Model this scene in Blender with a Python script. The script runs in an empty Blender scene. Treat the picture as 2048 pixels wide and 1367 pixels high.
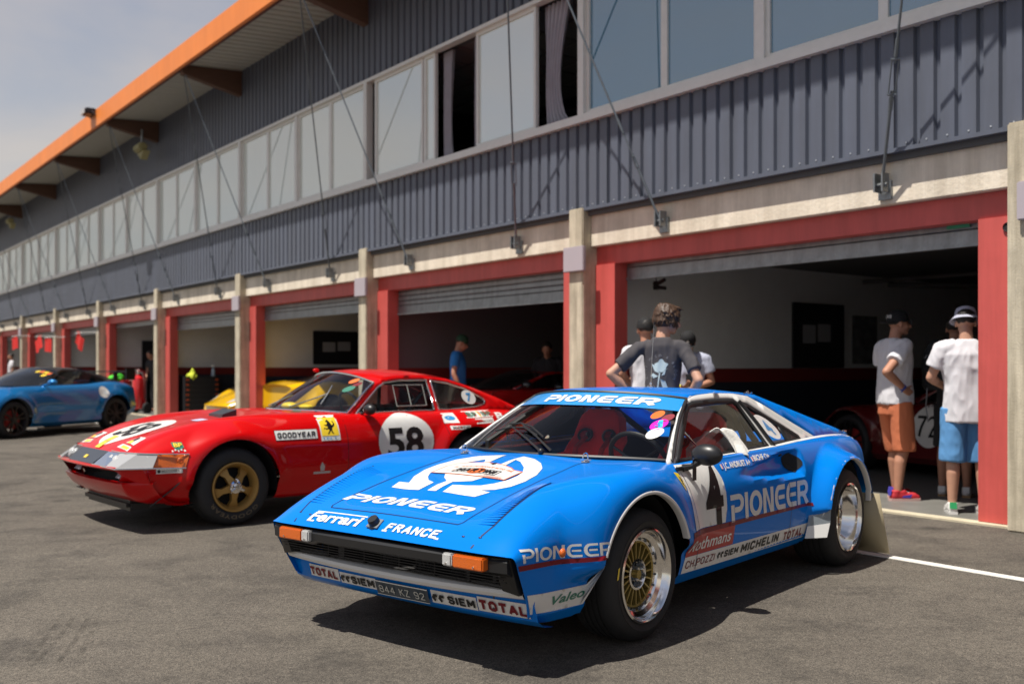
import bpy, bmesh, math, random
import numpy as np
from mathutils import Vector, Matrix
from mathutils.bvhtree import BVHTree
from mathutils.geometry import delaunay_2d_cdt
R = math.radians
rnd = random.Random(4)
scene = bpy.context.scene
COL = scene.collection

# ------------------------------------------------------------ camera
cam_d = bpy.data.cameras.new('camera')
cam = bpy.data.objects.new('camera', cam_d); COL.objects.link(cam)
cam.location = (0, 0, 1.27); cam.rotation_euler = (R(90), 0, 0)
cam_d.sensor_width = 36; cam_d.lens = 36 * 1991 / 2048
cam_d.shift_y = 47.5 / 2048
cam_d.clip_end = 3000; cam_d.clip_start = .05
cam_d.dof.use_dof = True; cam_d.dof.focus_distance = 4.75; cam_d.dof.aperture_fstop = 2.2
scene.camera = cam
scene.render.resolution_x = 1024; scene.render.resolution_y = 683
# ------------------------------------------------------------ sun and sky
SUN = Vector((-.846, -.539, 2.45)).normalized()
sl = bpy.data.lights.new('sun', 'SUN'); sl.energy = 5.0; sl.angle = R(.55); sl.color = (1, .95, .87)
so = bpy.data.objects.new('sun', sl); COL.objects.link(so)
so.rotation_euler = SUN.to_track_quat('Z', 'Y').to_euler()
w = bpy.data.worlds.new('World'); scene.world = w; w.use_nodes = True
nt = w.node_tree; nt.nodes.clear()
def N(t, **k):
    n = nt.nodes.new(t)
    for a, b in k.items(): setattr(n, a, b)
    return n
sky = N('ShaderNodeTexSky', sky_type='NISHITA', sun_disc=False)
sky.sun_elevation = math.asin(SUN.z); sky.sun_rotation = math.atan2(SUN.x, SUN.y)
sky.dust_density = 2.2; sky.air_density = 1.0
tc = N('ShaderNodeTexCoord'); mp = N('ShaderNodeMapping'); mp.inputs['Scale'].default_value = (1.0, 1.0, 3.2)
nz = N('ShaderNodeTexNoise'); nz.inputs['Scale'].default_value = 1.7; nz.inputs['Detail'].default_value = 6; nz.inputs['Roughness'].default_value = .5
nz.inputs['Distortion'].default_value = .25
rp = N('ShaderNodeValToRGB'); rp.color_ramp.elements[0].position = .40; rp.color_ramp.elements[1].position = .62
rp.color_ramp.elements[0].color = (.30, .30, .30, 1); rp.color_ramp.elements[1].color = (.97, .97, .97, 1)
sx = N('ShaderNodeSeparateXYZ')
cr = N('ShaderNodeValToRGB'); cr.color_ramp.elements[0].position = 0.03; cr.color_ramp.elements[1].position = .48
cr.color_ramp.elements[0].color = (6.6, 5.9, 5.0, 1); cr.color_ramp.elements[1].color = (3.3, 3.35, 4.0, 1); e_ = cr.color_ramp.elements.new(.85); e_.color = (1.1, 1.35, 2.0, 1)
mx = N('ShaderNodeMix', data_type='RGBA')
bg = N('ShaderNodeBackground'); bg.inputs['Strength'].default_value = .088
wo = N('ShaderNodeOutputWorld')
L = nt.links.new
L(tc.outputs['Generated'], mp.inputs['Vector']); L(mp.outputs[0], nz.inputs['Vector']); L(nz.outputs['Fac'], rp.inputs[0])
L(tc.outputs['Generated'], sx.inputs[0]); L(sx.outputs['Z'], cr.inputs[0])
L(rp.outputs[0], mx.inputs[0]); L(sky.outputs[0], mx.inputs[6]); L(cr.outputs[0], mx.inputs[7])
L(mx.outputs[2], bg.inputs['Color']); L(bg.outputs[0], wo.inputs['Surface'])
scene.view_settings.view_transform = 'Standard'; scene.view_settings.look = 'None'
scene.view_settings.exposure = 0.4; scene.view_settings.gamma = 1

# ------------------------------------------------------------ materials
MATS = {}
def srgb(r, g=None, b=None):
    if g is None: g = b = r
    f = lambda c: (c / 255 / 12.92) if c / 255 <= .04045 else ((c / 255 + .055) / 1.055) ** 2.4
    return (f(r), f(g), f(b))
def mat(name, col, rough=.5, metal=0, coat=0, spec=.5, noise=0, nscale=8, bump=0, bscale=60, stretch=None, emit=0, coat_rough=.03, col2=None, ior=None, alpha=None, sheen=0, streak=0, sscale=2.2):
    if name in MATS: return MATS[name]
    m = bpy.data.materials.new(name); m.use_nodes = True
    t = m.node_tree; b = t.nodes['Principled BSDF']
    b.inputs['Base Color'].default_value = (*col, 1)
    b.inputs['Roughness'].default_value = rough; b.inputs['Metallic'].default_value = metal
    b.inputs['Coat Weight'].default_value = coat; b.inputs['Coat Roughness'].default_value = coat_rough
    b.inputs['Specular IOR Level'].default_value = spec
    if sheen: b.inputs['Sheen Weight'].default_value = sheen
    if ior: b.inputs['IOR'].default_value = ior
    if emit:
        b.inputs['Emission Color'].default_value = (*col, 1); b.inputs['Emission Strength'].default_value = emit
    co = t.nodes.new('ShaderNodeTexCoord'); src = co.outputs['Object']
    if stretch:
        mm = t.nodes.new('ShaderNodeMapping'); mm.inputs['Scale'].default_value = stretch
        t.links.new(src, mm.inputs[0]); src = mm.outputs[0]
    if noise or col2:
        n = t.nodes.new('ShaderNodeTexNoise'); n.inputs['Scale'].default_value = nscale; n.inputs['Detail'].default_value = 7; n.inputs['Roughness'].default_value = .62
        t.links.new(src, n.inputs['Vector'])
        r = t.nodes.new('ShaderNodeValToRGB'); r.color_ramp.elements[0].position = .3; r.color_ramp.elements[1].position = .7
        c2 = col2 or tuple(c * (1 + noise) for c in col); c1 = col if col2 else tuple(c * (1 - noise) for c in col)
        r.color_ramp.elements[0].color = (*c1, 1); r.color_ramp.elements[1].color = (*c2, 1)
        t.links.new(n.outputs['Fac'], r.inputs[0]); t.links.new(r.outputs[0], b.inputs['Base Color'])
        rr = t.nodes.new('ShaderNodeMapRange'); rr.inputs[3].default_value = max(0, rough - .06 * (rough > .1)); rr.inputs[4].default_value = min(1, rough + .1 * (rough > .1))
        t.links.new(n.outputs['Fac'], rr.inputs[0]); t.links.new(rr.outputs[0], b.inputs['Roughness'])
    if streak:      # rain streaks and grime running down the surface
        gm = t.nodes.new('ShaderNodeMapping'); gm.inputs['Scale'].default_value = (sscale * 3, sscale * 3, sscale * .22); t.links.new(co.outputs['Object'], gm.inputs[0])
        gn = t.nodes.new('ShaderNodeTexNoise'); gn.inputs['Scale'].default_value = 1.6; gn.inputs['Detail'].default_value = 8; gn.inputs['Roughness'].default_value = .7; t.links.new(gm.outputs[0], gn.inputs['Vector'])
        gr = t.nodes.new('ShaderNodeValToRGB'); gr.color_ramp.elements[0].position = .38; gr.color_ramp.elements[1].position = .62; lo = 1 - streak; gr.color_ramp.elements[0].color = (lo, lo * .98, lo * .95, 1); gr.color_ramp.elements[1].color = (1, 1, 1, 1); t.links.new(gn.outputs['Fac'], gr.inputs[0])
        gx = t.nodes.new('ShaderNodeMix'); gx.data_type = 'RGBA'; gx.blend_type = 'MULTIPLY'; gx.inputs[0].default_value = 1
        if b.inputs['Base Color'].is_linked: t.links.new(b.inputs['Base Color'].links[0].from_socket, gx.inputs[6])
        else: gx.inputs[6].default_value = (*col, 1)
        t.links.new(gr.outputs[0], gx.inputs[7]); t.links.new(gx.outputs[2], b.inputs['Base Color'])
    if bump:
        n2 = t.nodes.new('ShaderNodeTexNoise'); n2.inputs['Scale'].default_value = bscale; n2.inputs['Detail'].default_value = 4
        t.links.new(src, n2.inputs['Vector'])
        bp = t.nodes.new('ShaderNodeBump'); bp.inputs['Strength'].default_value = bump; bp.inputs['Distance'].default_value = .01
        t.links.new(n2.outputs['Fac'], bp.inputs['Height']); t.links.new(bp.outputs[0], b.inputs['Normal'])
    MATS[name] = m
    return m
def glass_mat(name, tint=(.9, .95, .95), ior=1.5, rough=.0, base=None, opaque=0.0):
    """thin sheet glass: fresnel mix of see-through and mirror, optional film of its own colour"""
    if name in MATS: return MATS[name]
    m = bpy.data.materials.new(name); m.use_nodes = True; t = m.node_tree; t.nodes.clear()
    o = t.nodes.new('ShaderNodeOutputMaterial'); tr = t.nodes.new('ShaderNodeBsdfTransparent'); tr.inputs[0].default_value = (*tint, 1)
    gl = t.nodes.new('ShaderNodeBsdfGlossy'); gl.inputs['Roughness'].default_value = rough; gl.inputs[0].default_value = (1, 1, 1, 1)
    fr = t.nodes.new('ShaderNodeFresnel'); fr.inputs[0].default_value = ior
    mi = t.nodes.new('ShaderNodeMixShader'); last = tr.outputs[0]
    if base:
        df = t.nodes.new('ShaderNodeBsdfDiffuse'); df.inputs[0].default_value = (*base, 1)
        m2 = t.nodes.new('ShaderNodeMixShader'); m2.inputs[0].default_value = opaque
        t.links.new(tr.outputs[0], m2.inputs[1]); t.links.new(df.outputs[0], m2.inputs[2]); last = m2.outputs[0]
    t.links.new(fr.outputs[0], mi.inputs[0]); t.links.new(last, mi.inputs[1]); t.links.new(gl.outputs[0], mi.inputs[2])
    t.links.new(mi.outputs[0], o.inputs[0])
    MATS[name] = m
    return m

# ------------------------------------------------------------ object helpers
def link_mesh(name, verts, faces, m=None, parent=None, smooth=False, mats=None, fmat=None):
    me = bpy.data.meshes.new(name)
    me.from_pydata([tuple(v) for v in verts], [], [tuple(f) for f in faces])
    if mats:
        for q in mats: me.materials.append(q)
        if fmat is not None: me.polygons.foreach_set('material_index', fmat)
    elif m: me.materials.append(m)
    if smooth: me.polygons.foreach_set('use_smooth', [True] * len(me.polygons))
    me.update()
    o = bpy.data.objects.new(name, me); COL.objects.link(o)
    if parent is not None: o.parent = parent
    return o
def sharp(o, ang=35):
    me = o.data; bm = bmesh.new(); bm.from_mesh(me)
    for f in bm.faces: f.smooth = True
    for e in bm.edges:
        if len(e.link_faces) == 2 and e.calc_face_angle(0) > R(ang): e.smooth = False
    bm.to_mesh(me); bm.free(); return o
def thing(name, label, cat, loc=(0, 0, 0), rz=0, group=None):
    o = bpy.data.objects.new(name, None); COL.objects.link(o); o.empty_display_size = .1
    o.location = loc; o.rotation_euler = (0, 0, rz); o['label'] = label; o['category'] = cat
    if group: o['group'] = group
    return o
def tag(o, label, cat, group=None):
    o['label'] = label; o['category'] = cat
    if group: o['group'] = group
    return o
def struct(o): o['kind'] = 'structure'; return o
def copy_tree(o, parent=None):
    c = o.copy(); COL.objects.link(c)
    if parent is not None: c.parent = parent
    for ch in list(o.children): copy_tree(ch, c)
    return c
class MB:
    """collects simple solids into one mesh"""
    def __init__(s): s.v = []; s.f = []; s.mi = []; s.cur = 0
    def add(s, vs, fs):
        b = len(s.v); s.v += [tuple(v) for v in vs]; s.f += [tuple(i + b for i in f) for f in fs]; s.mi += [s.cur] * len(fs); return s
    def box(s, x0, x1, y0, y1, z0, z1, M=None, ch=0):
        if x0 > x1: x0, x1 = x1, x0
        if y0 > y1: y0, y1 = y1, y0
        if z0 > z1: z0, z1 = z1, z0
        if ch and min(x1 - x0, y1 - y0, z1 - z0) > 2.2 * ch:
            bm = bmesh.new(); bmesh.ops.create_cube(bm, size=1)
            for v in bm.verts: v.co = Vector((x0 + (v.co.x + .5) * (x1 - x0), y0 + (v.co.y + .5) * (y1 - y0), z0 + (v.co.z + .5) * (z1 - z0)))
            bmesh.ops.bevel(bm, geom=bm.edges[:], offset=ch, segments=2, affect='EDGES')
            bm.verts.index_update(); vs = [v.co.copy() for v in bm.verts]; fs = [[v.index for v in f.verts] for f in bm.faces]; bm.free()
        else:
            vs = [Vector(p) for p in ((x0, y0, z0), (x1, y0, z0), (x1, y1, z0), (x0, y1, z0), (x0, y0, z1), (x1, y0, z1), (x1, y1, z1), (x0, y1, z1))]
            fs = [(0, 3, 2, 1), (4, 5, 6, 7), (0, 1, 5, 4), (1, 2, 6, 5), (2, 3, 7, 6), (3, 0, 4, 7)]
        if M is not None: vs = [M @ v for v in vs]
        return s.add(vs, fs)
    def tube(s, pts, r, n=8, closed=False, caps=True):
        pts = [Vector(p) for p in pts]; m = len(pts)
        rr = r if isinstance(r, (list, tuple)) else [r] * m
        up = None; vs = []
        for i, p in enumerate(pts):
            if closed: t = pts[(i + 1) % m] - pts[i - 1]
            else: t = pts[min(i + 1, m - 1)] - pts[max(i - 1, 0)]
            t.normalize()
            if up is None: up = t.orthogonal().normalized()
            up = (up - t * up.dot(t))
            if up.length < 1e-5: up = t.orthogonal()
            up.normalize(); sd = t.cross(up)
            for k in range(n):
                a = 2 * math.pi * k / n; vs.append(p + (up * math.cos(a) + sd * math.sin(a)) * rr[i])
        fs = []
        for i in range(m if closed else m - 1):
            j = (i + 1) % m
            for k in range(n): fs.append((i * n + k, i * n + (k + 1) % n, j * n + (k + 1) % n, j * n + k))
        if not closed and caps: fs.append(tuple(reversed(range(n)))); fs.append(tuple(range((m - 1) * n, m * n)))
        return s.add(vs, fs)
    def lathe(s, prof, n=32, M=None, a0=0, a1=2 * math.pi):
        """profile (r, h) spun round local z"""
        full = abs(a1 - a0 - 2 * math.pi) < 1e-6; k = n if full else n + 1; vs = []
        for i in range(k):
            a = a0 + (a1 - a0) * i / n
            for r, h in prof: vs.append(Vector((r * math.cos(a), r * math.sin(a), h)))
        fs = []; p = len(prof)
        for i in range(n):
            j = (i + 1) % k
            for q in range(p - 1): fs.append((i * p + q, j * p + q, j * p + q + 1, i * p + q + 1))
        if M is not None: vs = [M @ v for v in vs]
        return s.add(vs, fs)
    def prism(s, poly, h0, h1, M=None):
        """2D polygon in local xy, extruded in z"""
        n = len(poly); vs = [Vector((x, y, h0)) for x, y in poly] + [Vector((x, y, h1)) for x, y in poly]
        if M is not None: vs = [M @ v for v in vs]
        fs = [tuple(reversed(range(n))), tuple(range(n, 2 * n))] + [(i, (i + 1) % n, n + (i + 1) % n, n + i) for i in range(n)]
        return s.add(vs, fs)
    def ball(s, c, r, nu=14, nv=9, M=None):
        c = Vector(c); rx, ry, rz = (r if isinstance(r, (tuple, list)) else (r, r, r)); vs = []; fs = []
        for i in range(nv + 1):
            t = math.pi * i / nv
            for j in range(nu):
                a = 2 * math.pi * j / nu; vs.append(c + Vector((rx * math.sin(t) * math.cos(a), ry * math.sin(t) * math.sin(a), rz * math.cos(t))))
        for i in range(nv):
            for j in range(nu): fs.append((i * nu + j, (i + 1) * nu + j, (i + 1) * nu + (j + 1) % nu, i * nu + (j + 1) % nu))
        if M is not None: vs = [M @ v for v in vs]
        return s.add(vs, fs)
    def build(s, name, m, parent=None, smooth=None, ang=35):
        mats = m if isinstance(m, list) else None
        o = link_mesh(name, s.v, s.f, None if mats else m, parent, False, mats, s.mi if mats else None)
        bm = bmesh.new(); bm.from_mesh(o.data); bmesh.ops.remove_doubles(bm, verts=bm.verts, dist=1e-5); bmesh.ops.recalc_face_normals(bm, faces=bm.faces); bm.to_mesh(o.data); bm.free()
        if smooth is None or smooth: sharp(o, ang)
        return o
def pchip(xs, ys):
    xs = np.array(xs, float); ys = np.array(ys, float)
    if xs[0] > xs[-1]: xs = xs[::-1]; ys = ys[::-1]
    h = np.diff(xs); d = np.diff(ys) / h; m = np.zeros(len(xs))
    m[0] = d[0]; m[-1] = d[-1]
    for i in range(1, len(xs) - 1):
        if d[i - 1] * d[i] > 0:
            w1 = 2 * h[i] + h[i - 1]; w2 = h[i] + 2 * h[i - 1]; m[i] = (w1 + w2) / (w1 / d[i - 1] + w2 / d[i])
    def f(x):
        x = np.clip(np.asarray(x, float), xs[0], xs[-1]); i = np.clip(np.searchsorted(xs, x) - 1, 0, len(xs) - 2)
        t = (x - xs[i]) / h[i]
        return (2 * t**3 - 3 * t**2 + 1) * ys[i] + (t**3 - 2 * t**2 + t) * h[i] * m[i] + (-2 * t**3 + 3 * t**2) * ys[i + 1] + (t**3 - t**2) * h[i] * m[i + 1]
    return f
def smooth01(t): t = np.clip(t, 0, 1); return t * t * (3 - 2 * t)
def inpoly(x, y, poly):
    c = False; n = len(poly)
    for i in range(n):
        x1, y1 = poly[i]; x2, y2 = poly[(i + 1) % n]
        if (y1 > y) != (y2 > y) and x < (x2 - x1) * (y - y1) / (y2 - y1) + x1: c = not c
    return c
def fillpoly(outer, holes=(), step=.03):
    """triangulated fill of a polygon with holes, with inner points so it can be bent"""
    P = []; E = []
    for lp in [outer] + list(holes):
        q = []
        for i in range(len(lp)):
            a = lp[i]; b = lp[(i + 1) % len(lp)]; d = math.dist(a, b); k = max(1, int(d / step))
            for j in range(k): q.append((a[0] + (b[0] - a[0]) * j / k, a[1] + (b[1] - a[1]) * j / k))
        b0 = len(P); P += q; E += [(b0 + i, b0 + (i + 1) % len(q)) for i in range(len(q))]
    xs = [p[0] for p in outer]; ys = [p[1] for p in outer]
    nx = int((max(xs) - min(xs)) / step); ny = int((max(ys) - min(ys)) / step)
    bp = np.array(P)
    if nx * ny < 40000:
        for i in range(1, nx + 1):
            for j in range(1, ny + 1):
                x = min(xs) + i * step; y = min(ys) + (j + (i % 2) * .5) * step
                if inpoly(x, y, outer) and not any(inpoly(x, y, h) for h in holes) and np.min((bp[:, 0] - x)**2 + (bp[:, 1] - y)**2) > (step * .45)**2: P.append((x, y))
    vs, es, fs, _, _, _ = delaunay_2d_cdt([Vector(p) for p in P], E, [], 0, 1e-6)
    out = []
    for f in fs:
        cx = sum(vs[i].x for i in f) / len(f); cy = sum(vs[i].y for i in f) / len(f)
        if inpoly(cx, cy, outer) and not any(inpoly(cx, cy, h) for h in holes): out.append(tuple(f))
    return [(v.x, v.y) for v in vs], out
def ribbon(pts, w, closed=False):
    """outline of a stroke of width w along a 2D polyline"""
    pts = [Vector(p) for p in pts]; n = len(pts); Lh = []; Rh = []
    for i, p in enumerate(pts):
        a = (p - pts[i - 1]) if (i > 0 or closed) else (pts[1] - p); b = (pts[(i + 1) % n] - p) if (i < n - 1 or closed) else (p - pts[i - 1])
        a = a.normalized(); b = b.normalized(); na = Vector((-a.y, a.x)); nb = Vector((-b.y, b.x)); m = (na + nb)
        m = m.normalized() if m.length > 1e-4 else na; k = 1 / max(.35, m.dot(na)); Lh.append(p + m * w / 2 * k); Rh.append(p - m * w / 2 * k)
    if closed: return [tuple(p) for p in Lh], [tuple(p) for p in Rh]
    return [tuple(p) for p in Lh + Rh[::-1]]
def arc(cx, cy, rx, ry, a0, a1, n=16): return [(cx + rx * math.cos(R(a0 + (a1 - a0) * i / n)), cy + ry * math.sin(R(a0 + (a1 - a0) * i / n))) for i in range(n + 1)]
_tc = {}
def textmesh(txt, size=1.0, bold=0.0, shear=0.0, sx=1.0, spacing=1.0, align='LEFT', maxedge=.04):
    key = (txt, size, bold, shear, sx, spacing, align, maxedge)
    if key in _tc: return _tc[key]
    cu = bpy.data.curves.new('t', 'FONT'); cu.body = txt; cu.size = 1; cu.offset = bold; cu.shear = shear; cu.space_character = spacing; cu.align_x = align; cu.resolution_u = 3
    ob = bpy.data.objects.new('t', cu); COL.objects.link(ob); dg = bpy.context.evaluated_depsgraph_get()
    me = bpy.data.meshes.new_from_object(ob.evaluated_get(dg)); bpy.data.objects.remove(ob); bpy.data.curves.remove(cu)
    k = size / .70
    bm = bmesh.new(); bm.from_mesh(me); bmesh.ops.triangulate(bm, faces=bm.faces)
    for v in bm.verts: v.co = Vector((v.co.x * k * sx, v.co.y * k, 0))
    for _ in range(5):
        le = [e for e in bm.edges if e.calc_length() > maxedge]
        if not le: break
        bmesh.ops.subdivide_edges(bm, edges=le, cuts=1); bmesh.ops.triangulate(bm, faces=bm.faces)
    bm.verts.index_update(); res = ([(v.co.x, v.co.y) for v in bm.verts], [tuple(v.index for v in f.verts) for f in bm.faces]); bm.free(); bpy.data.meshes.remove(me)
    _tc[key] = res; return res
def text_fit(txt, x0, x1, h, **k):
    """text scaled to span x0..x1 with cap height h, baseline 0"""
    v, f = textmesh(txt, size=h, **k)
    a = min(p[0] for p in v); b = max(p[0] for p in v); s = (x1 - x0) / (b - a)
    return [(x0 + (p[0] - a) * s, p[1]) for p in v], f
# ------------------------------------------------------------ ground
def asphalt():
    m = bpy.data.materials.new('asphalt'); m.use_nodes = True; t = m.node_tree; b = t.nodes['Principled BSDF']; l = t.links.new
    b.inputs['Roughness'].default_value = .9; b.inputs['Specular IOR Level'].default_value = .25
    co = t.nodes.new('ShaderNodeTexCoord').outputs['Object']
    def noise(sc, det, ro=.6, vec=co):
        n = t.nodes.new('ShaderNodeTexNoise'); n.inputs['Scale'].default_value = sc; n.inputs['Detail'].default_value = det; n.inputs['Roughness'].default_value = ro; l(vec, n.inputs['Vector']); return n.outputs['Fac']
    def ramp(f, p0, c0, p1, c1):
        r = t.nodes.new('ShaderNodeValToRGB'); e = r.color_ramp.elements; e[0].position = p0; e[1].position = p1; e[0].color = (*c0, 1); e[1].color = (*c1, 1); l(f, r.inputs[0]); return r.outputs[0]
    def mul(a, c, fac=1.0):
        x = t.nodes.new('ShaderNodeMix'); x.data_type = 'RGBA'; x.blend_type = 'MULTIPLY'; x.inputs[0].default_value = fac; l(a, x.inputs[6]); l(c, x.inputs[7]); return x.outputs[2]
    base = ramp(noise(.55, 8, .6), .3, (.088, .079, .068), .72, (.130, .117, .100))
    sp = t.nodes.new('ShaderNodeTexVoronoi'); sp.inputs['Scale'].default_value = 210; l(co, sp.inputs['Vector'])
    grit = ramp(sp.outputs['Color'], .15, (.52, .52, .52), .85, (1.42, 1.39, 1.34))
    c = mul(base, grit)
    c = mul(c, ramp(noise(28, 3), .35, (.86, .86, .86), .65, (1.1, 1.1, 1.1)))
    # worn patches, oil spots and stains with their own shape
    vo = t.nodes.new('ShaderNodeTexVoronoi'); vo.inputs['Scale'].default_value = .8; l(co, vo.inputs['Vector']); c = mul(c, ramp(vo.outputs['Distance'], .02, (.62, .62, .63), .10, (1, 1, 1)))
    mp_ = t.nodes.new('ShaderNodeMapping'); mp_.inputs['Scale'].default_value = (.5, 3.2, 1); mp_.inputs['Rotation'].default_value = (0, 0, .95); l(co, mp_.inputs[0]); c = mul(c, ramp(noise(1.1, 6, .65, mp_.outputs[0]), .50, (1, 1, 1), .72, (.80, .80, .81)))
    c = mul(c, ramp(noise(1.9, 5, .7), .48, (1.06, 1.05, 1.04), .66, (.70, .70, .71)))
    # pale grit dots
    v2 = t.nodes.new('ShaderNodeTexVoronoi'); v2.inputs['Scale'].default_value = 60; l(co, v2.inputs['Vector'])
    dots = ramp(v2.outputs['Distance'], .07, (3.6, 3.4, 3.1), .13, (1, 1, 1))
    c = mul(c, dots, .45)
    l(c, b.inputs['Base Color'])
    bp = t.nodes.new('ShaderNodeBump'); bp.inputs['Strength'].default_value = .55; bp.inputs['Distance'].default_value = .006
    l(sp.outputs['Distance'], bp.inputs['Height']); l(bp.outputs[0], b.inputs['Normal'])
    return m
M_ASPH = asphalt()
gv = []; gf = []
xs = [-900, -200, -60, -20, -8, 0, 8, 20, 60, 200, 900]; ys = [-900, -200, -60, -20, -5, 0, 5, 12, 25, 60, 200, 900]
for y in ys:
    for x in xs: gv.append((x, y, 0))
for j in range(len(ys) - 1):
    for i in range(len(xs) - 1): a = j * len(xs) + i; gf.append((a, a + 1, a + 1 + len(xs), a + len(xs)))
struct(link_mesh('ground', gv, gf, M_ASPH))

# ------------------------------------------------------------ building frame: u right along the facade, v into the building
F0 = Vector((7.64 * .7979, 7.64 * .6028, 0)); RZB = math.atan2(-.7979, .6028)
BMX = Matrix.Translation(F0) @ Matrix.Rotation(RZB, 4, 'Z')
def BW(s, v, z=0): return BMX @ Vector((-s, v, z))
P = 5.19; K0, K1 = -2, 10           # pillars
pill = lambda k: (3.56 + P * k, 3.81 + P * k)   # s range
M_conc = mat('pillar_concrete', (.60, .53, .40), .9, streak=.38, noise=.16, nscale=5, bump=.22, bscale=60)
M_conc2 = mat('lintel_concrete', (.78, .69, .56), .88, streak=.22, sscale=1.2, noise=.13, nscale=3.2, bump=.35, bscale=30)
M_clad = mat('grey_cladding', (.108, .121, .158), .45, streak=.14, sscale=.9, noise=.05, nscale=2, spec=.45)
M_red = mat('red_steel', (.58, .095, .082), .5, streak=.16, sscale=1.5, noise=.07, nscale=3)
M_screw = mat('cladding_screw', (.42, .44, .47), .4)
M_zinc = mat('galvanised_steel', (.30, .32, .335), .42, metal=.7, streak=.2, noise=.18, nscale=9)
M_alu = mat('window_aluminium', (.74, .72, .68), .45, metal=.1, noise=.05)
M_orange = mat('orange_fascia', (.86, .25, .045), .45, streak=.08, sscale=.6, noise=.03, nscale=1.5)
M_soff = mat('soffit_deck', (.46, .45, .40), .6, noise=.05)
M_timb = mat('brown_timber', (.11, .055, .035), .7, noise=.25, nscale=6, stretch=(6, 1, 20))
M_gal = mat('steel_rod', (.16, .18, .2), .4, metal=.6)
M_wallw = mat('white_painted_block', (.74, .74, .74), .85, noise=.05, nscale=2.5, bump=.2, bscale=9)
M_walls = mat('interior_white', (.5, .5, .5), .85)
M_wred = mat('wall_red_band', (.20, .015, .012), .7, noise=.1)
M_wnav = mat('wall_navy_band', (.022, .028, .042), .6, noise=.1)
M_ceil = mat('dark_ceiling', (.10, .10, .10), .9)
M_floor = mat('garage_floor_paint', (.16, .155, .14), .45, noise=.15, nscale=3)
M_line = mat('white_road_paint', (.62, .60, .55), .8, noise=.12, nscale=20)
M_black = mat('black_plastic', (.012, .012, .014), .42)
M_plaq = mat('lilac_grey_box', (.42, .37, .40), .6)
bld = thing('pit_building', 'long grey clad pit building with red garage doors and orange roof edge', 'building', F0, RZB)
sA, sB = 3.81 + P * K0 - .25, 3.81 + P * K1
uA, uB = -sB, -sA
def corr(name, z0, z1, v0, m, dep=.035, pitch=.1795, bottom_trim=True):
    prof = []; u = uA
    while u < uB:
        prof += [(u, v0), (u + .118, v0), (u + .132, v0 + dep), (u + .166, v0 + dep)]
        u += pitch
    vs = [(a, b, z0) for a, b in prof] + [(a, b, z1) for a, b in prof]; n = len(prof)
    return link_mesh(name, vs, [(i, i + 1, n + i + 1, n + i) for i in range(n - 1)], m, bld)
corr('lower_cladding', 3.11, 4.10, .045, M_clad); corr('upper_cladding', 5.79, 7.17, .045, M_clad)
b = MB(); u = uA + .059
while u < uB:
    if -16 < u: b.box(u - .006, u + .006, .040, .045, 3.135, 3.147)
    u += .1795
b.build('cladding_screw', M_screw, bld, False)
b = MB()
for u in (-1.2, -4.79, -8.38, -11.97, -15.56, -19.15, -22.74): b.box(u - .002, u + .002, .0425, .0445, 3.115, 4.095)
b.build('sheet_joint', M_black, bld, False)
b = MB(); b.box(uA, uB, .02, .09, 3.075, 3.11); b.build('cladding_trim', M_clad, bld)
b = MB(); b.box(uA, uB, .085, .26, 3.02, 5.0 - .9); b.box(uA, uB, .085, .3, 5.79, 7.17); b.build('wall', M_ceil, bld)
# wall behind strip, side ends, roof
b = MB(); b.box(uA, uA + .2, .3, 9, 0, 7.1); b.box(uB - .2, uB, .3, 9, 0, 7.1); b.box(uA, uB, 9.0, 9.2, 0, 7.1); b.build('outer_wall', M_clad, bld)
b = MB(); b.add([(uA, -1.2, 7.39), (uB, -1.2, 7.39), (uB, 9.3, 8.3), (uA, 9.3, 8.3), (uA, -1.2, 7.33), (uB, -1.2, 7.33), (uB, 9.3, 8.22), (uA, 9.3, 8.22)], [(0, 1, 2, 3), (7, 6, 5, 4), (0, 4, 5, 1), (1, 5, 6, 2), (2, 6, 7, 3), (3, 7, 4, 0)]); b.build('roof', M_clad, bld)
b = MB(); b.box(uA, uB, -1.24, -1.17, 6.97, 7.40, ch=.012); b.build('orange_fascia', M_orange, bld)
b = MB(); b.box(uA, uB, -1.17, -1.10, 6.99, 7.08); b.build('fascia_lining', mat('dark_red_lining', (.08, .012, .006), .7), bld)
prof = []; u = uA
while u < uB: prof += [(u, 0), (u + .15, 0), (u + .17, .045), (u + .215, .045), (u + .235, 0)]; u += .235
n = len(prof); vs = [(a, -1.17, 7.07 + h) for a, h in prof] + [(a, .09, 7.16 + h) for a, h in prof]
link_mesh('soffit', vs, [(i, i + 1, n + i + 1, n + i) for i in range(n - 1)], M_soff, bld)
M_pane = glass_mat('office_glass', (.62, .72, .72), 2.7, base=(.10, .30, .46), opaque=.65)  # blue film colour paints in the sky mirrored by the panes
M_pane2 = glass_mat('pale_blind_glass', (.5, .55, .55), 3.4, base=(.80, .87, .80), opaque=.9)
M_curt = mat('grey_curtain', (.40, .38, .42), .9, noise=.08)
M_blind = mat('pale_blind', (.62, .62, .56), .9, noise=.08, nscale=3, stretch=(1, 1, 12))
M_frw = glass_mat('pane_mix', (.6, .7, .7), 1.9)
def pane_frame(name, u0, u1, z0, z1, v0, w=.045):
    q = MB(); q.box(u0, u1, v0, v0 + .05, z0, z0 + w); q.box(u0, u1, v0, v0 + .05, z1 - w, z1); q.box(u0, u0 + w, v0 + .001, v0 + .049, z0 + w, z1 - w); q.box(u1 - w, u1, v0 + .001, v0 + .049, z0 + w, z1 - w)
    return q.build(name, M_alu, bld, False)
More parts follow.
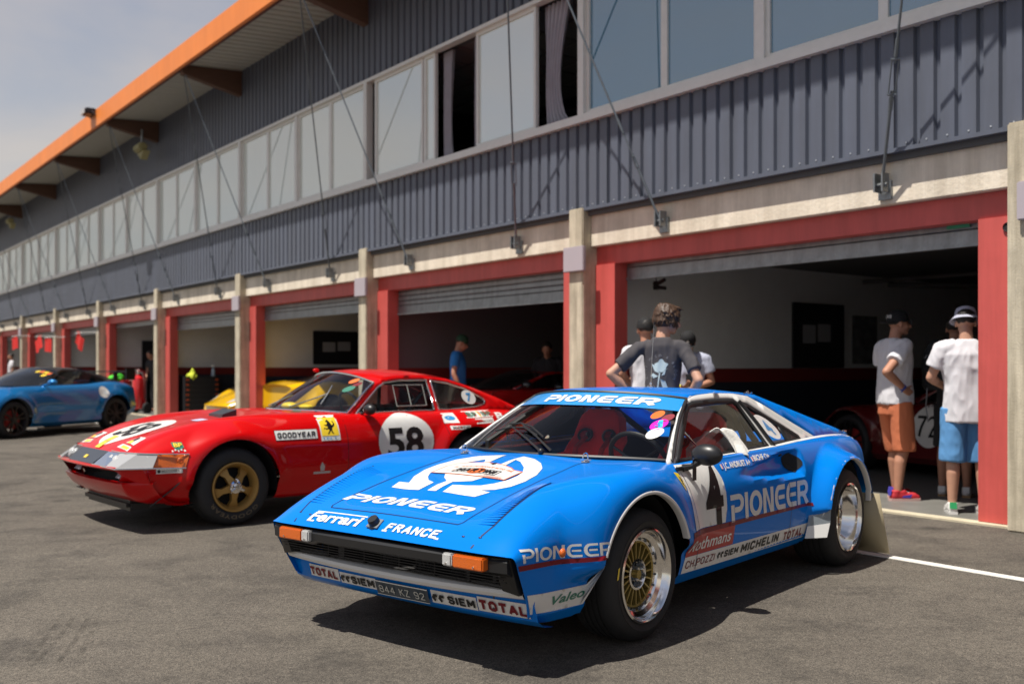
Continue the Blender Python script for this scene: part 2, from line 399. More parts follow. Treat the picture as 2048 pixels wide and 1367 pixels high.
def curtain(u0, u1, z0, z1, v, m, amp=.03, name='curtain', n=40, tuck=0):
    vs = []; nz_ = 10
    for j in range(nz_ + 1):
        z = z0 + (z1 - z0) * j / nz_; w_ = 1 - tuck * math.sin(math.pi * (j / nz_) ** .7)
        for i in range(n + 1):
            a = i / n; vs.append((u0 + (u1 - u0) * a * w_, v + amp * math.sin(a * 37 + .6 * math.sin(j * .5)), z))
    fs = [(j * (n + 1) + i, j * (n + 1) + i + 1, (j + 1) * (n + 1) + i + 1, (j + 1) * (n + 1) + i) for j in range(nz_) for i in range(n)]
    return link_mesh(name, vs, fs, m, bld, True)
b = MB(); b.box(uA, uB, -.02, .12, 4.10, 4.15); b.box(uA, uB, .0, .12, 4.15, 4.20); b.build('window_sill', M_alu, bld)
b = MB(); b.box(uA, uB, .0, .12, 5.74, 5.79); b.build('window_head', M_alu, bld)
Z0, Z1 = 4.20, 5.74
for k in range(K0, K1):
    s0 = 3.60 + P * k; w4 = P / 4
    for i in range(4):
        sa = s0 + w4 * i + (.05 if i in (0, 2) else .0); sb = s0 + w4 * (i + 1) - (.05 if i in (1, 3) else 0)
        ua, ub = -sb, -sa
        if k == 1:      # sliding panes pushed aside: two open gaps with curtains
            if i == 0: curtain(-9.66, -9.16, Z0, Z1, .2, M_curt, .035, tuck=.45); continue
            if i == 1: ua, ub = -10.98, -9.69
            if i == 2: curtain(-11.98, -11.72, Z0, Z1, .2, M_curt, .03, tuck=.3); curtain(-11.15, -10.95, Z0, Z1, .16, M_curt, .03, tuck=.3); ua, ub = -12.30, -12.0
            if i == 3: ua, ub = -13.75, -12.33
        far = k >= 1
        f = pane_frame('window', ua, ub, Z0, Z1, .05)
        p = link_mesh('pane', [(ua + .04, .075, Z0 + .04), (ub - .04, .075, Z0 + .04), (ub - .04, .075, Z1 - .04), (ua + .04, .075, Z1 - .04)], [(0, 1, 2, 3)], M_pane2 if (k == 1 and i == 1) or k >= 1 else M_pane, f)
        if k <= 0: curtain(ub - .5 - .3 * (i % 2), ub - .1, Z0, Z1, .3, M_blind, .02, 'blind', 24)
    b = MB(); um = -s0; b.box(um - .05, um + .05, .0, .12, Z0, Z1); b.build('mullion', M_alu, bld, False)
    if k != 1: b = MB(); um = -(s0 + P / 2); b.box(um - .05, um + .05, .02, .12, Z0, Z1); b.build('mullion', M_alu, bld, False)
b = MB(); b.box(uA, uB, .13, 4, 4.09, 4.14); b.build('upper_floor', M_ceil, bld)
b = MB()
for i in range(16):
    for j in range(5): b.box(-15 + i * .62, -15 + i * .62 + .58, .4 + j * .62, .4 + j * .62 + .58, 5.86, 5.87)
b.build('ceiling_tile', mat('ceiling_tile', (.30, .30, .30), .9), bld, False)
b = MB(); b.box(uA, uB, .3, 4.2, 5.88, 5.95); b.build('office_ceiling', M_black, bld, False)
b = MB(); b.box(uA, uB, 4.0, 4.1, 4.14, 5.88); b.build('office_back_wall', mat('office_wall', (.12, .12, .13), .9), bld, False)
# pillars, lintels, door frames, shutters
shut = {-2: 2.3, -1: 2.2, 0: 2.26, 1: 2.07, 2: 2.16, 3: 2.12, 4: 2.32, 5: 2.22, 6: 2.36, 7: 2.3, 8: 2.2, 9: 2.3}
for k in range(K0, K1 + 1):
    a, c = pill(k); b = MB(); b.box(-c, -a, 0, .34, 0, 3.13 - .02 * (k % 2), ch=.012); b.build('pillar', M_conc, bld)
    b = MB(); um = -(a + c) / 2; b.box(um - .165 + .14 * (k == 0), um + .195, -.055, -.005, 2.37, 2.66, ch=.008); o = b.build('sign_box', M_plaq, bld)
for k in range(K0, K1):
    a = 3.81 + P * k; c = 3.56 + P * (k + 1); ua, ub = -c, -a
    b = MB(); b.box(ua + .001, ub - .001, .13, .36, 2.66, 3.06, ch=.008); b.build('lintel', M_conc2, bld)
    b = MB(); b.box(ua, ub, .10, .30, 3.062, 3.10); b.build('dark_joint', M_black, bld)
    f = MB(); f.box(ua + .002, ub - .002, .22, .40, 2.45, 2.658); f.box(ua + .002, ua + .33, .20, .40, 0.02, 2.449); f.box(ub - .33, ub - .002, .20, .40, .02, 2.449)
    fr = f.build('door_frame', M_red, bld, False)
    zb = shut[k]
    q = MB(); z = zb + .14; q.box(ua + .34, ub - .34, .385, .43, zb + .03, zb + .135); q.box(ua + .34, ub - .34, .37, .44, zb, zb + .03)
    while z < 2.62:
        prof = [(0, 0), (.012, .012), (.012, .06), (0, .072)]
        vs = [];
        for dv, dz in prof: vs += [(ua + .34, .40 - dv, z + dz), (ub - .34, .40 - dv, z + dz)]
        q.add(vs, [(0, 1, 3, 2), (2, 3, 5, 4), (4, 5, 7, 6)]); z += .075
    q.build('roller_shutter', M_zinc, bld, False)
# partitions, ceiling, floors
for k in range(K0, K1 + 1):
    a, c = pill(k); um = -(a + c) / 2
    for (z0, z1, m, nm) in ((1.235, 2.62, mat('shaded_white_block', (.16, .16, .17), .85) if k == 2 else M_wallw, 'white_wall'), (1.055, 1.235, M_wred, 'red_band'), (.012, 1.055, M_wnav, 'navy_dado')):  # one white wall gets a darker copy: the bay's shade painted into its colour
        b = MB(); b.box(um - .1, um + .1, .34, 8.98, z0, z1); b.build('partition_wall', m, bld, False).name = nm
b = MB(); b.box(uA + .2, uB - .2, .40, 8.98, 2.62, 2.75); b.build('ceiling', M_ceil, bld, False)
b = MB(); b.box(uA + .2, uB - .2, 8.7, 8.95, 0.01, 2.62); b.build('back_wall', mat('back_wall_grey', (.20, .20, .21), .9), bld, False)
b = MB(); b.box(uA, uB, .25, 8.9, 0, .012); struct(b.build('garage_floor', M_floor, None, False)); bpy.data.objects['garage_floor'].matrix_world = BMX
b = MB(); b.box(uA, uB, .12, .25, 0, .016); o = struct(b.build('threshold', mat('cream_threshold', (.52, .46, .33), .8, noise=.15), None, False)); o.matrix_world = BMX
b = MB(); b.box(uA - 20, uB + 8, -1.71, -1.62, .002, .006); o = struct(b.build('road_marking', M_line, None, False)); o.matrix_world = BMX
# roof beams, tie rods with turnbuckles and brackets
for k in range(K0, K1 + 1):
    sc = 3.685 + P * k - .05; u = -sc
    b = MB(); vs = [(-1.14, 7.06), (.04, 7.14), (.04, 6.66), (-1.14, 6.90)]
    b.add([(u - .08, y, z) for y, z in vs] + [(u + .08, y, z) for y, z in vs], [(3, 2, 1, 0), (4, 5, 6, 7), (0, 1, 5, 4), (1, 2, 6, 5), (2, 3, 7, 6), (3, 0, 4, 7)]); b.build('roof_beam', M_timb, bld, False)
    for sd in (-1, 1):
        A = Vector((u + sd * .03, -1.08, 6.90)); B_ = Vector((u + sd * 1.28, .06, 2.80)); d = (B_ - A).normalized()
        tz = lambda z: A + d * ((z - A.z) / d.z)
        b = MB(); b.tube([A, tz(3.75)], .011, 6); b.tube([tz(3.55), B_], .014, 6)
        x = d.cross(Vector((0, 0, 1))).normalized() * .028
        b.tube([tz(3.78) + x, tz(3.52) + x], .006, 6); b.tube([tz(3.78) - x, tz(3.52) - x], .006, 6)
        for zz in (3.78, 3.52): b.tube([tz(zz) - x * 1.3, tz(zz) + x * 1.3], .012, 6)
        b.tube([tz(3.93), tz(3.80)], .017, 6); b.tube([tz(3.5), tz(3.4)], .019, 6)
        r = b.build('tie_rod', M_gal, bld)
        b = MB(); b.box(B_.x - .06, B_.x + .06, .10, .128, 2.70, 2.86); b.box(B_.x - .045, B_.x - .03, .0, .10, 2.76, 2.92); b.box(B_.x + .03, B_.x + .045, .0, .10, 2.76, 2.92); b.tube([(B_.x - .06, .05, 2.82), (B_.x + .06, .05, 2.82)], .02, 8); b.build('bracket', M_zinc, r, False)
# ------------------------------------------------------------ car builder
M_tyre = mat('tyre_rubber', (.016, .016, .017), .68, noise=.2, nscale=14, bump=.15, bscale=40)
M_blk = mat('satin_black', (.014, .014, .015), .38)
M_blkm = mat('matt_black', (.008, .008, .009), .8)
M_chrome = mat('polished_metal', (.82, .80, .77), .12, metal=1)
M_rubber = mat('rubber_trim', (.01, .01, .011), .5)
M_amber = mat('amber_lens', (.62, .12, .008), .2, coat=.6, bump=.3, bscale=420)
M_clear = mat('clear_lens', (.50, .50, .49), .15, coat=.6, bump=.3, bscale=420)
M_dwhite = mat('decal_white', (.70, .69, .66), .35, coat=.25, noise=.04, nscale=12)
M_dblack = mat('decal_black', (.008, .008, .009), .4, coat=.12, spec=.3)
M_dred = mat('decal_dark_red', (.16, .004, .012), .4, coat=.12, spec=.3)
M_dyel = mat('decal_yellow', (.88, .62, .03), .32, coat=.4)
M_dora = mat('decal_orange', (.78, .16, .03), .32, coat=.4)
M_dgrn = mat('decal_green', (.02, .17, .11), .32, coat=.4)
M_dblu = mat('decal_blue', (.03, .25, .55), .32, coat=.4)
M_cglass = glass_mat('car_glass', (.93, .96, .95), 1.45)

class Car:
    def __init__(s, name, label, origin, ang, cat='car', group=None):
        s.o = thing(name, label, cat, (origin[0], origin[1], 0), ang, group)
        s.bvh = {}
    def shell(s, rails, paint, N_=150, k=9, arches=(), cabin=None, push=None, name='body', skip=None, cap=True, closef=None):
        """rails: (points (x,y,z) nose->tail, sharp) from centre line down to sill; mirrored"""
        T = np.linspace(0, 1, N_); T = T + .0 * T; X = []; Y = []; Z = []
        for pts, shp in rails:
            a = np.array(pts, float); x = a[0, 0] + (a[-1, 0] - a[0, 0]) * T; x[0] = a[0, 0]; x[-1] = a[-1, 0]
            X.append(x); Y.append(pchip(a[:, 0], a[:, 1])(x)); Z.append(pchip(a[:, 0], a[:, 2])(x))
        X, Y, Z = np.array(X), np.array(Y), np.array(Z); nr = len(rails)
        rows = []
        for i in range(nr - 1):
            for q in range(k):
                t = q / k; out = []
                for A in (X, Y, Z):
                    p1, p2 = A[i], A[i + 1]
                    d = p2 - p1
                    if i == 0 or rails[i][1]: m1 = d if i > 0 else (d if A is not Z else d * 0)
                    else: m1 = (A[i + 1] - A[i - 1]) / 2
                    if i == nr - 2 or rails[i + 1][1]: m2 = d
                    else: m2 = (A[i + 2] - A[i]) / 2
                    out.append((2*t**3-3*t**2+1)*p1 + (t**3-2*t**2+t)*m1 + (-2*t**3+3*t**2)*p2 + (t**3-t**2)*m2)
                rows.append(out)
        rows.append([X[-1], Y[-1], Z[-1]])
        G = np.array(rows)            # rows, 3, N
        G = np.transpose(G, (0, 2, 1)); G[0, :, 1] = 0
        nrw = G.shape[0]
        x, y, z = G[..., 0].copy(), G[..., 1].copy(), G[..., 2].copy()
        for (cx, cz, rad, yl, wd, zlo) in arches:
            rr = np.hypot(x - cx, z - cz); wgt = smooth01((rad + wd - rr) / wd) * smooth01((z - zlo) / .08) * (y > .35)
            edge = smooth01((y - .45) / .2)
            y = y + np.maximum(yl - y, 0) * wgt * edge
        if push: x, y, z = push(x, y, z)
        G = np.stack([x, y, z], -1)
        verts = [tuple(p) for p in G.reshape(-1, 3)]; nv = len(verts)
        keep = []
        for i in range(nrw - 1):
            for j in range(N_ - 1):
                c = (G[i, j] + G[i + 1, j] + G[i, j + 1] + G[i + 1, j + 1]) / 4
                if any(c[1] > .42 and math.hypot(c[0] - a[0], c[2] - a[1]) < a[2] for a in arches): continue
                if cabin and cabin(c[0], c[1], c[2]): continue
                if skip and skip(c[0], c[1], c[2]): continue
                keep.append((i * N_ + j, i * N_ + j + 1, (i + 1) * N_ + j + 1, (i + 1) * N_ + j))
        # snap the arch edges onto true circles
        used = {}
        for f in keep:
            for a in range(4):
                e = tuple(sorted((f[a], f[(a + 1) % 4]))); used[e] = used.get(e, 0) + 1
        bd = {v for e, c in used.items() if c == 1 for v in e}
        vv = [list(p) for p in verts]
        for v in bd:
            p = vv[v]
            for a in arches:
                d = math.hypot(p[0] - a[0], p[2] - a[1])
                if p[1] > .42 and abs(d - a[2]) < .045 and d > .05:
                    p[0] = a[0] + (p[0] - a[0]) * a[2] / d; p[2] = a[1] + (p[2] - a[1]) * a[2] / d
        F = list(keep); V = [tuple(p) for p in vv] + [(p[0], -p[1], p[2]) for p in vv]
        F = [tuple(reversed(f)) for f in F] + [tuple(i + nv for i in f) for f in F]
        if cap:
            j = N_ - 1; loop = [i * N_ + j for i in range(nrw)]
            for i in range(nrw - 1): F.append((loop[i], loop[i + 1], loop[i + 1] + nv, loop[i] + nv))
        if closef:
            loop = [i * N_ for i in range(nrw)]
            for i in range(nrw - 1): F.append((loop[i] + nv, loop[i + 1] + nv, loop[i + 1], loop[i]))
        o = link_mesh(name, V, F, paint, s.o, True)
        bm = bmesh.new(); bm.from_mesh(o.data); bmesh.ops.remove_doubles(bm, verts=bm.verts, dist=.0004); bmesh.ops.recalc_face_normals(bm, faces=bm.faces); bm.to_mesh(o.data); bm.free()
        sharp(o, 28); s.body = o; s.addbvh('body', o); s.G = G
        return o
    def addbvh(s, key, *obs):
        V = []; F = []
        for o in obs:
            b = len(V); V += [v.co.copy() for v in o.data.vertices]; F += [[i + b for i in p.vertices] for p in o.data.polygons]
        s.bvh[key] = BVHTree.FromPolygons(V, F)
    def side_patch(s, name, outer, holes, ysurf, m, thick=.012, step=.05, parent=None, both=True, off=0):
        """panel in the side view (x, z) laid on the leaning side surface"""
        vs, fs = fillpoly(outer, holes, step); res = None
        for sd in ((1, -1) if both else (1,)):
            V = [(x, sd * (ysurf(x, z) + off), z) for x, z in vs]; F = [f if sd < 0 else tuple(reversed(f)) for f in fs]
            o = link_mesh(name, V, F, m, parent or s.o, True)
            if thick:
                md = o.modifiers.new('t', 'SOLIDIFY'); md.thickness = thick; md.offset = 1 if False else -1
            res = res or o
        return res
    def decal(s, name, v2, faces, place, d, m, key='body', off=.0022, parent=None):
        """2D shape dropped onto the bodywork along direction d"""
        d = Vector(d).normalized(); V = []; bvh = s.bvh[key]
        for p in v2:
            q = Vector(place(*p)); hit = bvh.ray_cast(q, d)
            if hit[0] is None or (hit[0] - q).length > 2.5:
                hit = bvh.find_nearest(q + d * .5)
                if hit[0] is None: V.append(q); continue
            n = hit[1]
            if n.dot(d) > 0: n = -n
            V.append(hit[0] + (n * .5 - d * .5).normalized() * off)
        o = link_mesh(name, V, faces, m, parent or s.body, True)
        bm = bmesh.new(); bm.from_mesh(o.data)
        for f in bm.faces:
            if f.normal.dot(d) > 0: f.normal_flip()
        bm.to_mesh(o.data); bm.free()
        return o
    def wheel(s, x, yo, r, width, kind, sd=1, rr=.195, lip=.0, name='wheel'):
        """wheel with its outer face at lateral yo (sd = +1 left, -1 right)"""
        A = thing_part(name, s.o, (x, sd * yo, r)); A.rotation_euler = (R(-90) * sd, 0, 0)   # local z points outwards
        t = MB(); wd = width
        prof = [(rr, -.012), (rr + .012, -.001), (rr + .035, .004), (r - .055, .002), (r - .03, -.006), (r - .012, -.022), (r - .002, -.05)]
        g = wd / 5
        for i in range(1, 5): prof += [(r, -.05 - .0 - (i - .5) * (wd - .1) / 5 + .004), (r, -.05 - i * (wd - .1) / 5 + .006), (r - .008, -.05 - i * (wd - .1) / 5 + .004), (r - .008, -.05 - i * (wd - .1) / 5 - .004), (r, -.05 - i * (wd - .1) / 5 - .006)]
        prof += [(r, -wd + .05), (r - .012, -wd + .022), (r - .055, -wd), (rr, -wd + .01)]
        t.lathe(prof, 72); t.build('tyre', M_tyre, A, ang=50)
        return A
def thing_part(name, parent, loc=(0, 0, 0)):
    o = bpy.data.objects.new(name, None); COL.objects.link(o); o.parent = parent; o.location = loc; o.empty_display_size = .05; return o
def RZ(a): return Matrix.Rotation(a, 4, 'Z')
def badge_horse(car, place, d, key='body', m=None, parent=None):
    """small rearing horse silhouette in the unit square"""
    body = [(.36, .80), (.46, .93), (.52, .97), (.55, .90), (.66, .84), (.66, .80), (.56, .79), (.60, .66), (.72, .62), (.82, .66), (.80, .60), (.68, .54), (.60, .52), (.60, .44), (.70, .40), (.84, .46), (.90, .36), (.86, .34), (.82, .40), (.70, .32), (.56, .36), (.50, .26), (.60, .14), (.68, .04), (.58, .03), (.50, .14), (.40, .26), (.36, .12), (.26, .03), (.20, .08), (.28, .14), (.30, .30), (.26, .44), (.12, .52), (.04, .66), (.10, .84), (.20, .86), (.14, .74), (.16, .64), (.26, .58), (.30, .68)]
    body = [(1 - x, y) for x, y in body]
    v, f = fillpoly(body, (), .2)
    return car.decal('horse_emblem', v, f, place, d, m or M_dblack, key, .0045, parent)
# ---- block lettering with the open P, wide E ...
def glyphs_pioneer(w=.19):
    g = []; x = 0
    def add(strokes, wd):
        nonlocal x
        for st in strokes: g.append([(px + x, py) for px, py in st])
        x += wd + .09
    h = w / 2; T_ = 1 - h
    P_ = [[(0, T_), (.50, T_)] + arc(.50, .66, .22, T_ - .66, 90, -90, 8)[1:] + [(.24, .66 * 2 - T_)], [(.12, 0), (.12, .62)]]
    I_ = [[(h, 0), (h, 1)]]
    O_ = ['ring']
    add([ribbon(q, w) for q in P_], .80); add([ribbon(q, w) for q in I_], w)
    o, i = ribbon(arc(.42, .5, .42 - h, .5 - h, 0, 342, 19), w, True); ring_x = x; g.append(('ring', [(a + x, b) for a, b in o], [(a + x, b) for a, b in i])); x += .84 + .07
    add([ribbon([(h, 0), (h, 1)], w), [(h, 1), (h + .14, 1), (.72 - h, 0), (.72 - h - .14, 0)], ribbon([(.72 - h, 0), (.72 - h, 1)], w)], .72)
    for _ in (0, 1):
        add([ribbon([(.74, T_), (.30, T_)] + arc(.32, .5, .32 - h, .5 - h, 90, 270, 10)[1:-1] + [(.30, h), (.74, h)], w), ribbon([(.26, .5), (.70, .5)], w * .8)], .74)
    add([ribbon([(.06, T_), (.50, T_)] + arc(.50, .67, .20, T_ - .67, 90, -90, 8)[1:] + [(.18, .67 * 2 - T_)], w), ribbon([(.42, .42), (.52, .34), (.72, 0)], w), ribbon([(h, 0), (h, 1)], w)], .80)
    return g, x - .09
def pioneer(car, x0, x1, h, place, d, m, key='body', shear=.0, off=.0025, parent=None, name='maker_lettering', w=.19, step=.2):
    g, W = glyphs_pioneer(w); k = (x1 - x0 - abs(shear) * h) / W; V = []; F = []
    ps_ = [q for q in g if q[0] != 'ring']; hs_ = []
    for q in g:
        if q[0] == 'ring': a_, c_ = (q[1], q[2]) if abs(parea(q[1])) > abs(parea(q[2])) else (q[2], q[1]); ps_.append(a_); hs_.append(c_)
    v, f = multifill(ps_, .25, hs_); V = [(x0 + px * k + shear * py * h, py * h) for px, py in v]; F = f
    return car.decal(name, V, F, place, d, m, key, off, parent)
BF = {  # block capitals as strokes in a 0.62 x 1 box
 'A': [[(0, 0), (.31, 1), (.62, 0)], [(.14, .30), (.48, .30)]], 'C': [[(.60, .80), (.48, 1), (.16, 1), (0, .82), (0, .18), (.16, 0), (.48, 0), (.60, .20)]],
 'D': [[(0, 0), (0, 1), (.36, 1), (.6, .78), (.6, .22), (.36, 0), (0, 0)]], 'E': [[(.56, 1), (0, 1), (0, 0), (.56, 0)], [(0, .52), (.48, .52)]], 'F': [[(.56, 1), (0, 1), (0, 0)], [(0, .50), (.46, .50)]],
 'G': [[(.60, .80), (.48, 1), (.16, 1), (0, .82), (0, .18), (.16, 0), (.48, 0), (.60, .15), (.60, .46), (.34, .46)]], 'H': [[(0, 0), (0, 1)], [(.58, 0), (.58, 1)], [(0, .5), (.58, .5)]], 'I': [[(0, 0), (0, 1)]],
 'K': [[(0, 0), (0, 1)], [(.56, 1), (.02, .45)], [(.18, .58), (.60, 0)]], 'L': [[(0, 1), (0, 0), (.50, 0)]], 'M': [[(0, 0), (0, 1), (.36, .30), (.72, 1), (.72, 0)]], 'N': [[(0, 0), (0, 1), (.58, 0), (.58, 1)]],
 'O': [[(.18, 0), (.44, 0), (.62, .2), (.62, .8), (.44, 1), (.18, 1), (0, .8), (0, .2), (.18, 0), (.30, 0)]], 'P': [[(0, 0), (0, 1), (.42, 1), (.58, .86), (.58, .60), (.42, .46), (.02, .46)]],
 'R': [[(0, 0), (0, 1), (.42, 1), (.58, .86), (.58, .64), (.42, .50), (.02, .50)], [(.30, .50), (.60, 0)]], 'S': [[(.58, .82), (.46, 1), (.14, 1), (0, .86), (0, .64), (.14, .53), (.46, .47), (.58, .36), (.58, .14), (.46, 0), (.14, 0), (0, .18)]],
 'T': [[(0, 1), (.60, 1)], [(.30, 1), (.30, 0)]], 'U': [[(0, 1), (0, .18), (.16, 0), (.44, 0), (.60, .18), (.60, 1)]], 'V': [[(0, 1), (.30, 0), (.60, 1)]], 'X': [[(0, 0), (.6, 1)], [(0, 1), (.6, 0)]], 'Y': [[(0, 1), (.30, .48), (.60, 1)], [(.30, .5), (.30, 0)]], 'Z': [[(.02, 1), (.58, 1), (.02, 0), (.60, 0)]],
 '4': [[(.46, 0), (.46, 1), (0, .30), (.64, .30)]], '8': [[(.16, .53), (0, .68), (0, .86), (.16, 1), (.44, 1), (.60, .86), (.60, .68), (.44, .53), (.16, .53), (0, .38), (0, .15), (.16, 0), (.44, 0), (.60, .15), (.60, .38), (.44, .53)]],
 '9': [[(.04, .1), (.16, 0), (.44, 0), (.58, .16), (.58, .84), (.44, 1), (.14, 1), (0, .86), (0, .60), (.14, .46), (.58, .46)]], '2': [[(.02, .80), (.14, 1), (.44, 1), (.58, .86), (.58, .64), (.02, 0), (.60, 0)]],
 '5': [[(.54, 1), (.04, 1), (.02, .56), (.40, .60), (.58, .46), (.58, .16), (.42, 0), (.12, 0), (0, .14)]], '7': [[(0, 1), (.58, 1), (.22, 0)]], '0': [[(.16, 0), (.44, 0), (.60, .2), (.60, .8), (.44, 1), (.16, 1), (0, .8), (0, .2), (.16, 0), (.30, 0)]], '1': [[(0, .78), (.2, 1), (.2, 0)]], '.': [[(0, 0), (.02, .06)]], ' ': []}
def multifill(polys, step=.2, holes=()):
    P = []; E = []
    for lp in list(polys) + list(holes):
        b0 = len(P); n = len(lp); P += list(lp); E += [(b0 + i, b0 + (i + 1) % n) for i in range(n)]
    vs, es, fs, _, _, _ = delaunay_2d_cdt([Vector(p) for p in P], E, [], 0, 1e-6)
    out = []
    for f in fs:
        cx = sum(vs[i].x for i in f) / len(f); cy = sum(vs[i].y for i in f) / len(f)
        if any(inpoly(cx, cy, q) for q in polys) and not any(inpoly(cx, cy, h) for h in holes): out.append(tuple(f))
    bm = bmesh.new(); bv = [bm.verts.new((v.x, v.y, 0)) for v in vs]
    for f in out: bm.faces.new([bv[i] for i in f])
    for _ in range(4):
        le = [e for e in bm.edges if e.calc_length() > step]
        if not le: break
        bmesh.ops.subdivide_edges(bm, edges=le, cuts=1); bmesh.ops.triangulate(bm, faces=bm.faces)
    bm.verts.index_update(); r = ([(v.co.x, v.co.y) for v in bm.verts], [tuple(v.index for v in f.verts) for f in bm.faces]); bm.free(); return r
def block(txt, w=.2, gap=.16):
    polys = []; x = 0
    for ch in txt:
        st = BF[ch]; h = w / 2; mx_ = max([p[0] for s_ in st for p in s_] or [.3])
        for s_ in st:
            pts = [(x + h + px, h + py * (1 - w)) for px, py in s_]
            for a, c in zip(pts[:-1], pts[1:]):     # each segment its own bar, so corners stay solid
                d = Vector(c) - Vector(a); d = d.normalized() * h * .55; polys.append(ribbon([(a[0] - d.x, a[1] - d.y), (c[0] + d.x, c[1] + d.y)], w))
        x += mx_ + w + gap
    return polys, x - gap
def block_decal(car, name, txt, x0, x1, z0, h, place, d, m, key='body', off=.004, parent=None, w=.2, gap=.16, shear=0.0, **_):
    polys, W = block(txt, w, gap); v, f = multifill(polys, .45); k = (x1 - x0 - shear * h) / W
    return car.decal(name, [(x0 + px * k + shear * py * h, z0 + py * h) for px, py in v], f, place, d, m, key, off, parent)
def parea(p): return sum(p[i][0] * p[(i + 1) % len(p)][1] - p[(i + 1) % len(p)][0] * p[i][1] for i in range(len(p))) / 2
def poly_decal(car, name, outer, place, d, m, key='body', off=.0022, holes=(), step=.04, parent=None):
    v, f = fillpoly(outer, holes, step); return car.decal(name, v, f, place, d, m, key, off, parent)
def text_decal(car, name, txt, x0, x1, z0, h, place, d, m, key='body', off=.004, parent=None, **k):
    v, f = text_fit(txt, x0, x1, h, **k); v = [(a, b + z0) for a, b in v]; return car.decal(name, v, f, place, d, m, key, off, parent)
def rect(x0, x1, z0, z1): return [(x0, z0), (x1, z0), (x1, z1), (x0, z1)]
# ------------------------------------------------------------ blue rally coupe
M_blue = mat('rally_blue_paint', (.0004, .165, .60), .3, coat=.28, coat_rough=.02, spec=.06, noise=.03, nscale=1.2)
M_wht = mat('rally_white_paint', (.66, .65, .62), .25, coat=.5)
M_gold = mat('wheel_gold', (.36, .27, .08), .38, metal=.6)
TH = R(-129.032)
bc = Car('blue_rally_car', 'blue and white rally coupe with black number 4 on its door, parked nearest', (-.0266, 5.1082), TH)
def bpush(x, y, z):
    # teardrop scoop pressed into the door and rear wing
    u = (-.93 - x) / .72; hw = .012 + .062 * np.clip(u, 0, 1); zc = .675 + .012 * np.clip(u, 0, 1)
    dep = .08 * smooth01(u) * smooth01((1.86 + x) / .055) * smooth01(1 - ((z - zc) / (hw * 1.12))**2) * (u > 0) * (y > .5)
    y = y - dep
    # flatter fender top: raised crease over the front wheels
    return x, y, z
rails = [
    ([(.93, 0, .518), (.88, 0, .568), (.82, 0, .602), (.6, 0, .662), (.4, 0, .712), (.1, 0, .772), (-.12, 0, .80), (-.4, 0, .81), (-1.7, 0, .80), (-2.2, 0, .80), (-2.8, 0, .79), (-3.12, 0, .74)], 0),
    ([(.93, .38, .517), (.88, .38, .566), (.82, .38, .598), (.6, .38, .655), (.4, .38, .70), (.1, .38, .757), (-.12, .38, .788), (-.45, .40, .79), (-1.7, .40, .79), (-2.8, .40, .78), (-3.11, .40, .73)], 0),
    ([(.925, .62, .515), (.87, .61, .562), (.80, .605, .605), (.62, .60, .688), (.45, .60, .742), (.2, .605, .780), (-.1, .62, .793), (-.3, .645, .79), (-.48, .675, .78), (-1.0, .70, .785), (-1.6, .70, .792), (-2.0, .69, .805), (-2.4, .68, .812), (-2.8, .66, .80), (-3.08, .64, .75)], 0),
    ([(.905, .725, .512), (.80, .722, .574), (.62, .73, .642), (.45, .742, .69), (.2, .765, .733), (-.1, .765, .744), (-.48, .745, .752), (-1.0, .755, .758), (-1.6, .76, .765), (-2.0, .77, .775), (-2.4, .775, .78), (-2.8, .75, .765), (-3.04, .72, .715)], 0),
    ([(.885, .762, .502), (.7, .772, .535), (.45, .80, .585), (.2, .83, .615), (0, .835, .625), (-.2, .825, .63), (-.48, .805, .63), (-1.0, .81, .635), (-1.6, .815, .64), (-2.0, .825, .64), (-2.4, .83, .64), (-2.8, .80, .635), (-3.0, .765, .62)], 0),
    ([(.865, .768, .445), (.7, .775, .448), (.2, .80, .45), (-.48, .82, .446), (-1.6, .828, .446), (-2.4, .835, .446), (-2.8, .81, .446), (-2.99, .77, .446)], 1),
    ([(.805, .755, .33), (.7, .775, .328), (.2, .79, .328), (-.48, .815, .328), (-1.6, .822, .328), (-2.4, .825, .328), (-2.97, .76, .33)], 0),
    ([(.765, .735, .245), (.6, .765, .243), (.2, .78, .245), (-.48, .80, .245), (-1.6, .81, .245), (-2.4, .81, .25), (-2.94, .75, .27)], 1),
    ([(.70, .69, .205), (.6, .72, .195), (.2, .74, .19), (-.48, .75, .185), (-1.6, .755, .185), (-2.4, .76, .2), (-2.9, .70, .23)], 0),
]
AF = (.03, .305, .385, .870, .25, .34); AR = (-2.295, .315, .372, .952, .085, .33)
def cab(x, y, z):
    base = -.22 - .26 * (y / .70)**2
    return z > .70 and y < .665 and x < base - .02 and x > -1.78
bc.shell(rails, M_blue, N_=300, k=9, arches=(AF, AR), cabin=cab, push=bpush)
PS = lambda u, z: (-u, 1.6, z)          # side: u runs rearward
DS = (0, -1, 0)
PT = lambda u, v: (-v, u, 1.6); DT = (0, 0, -1)     # hood: u to the car's left, v rearward
PF = lambda u, z: (1.6, u, z); DF = (-1, 0, 0)
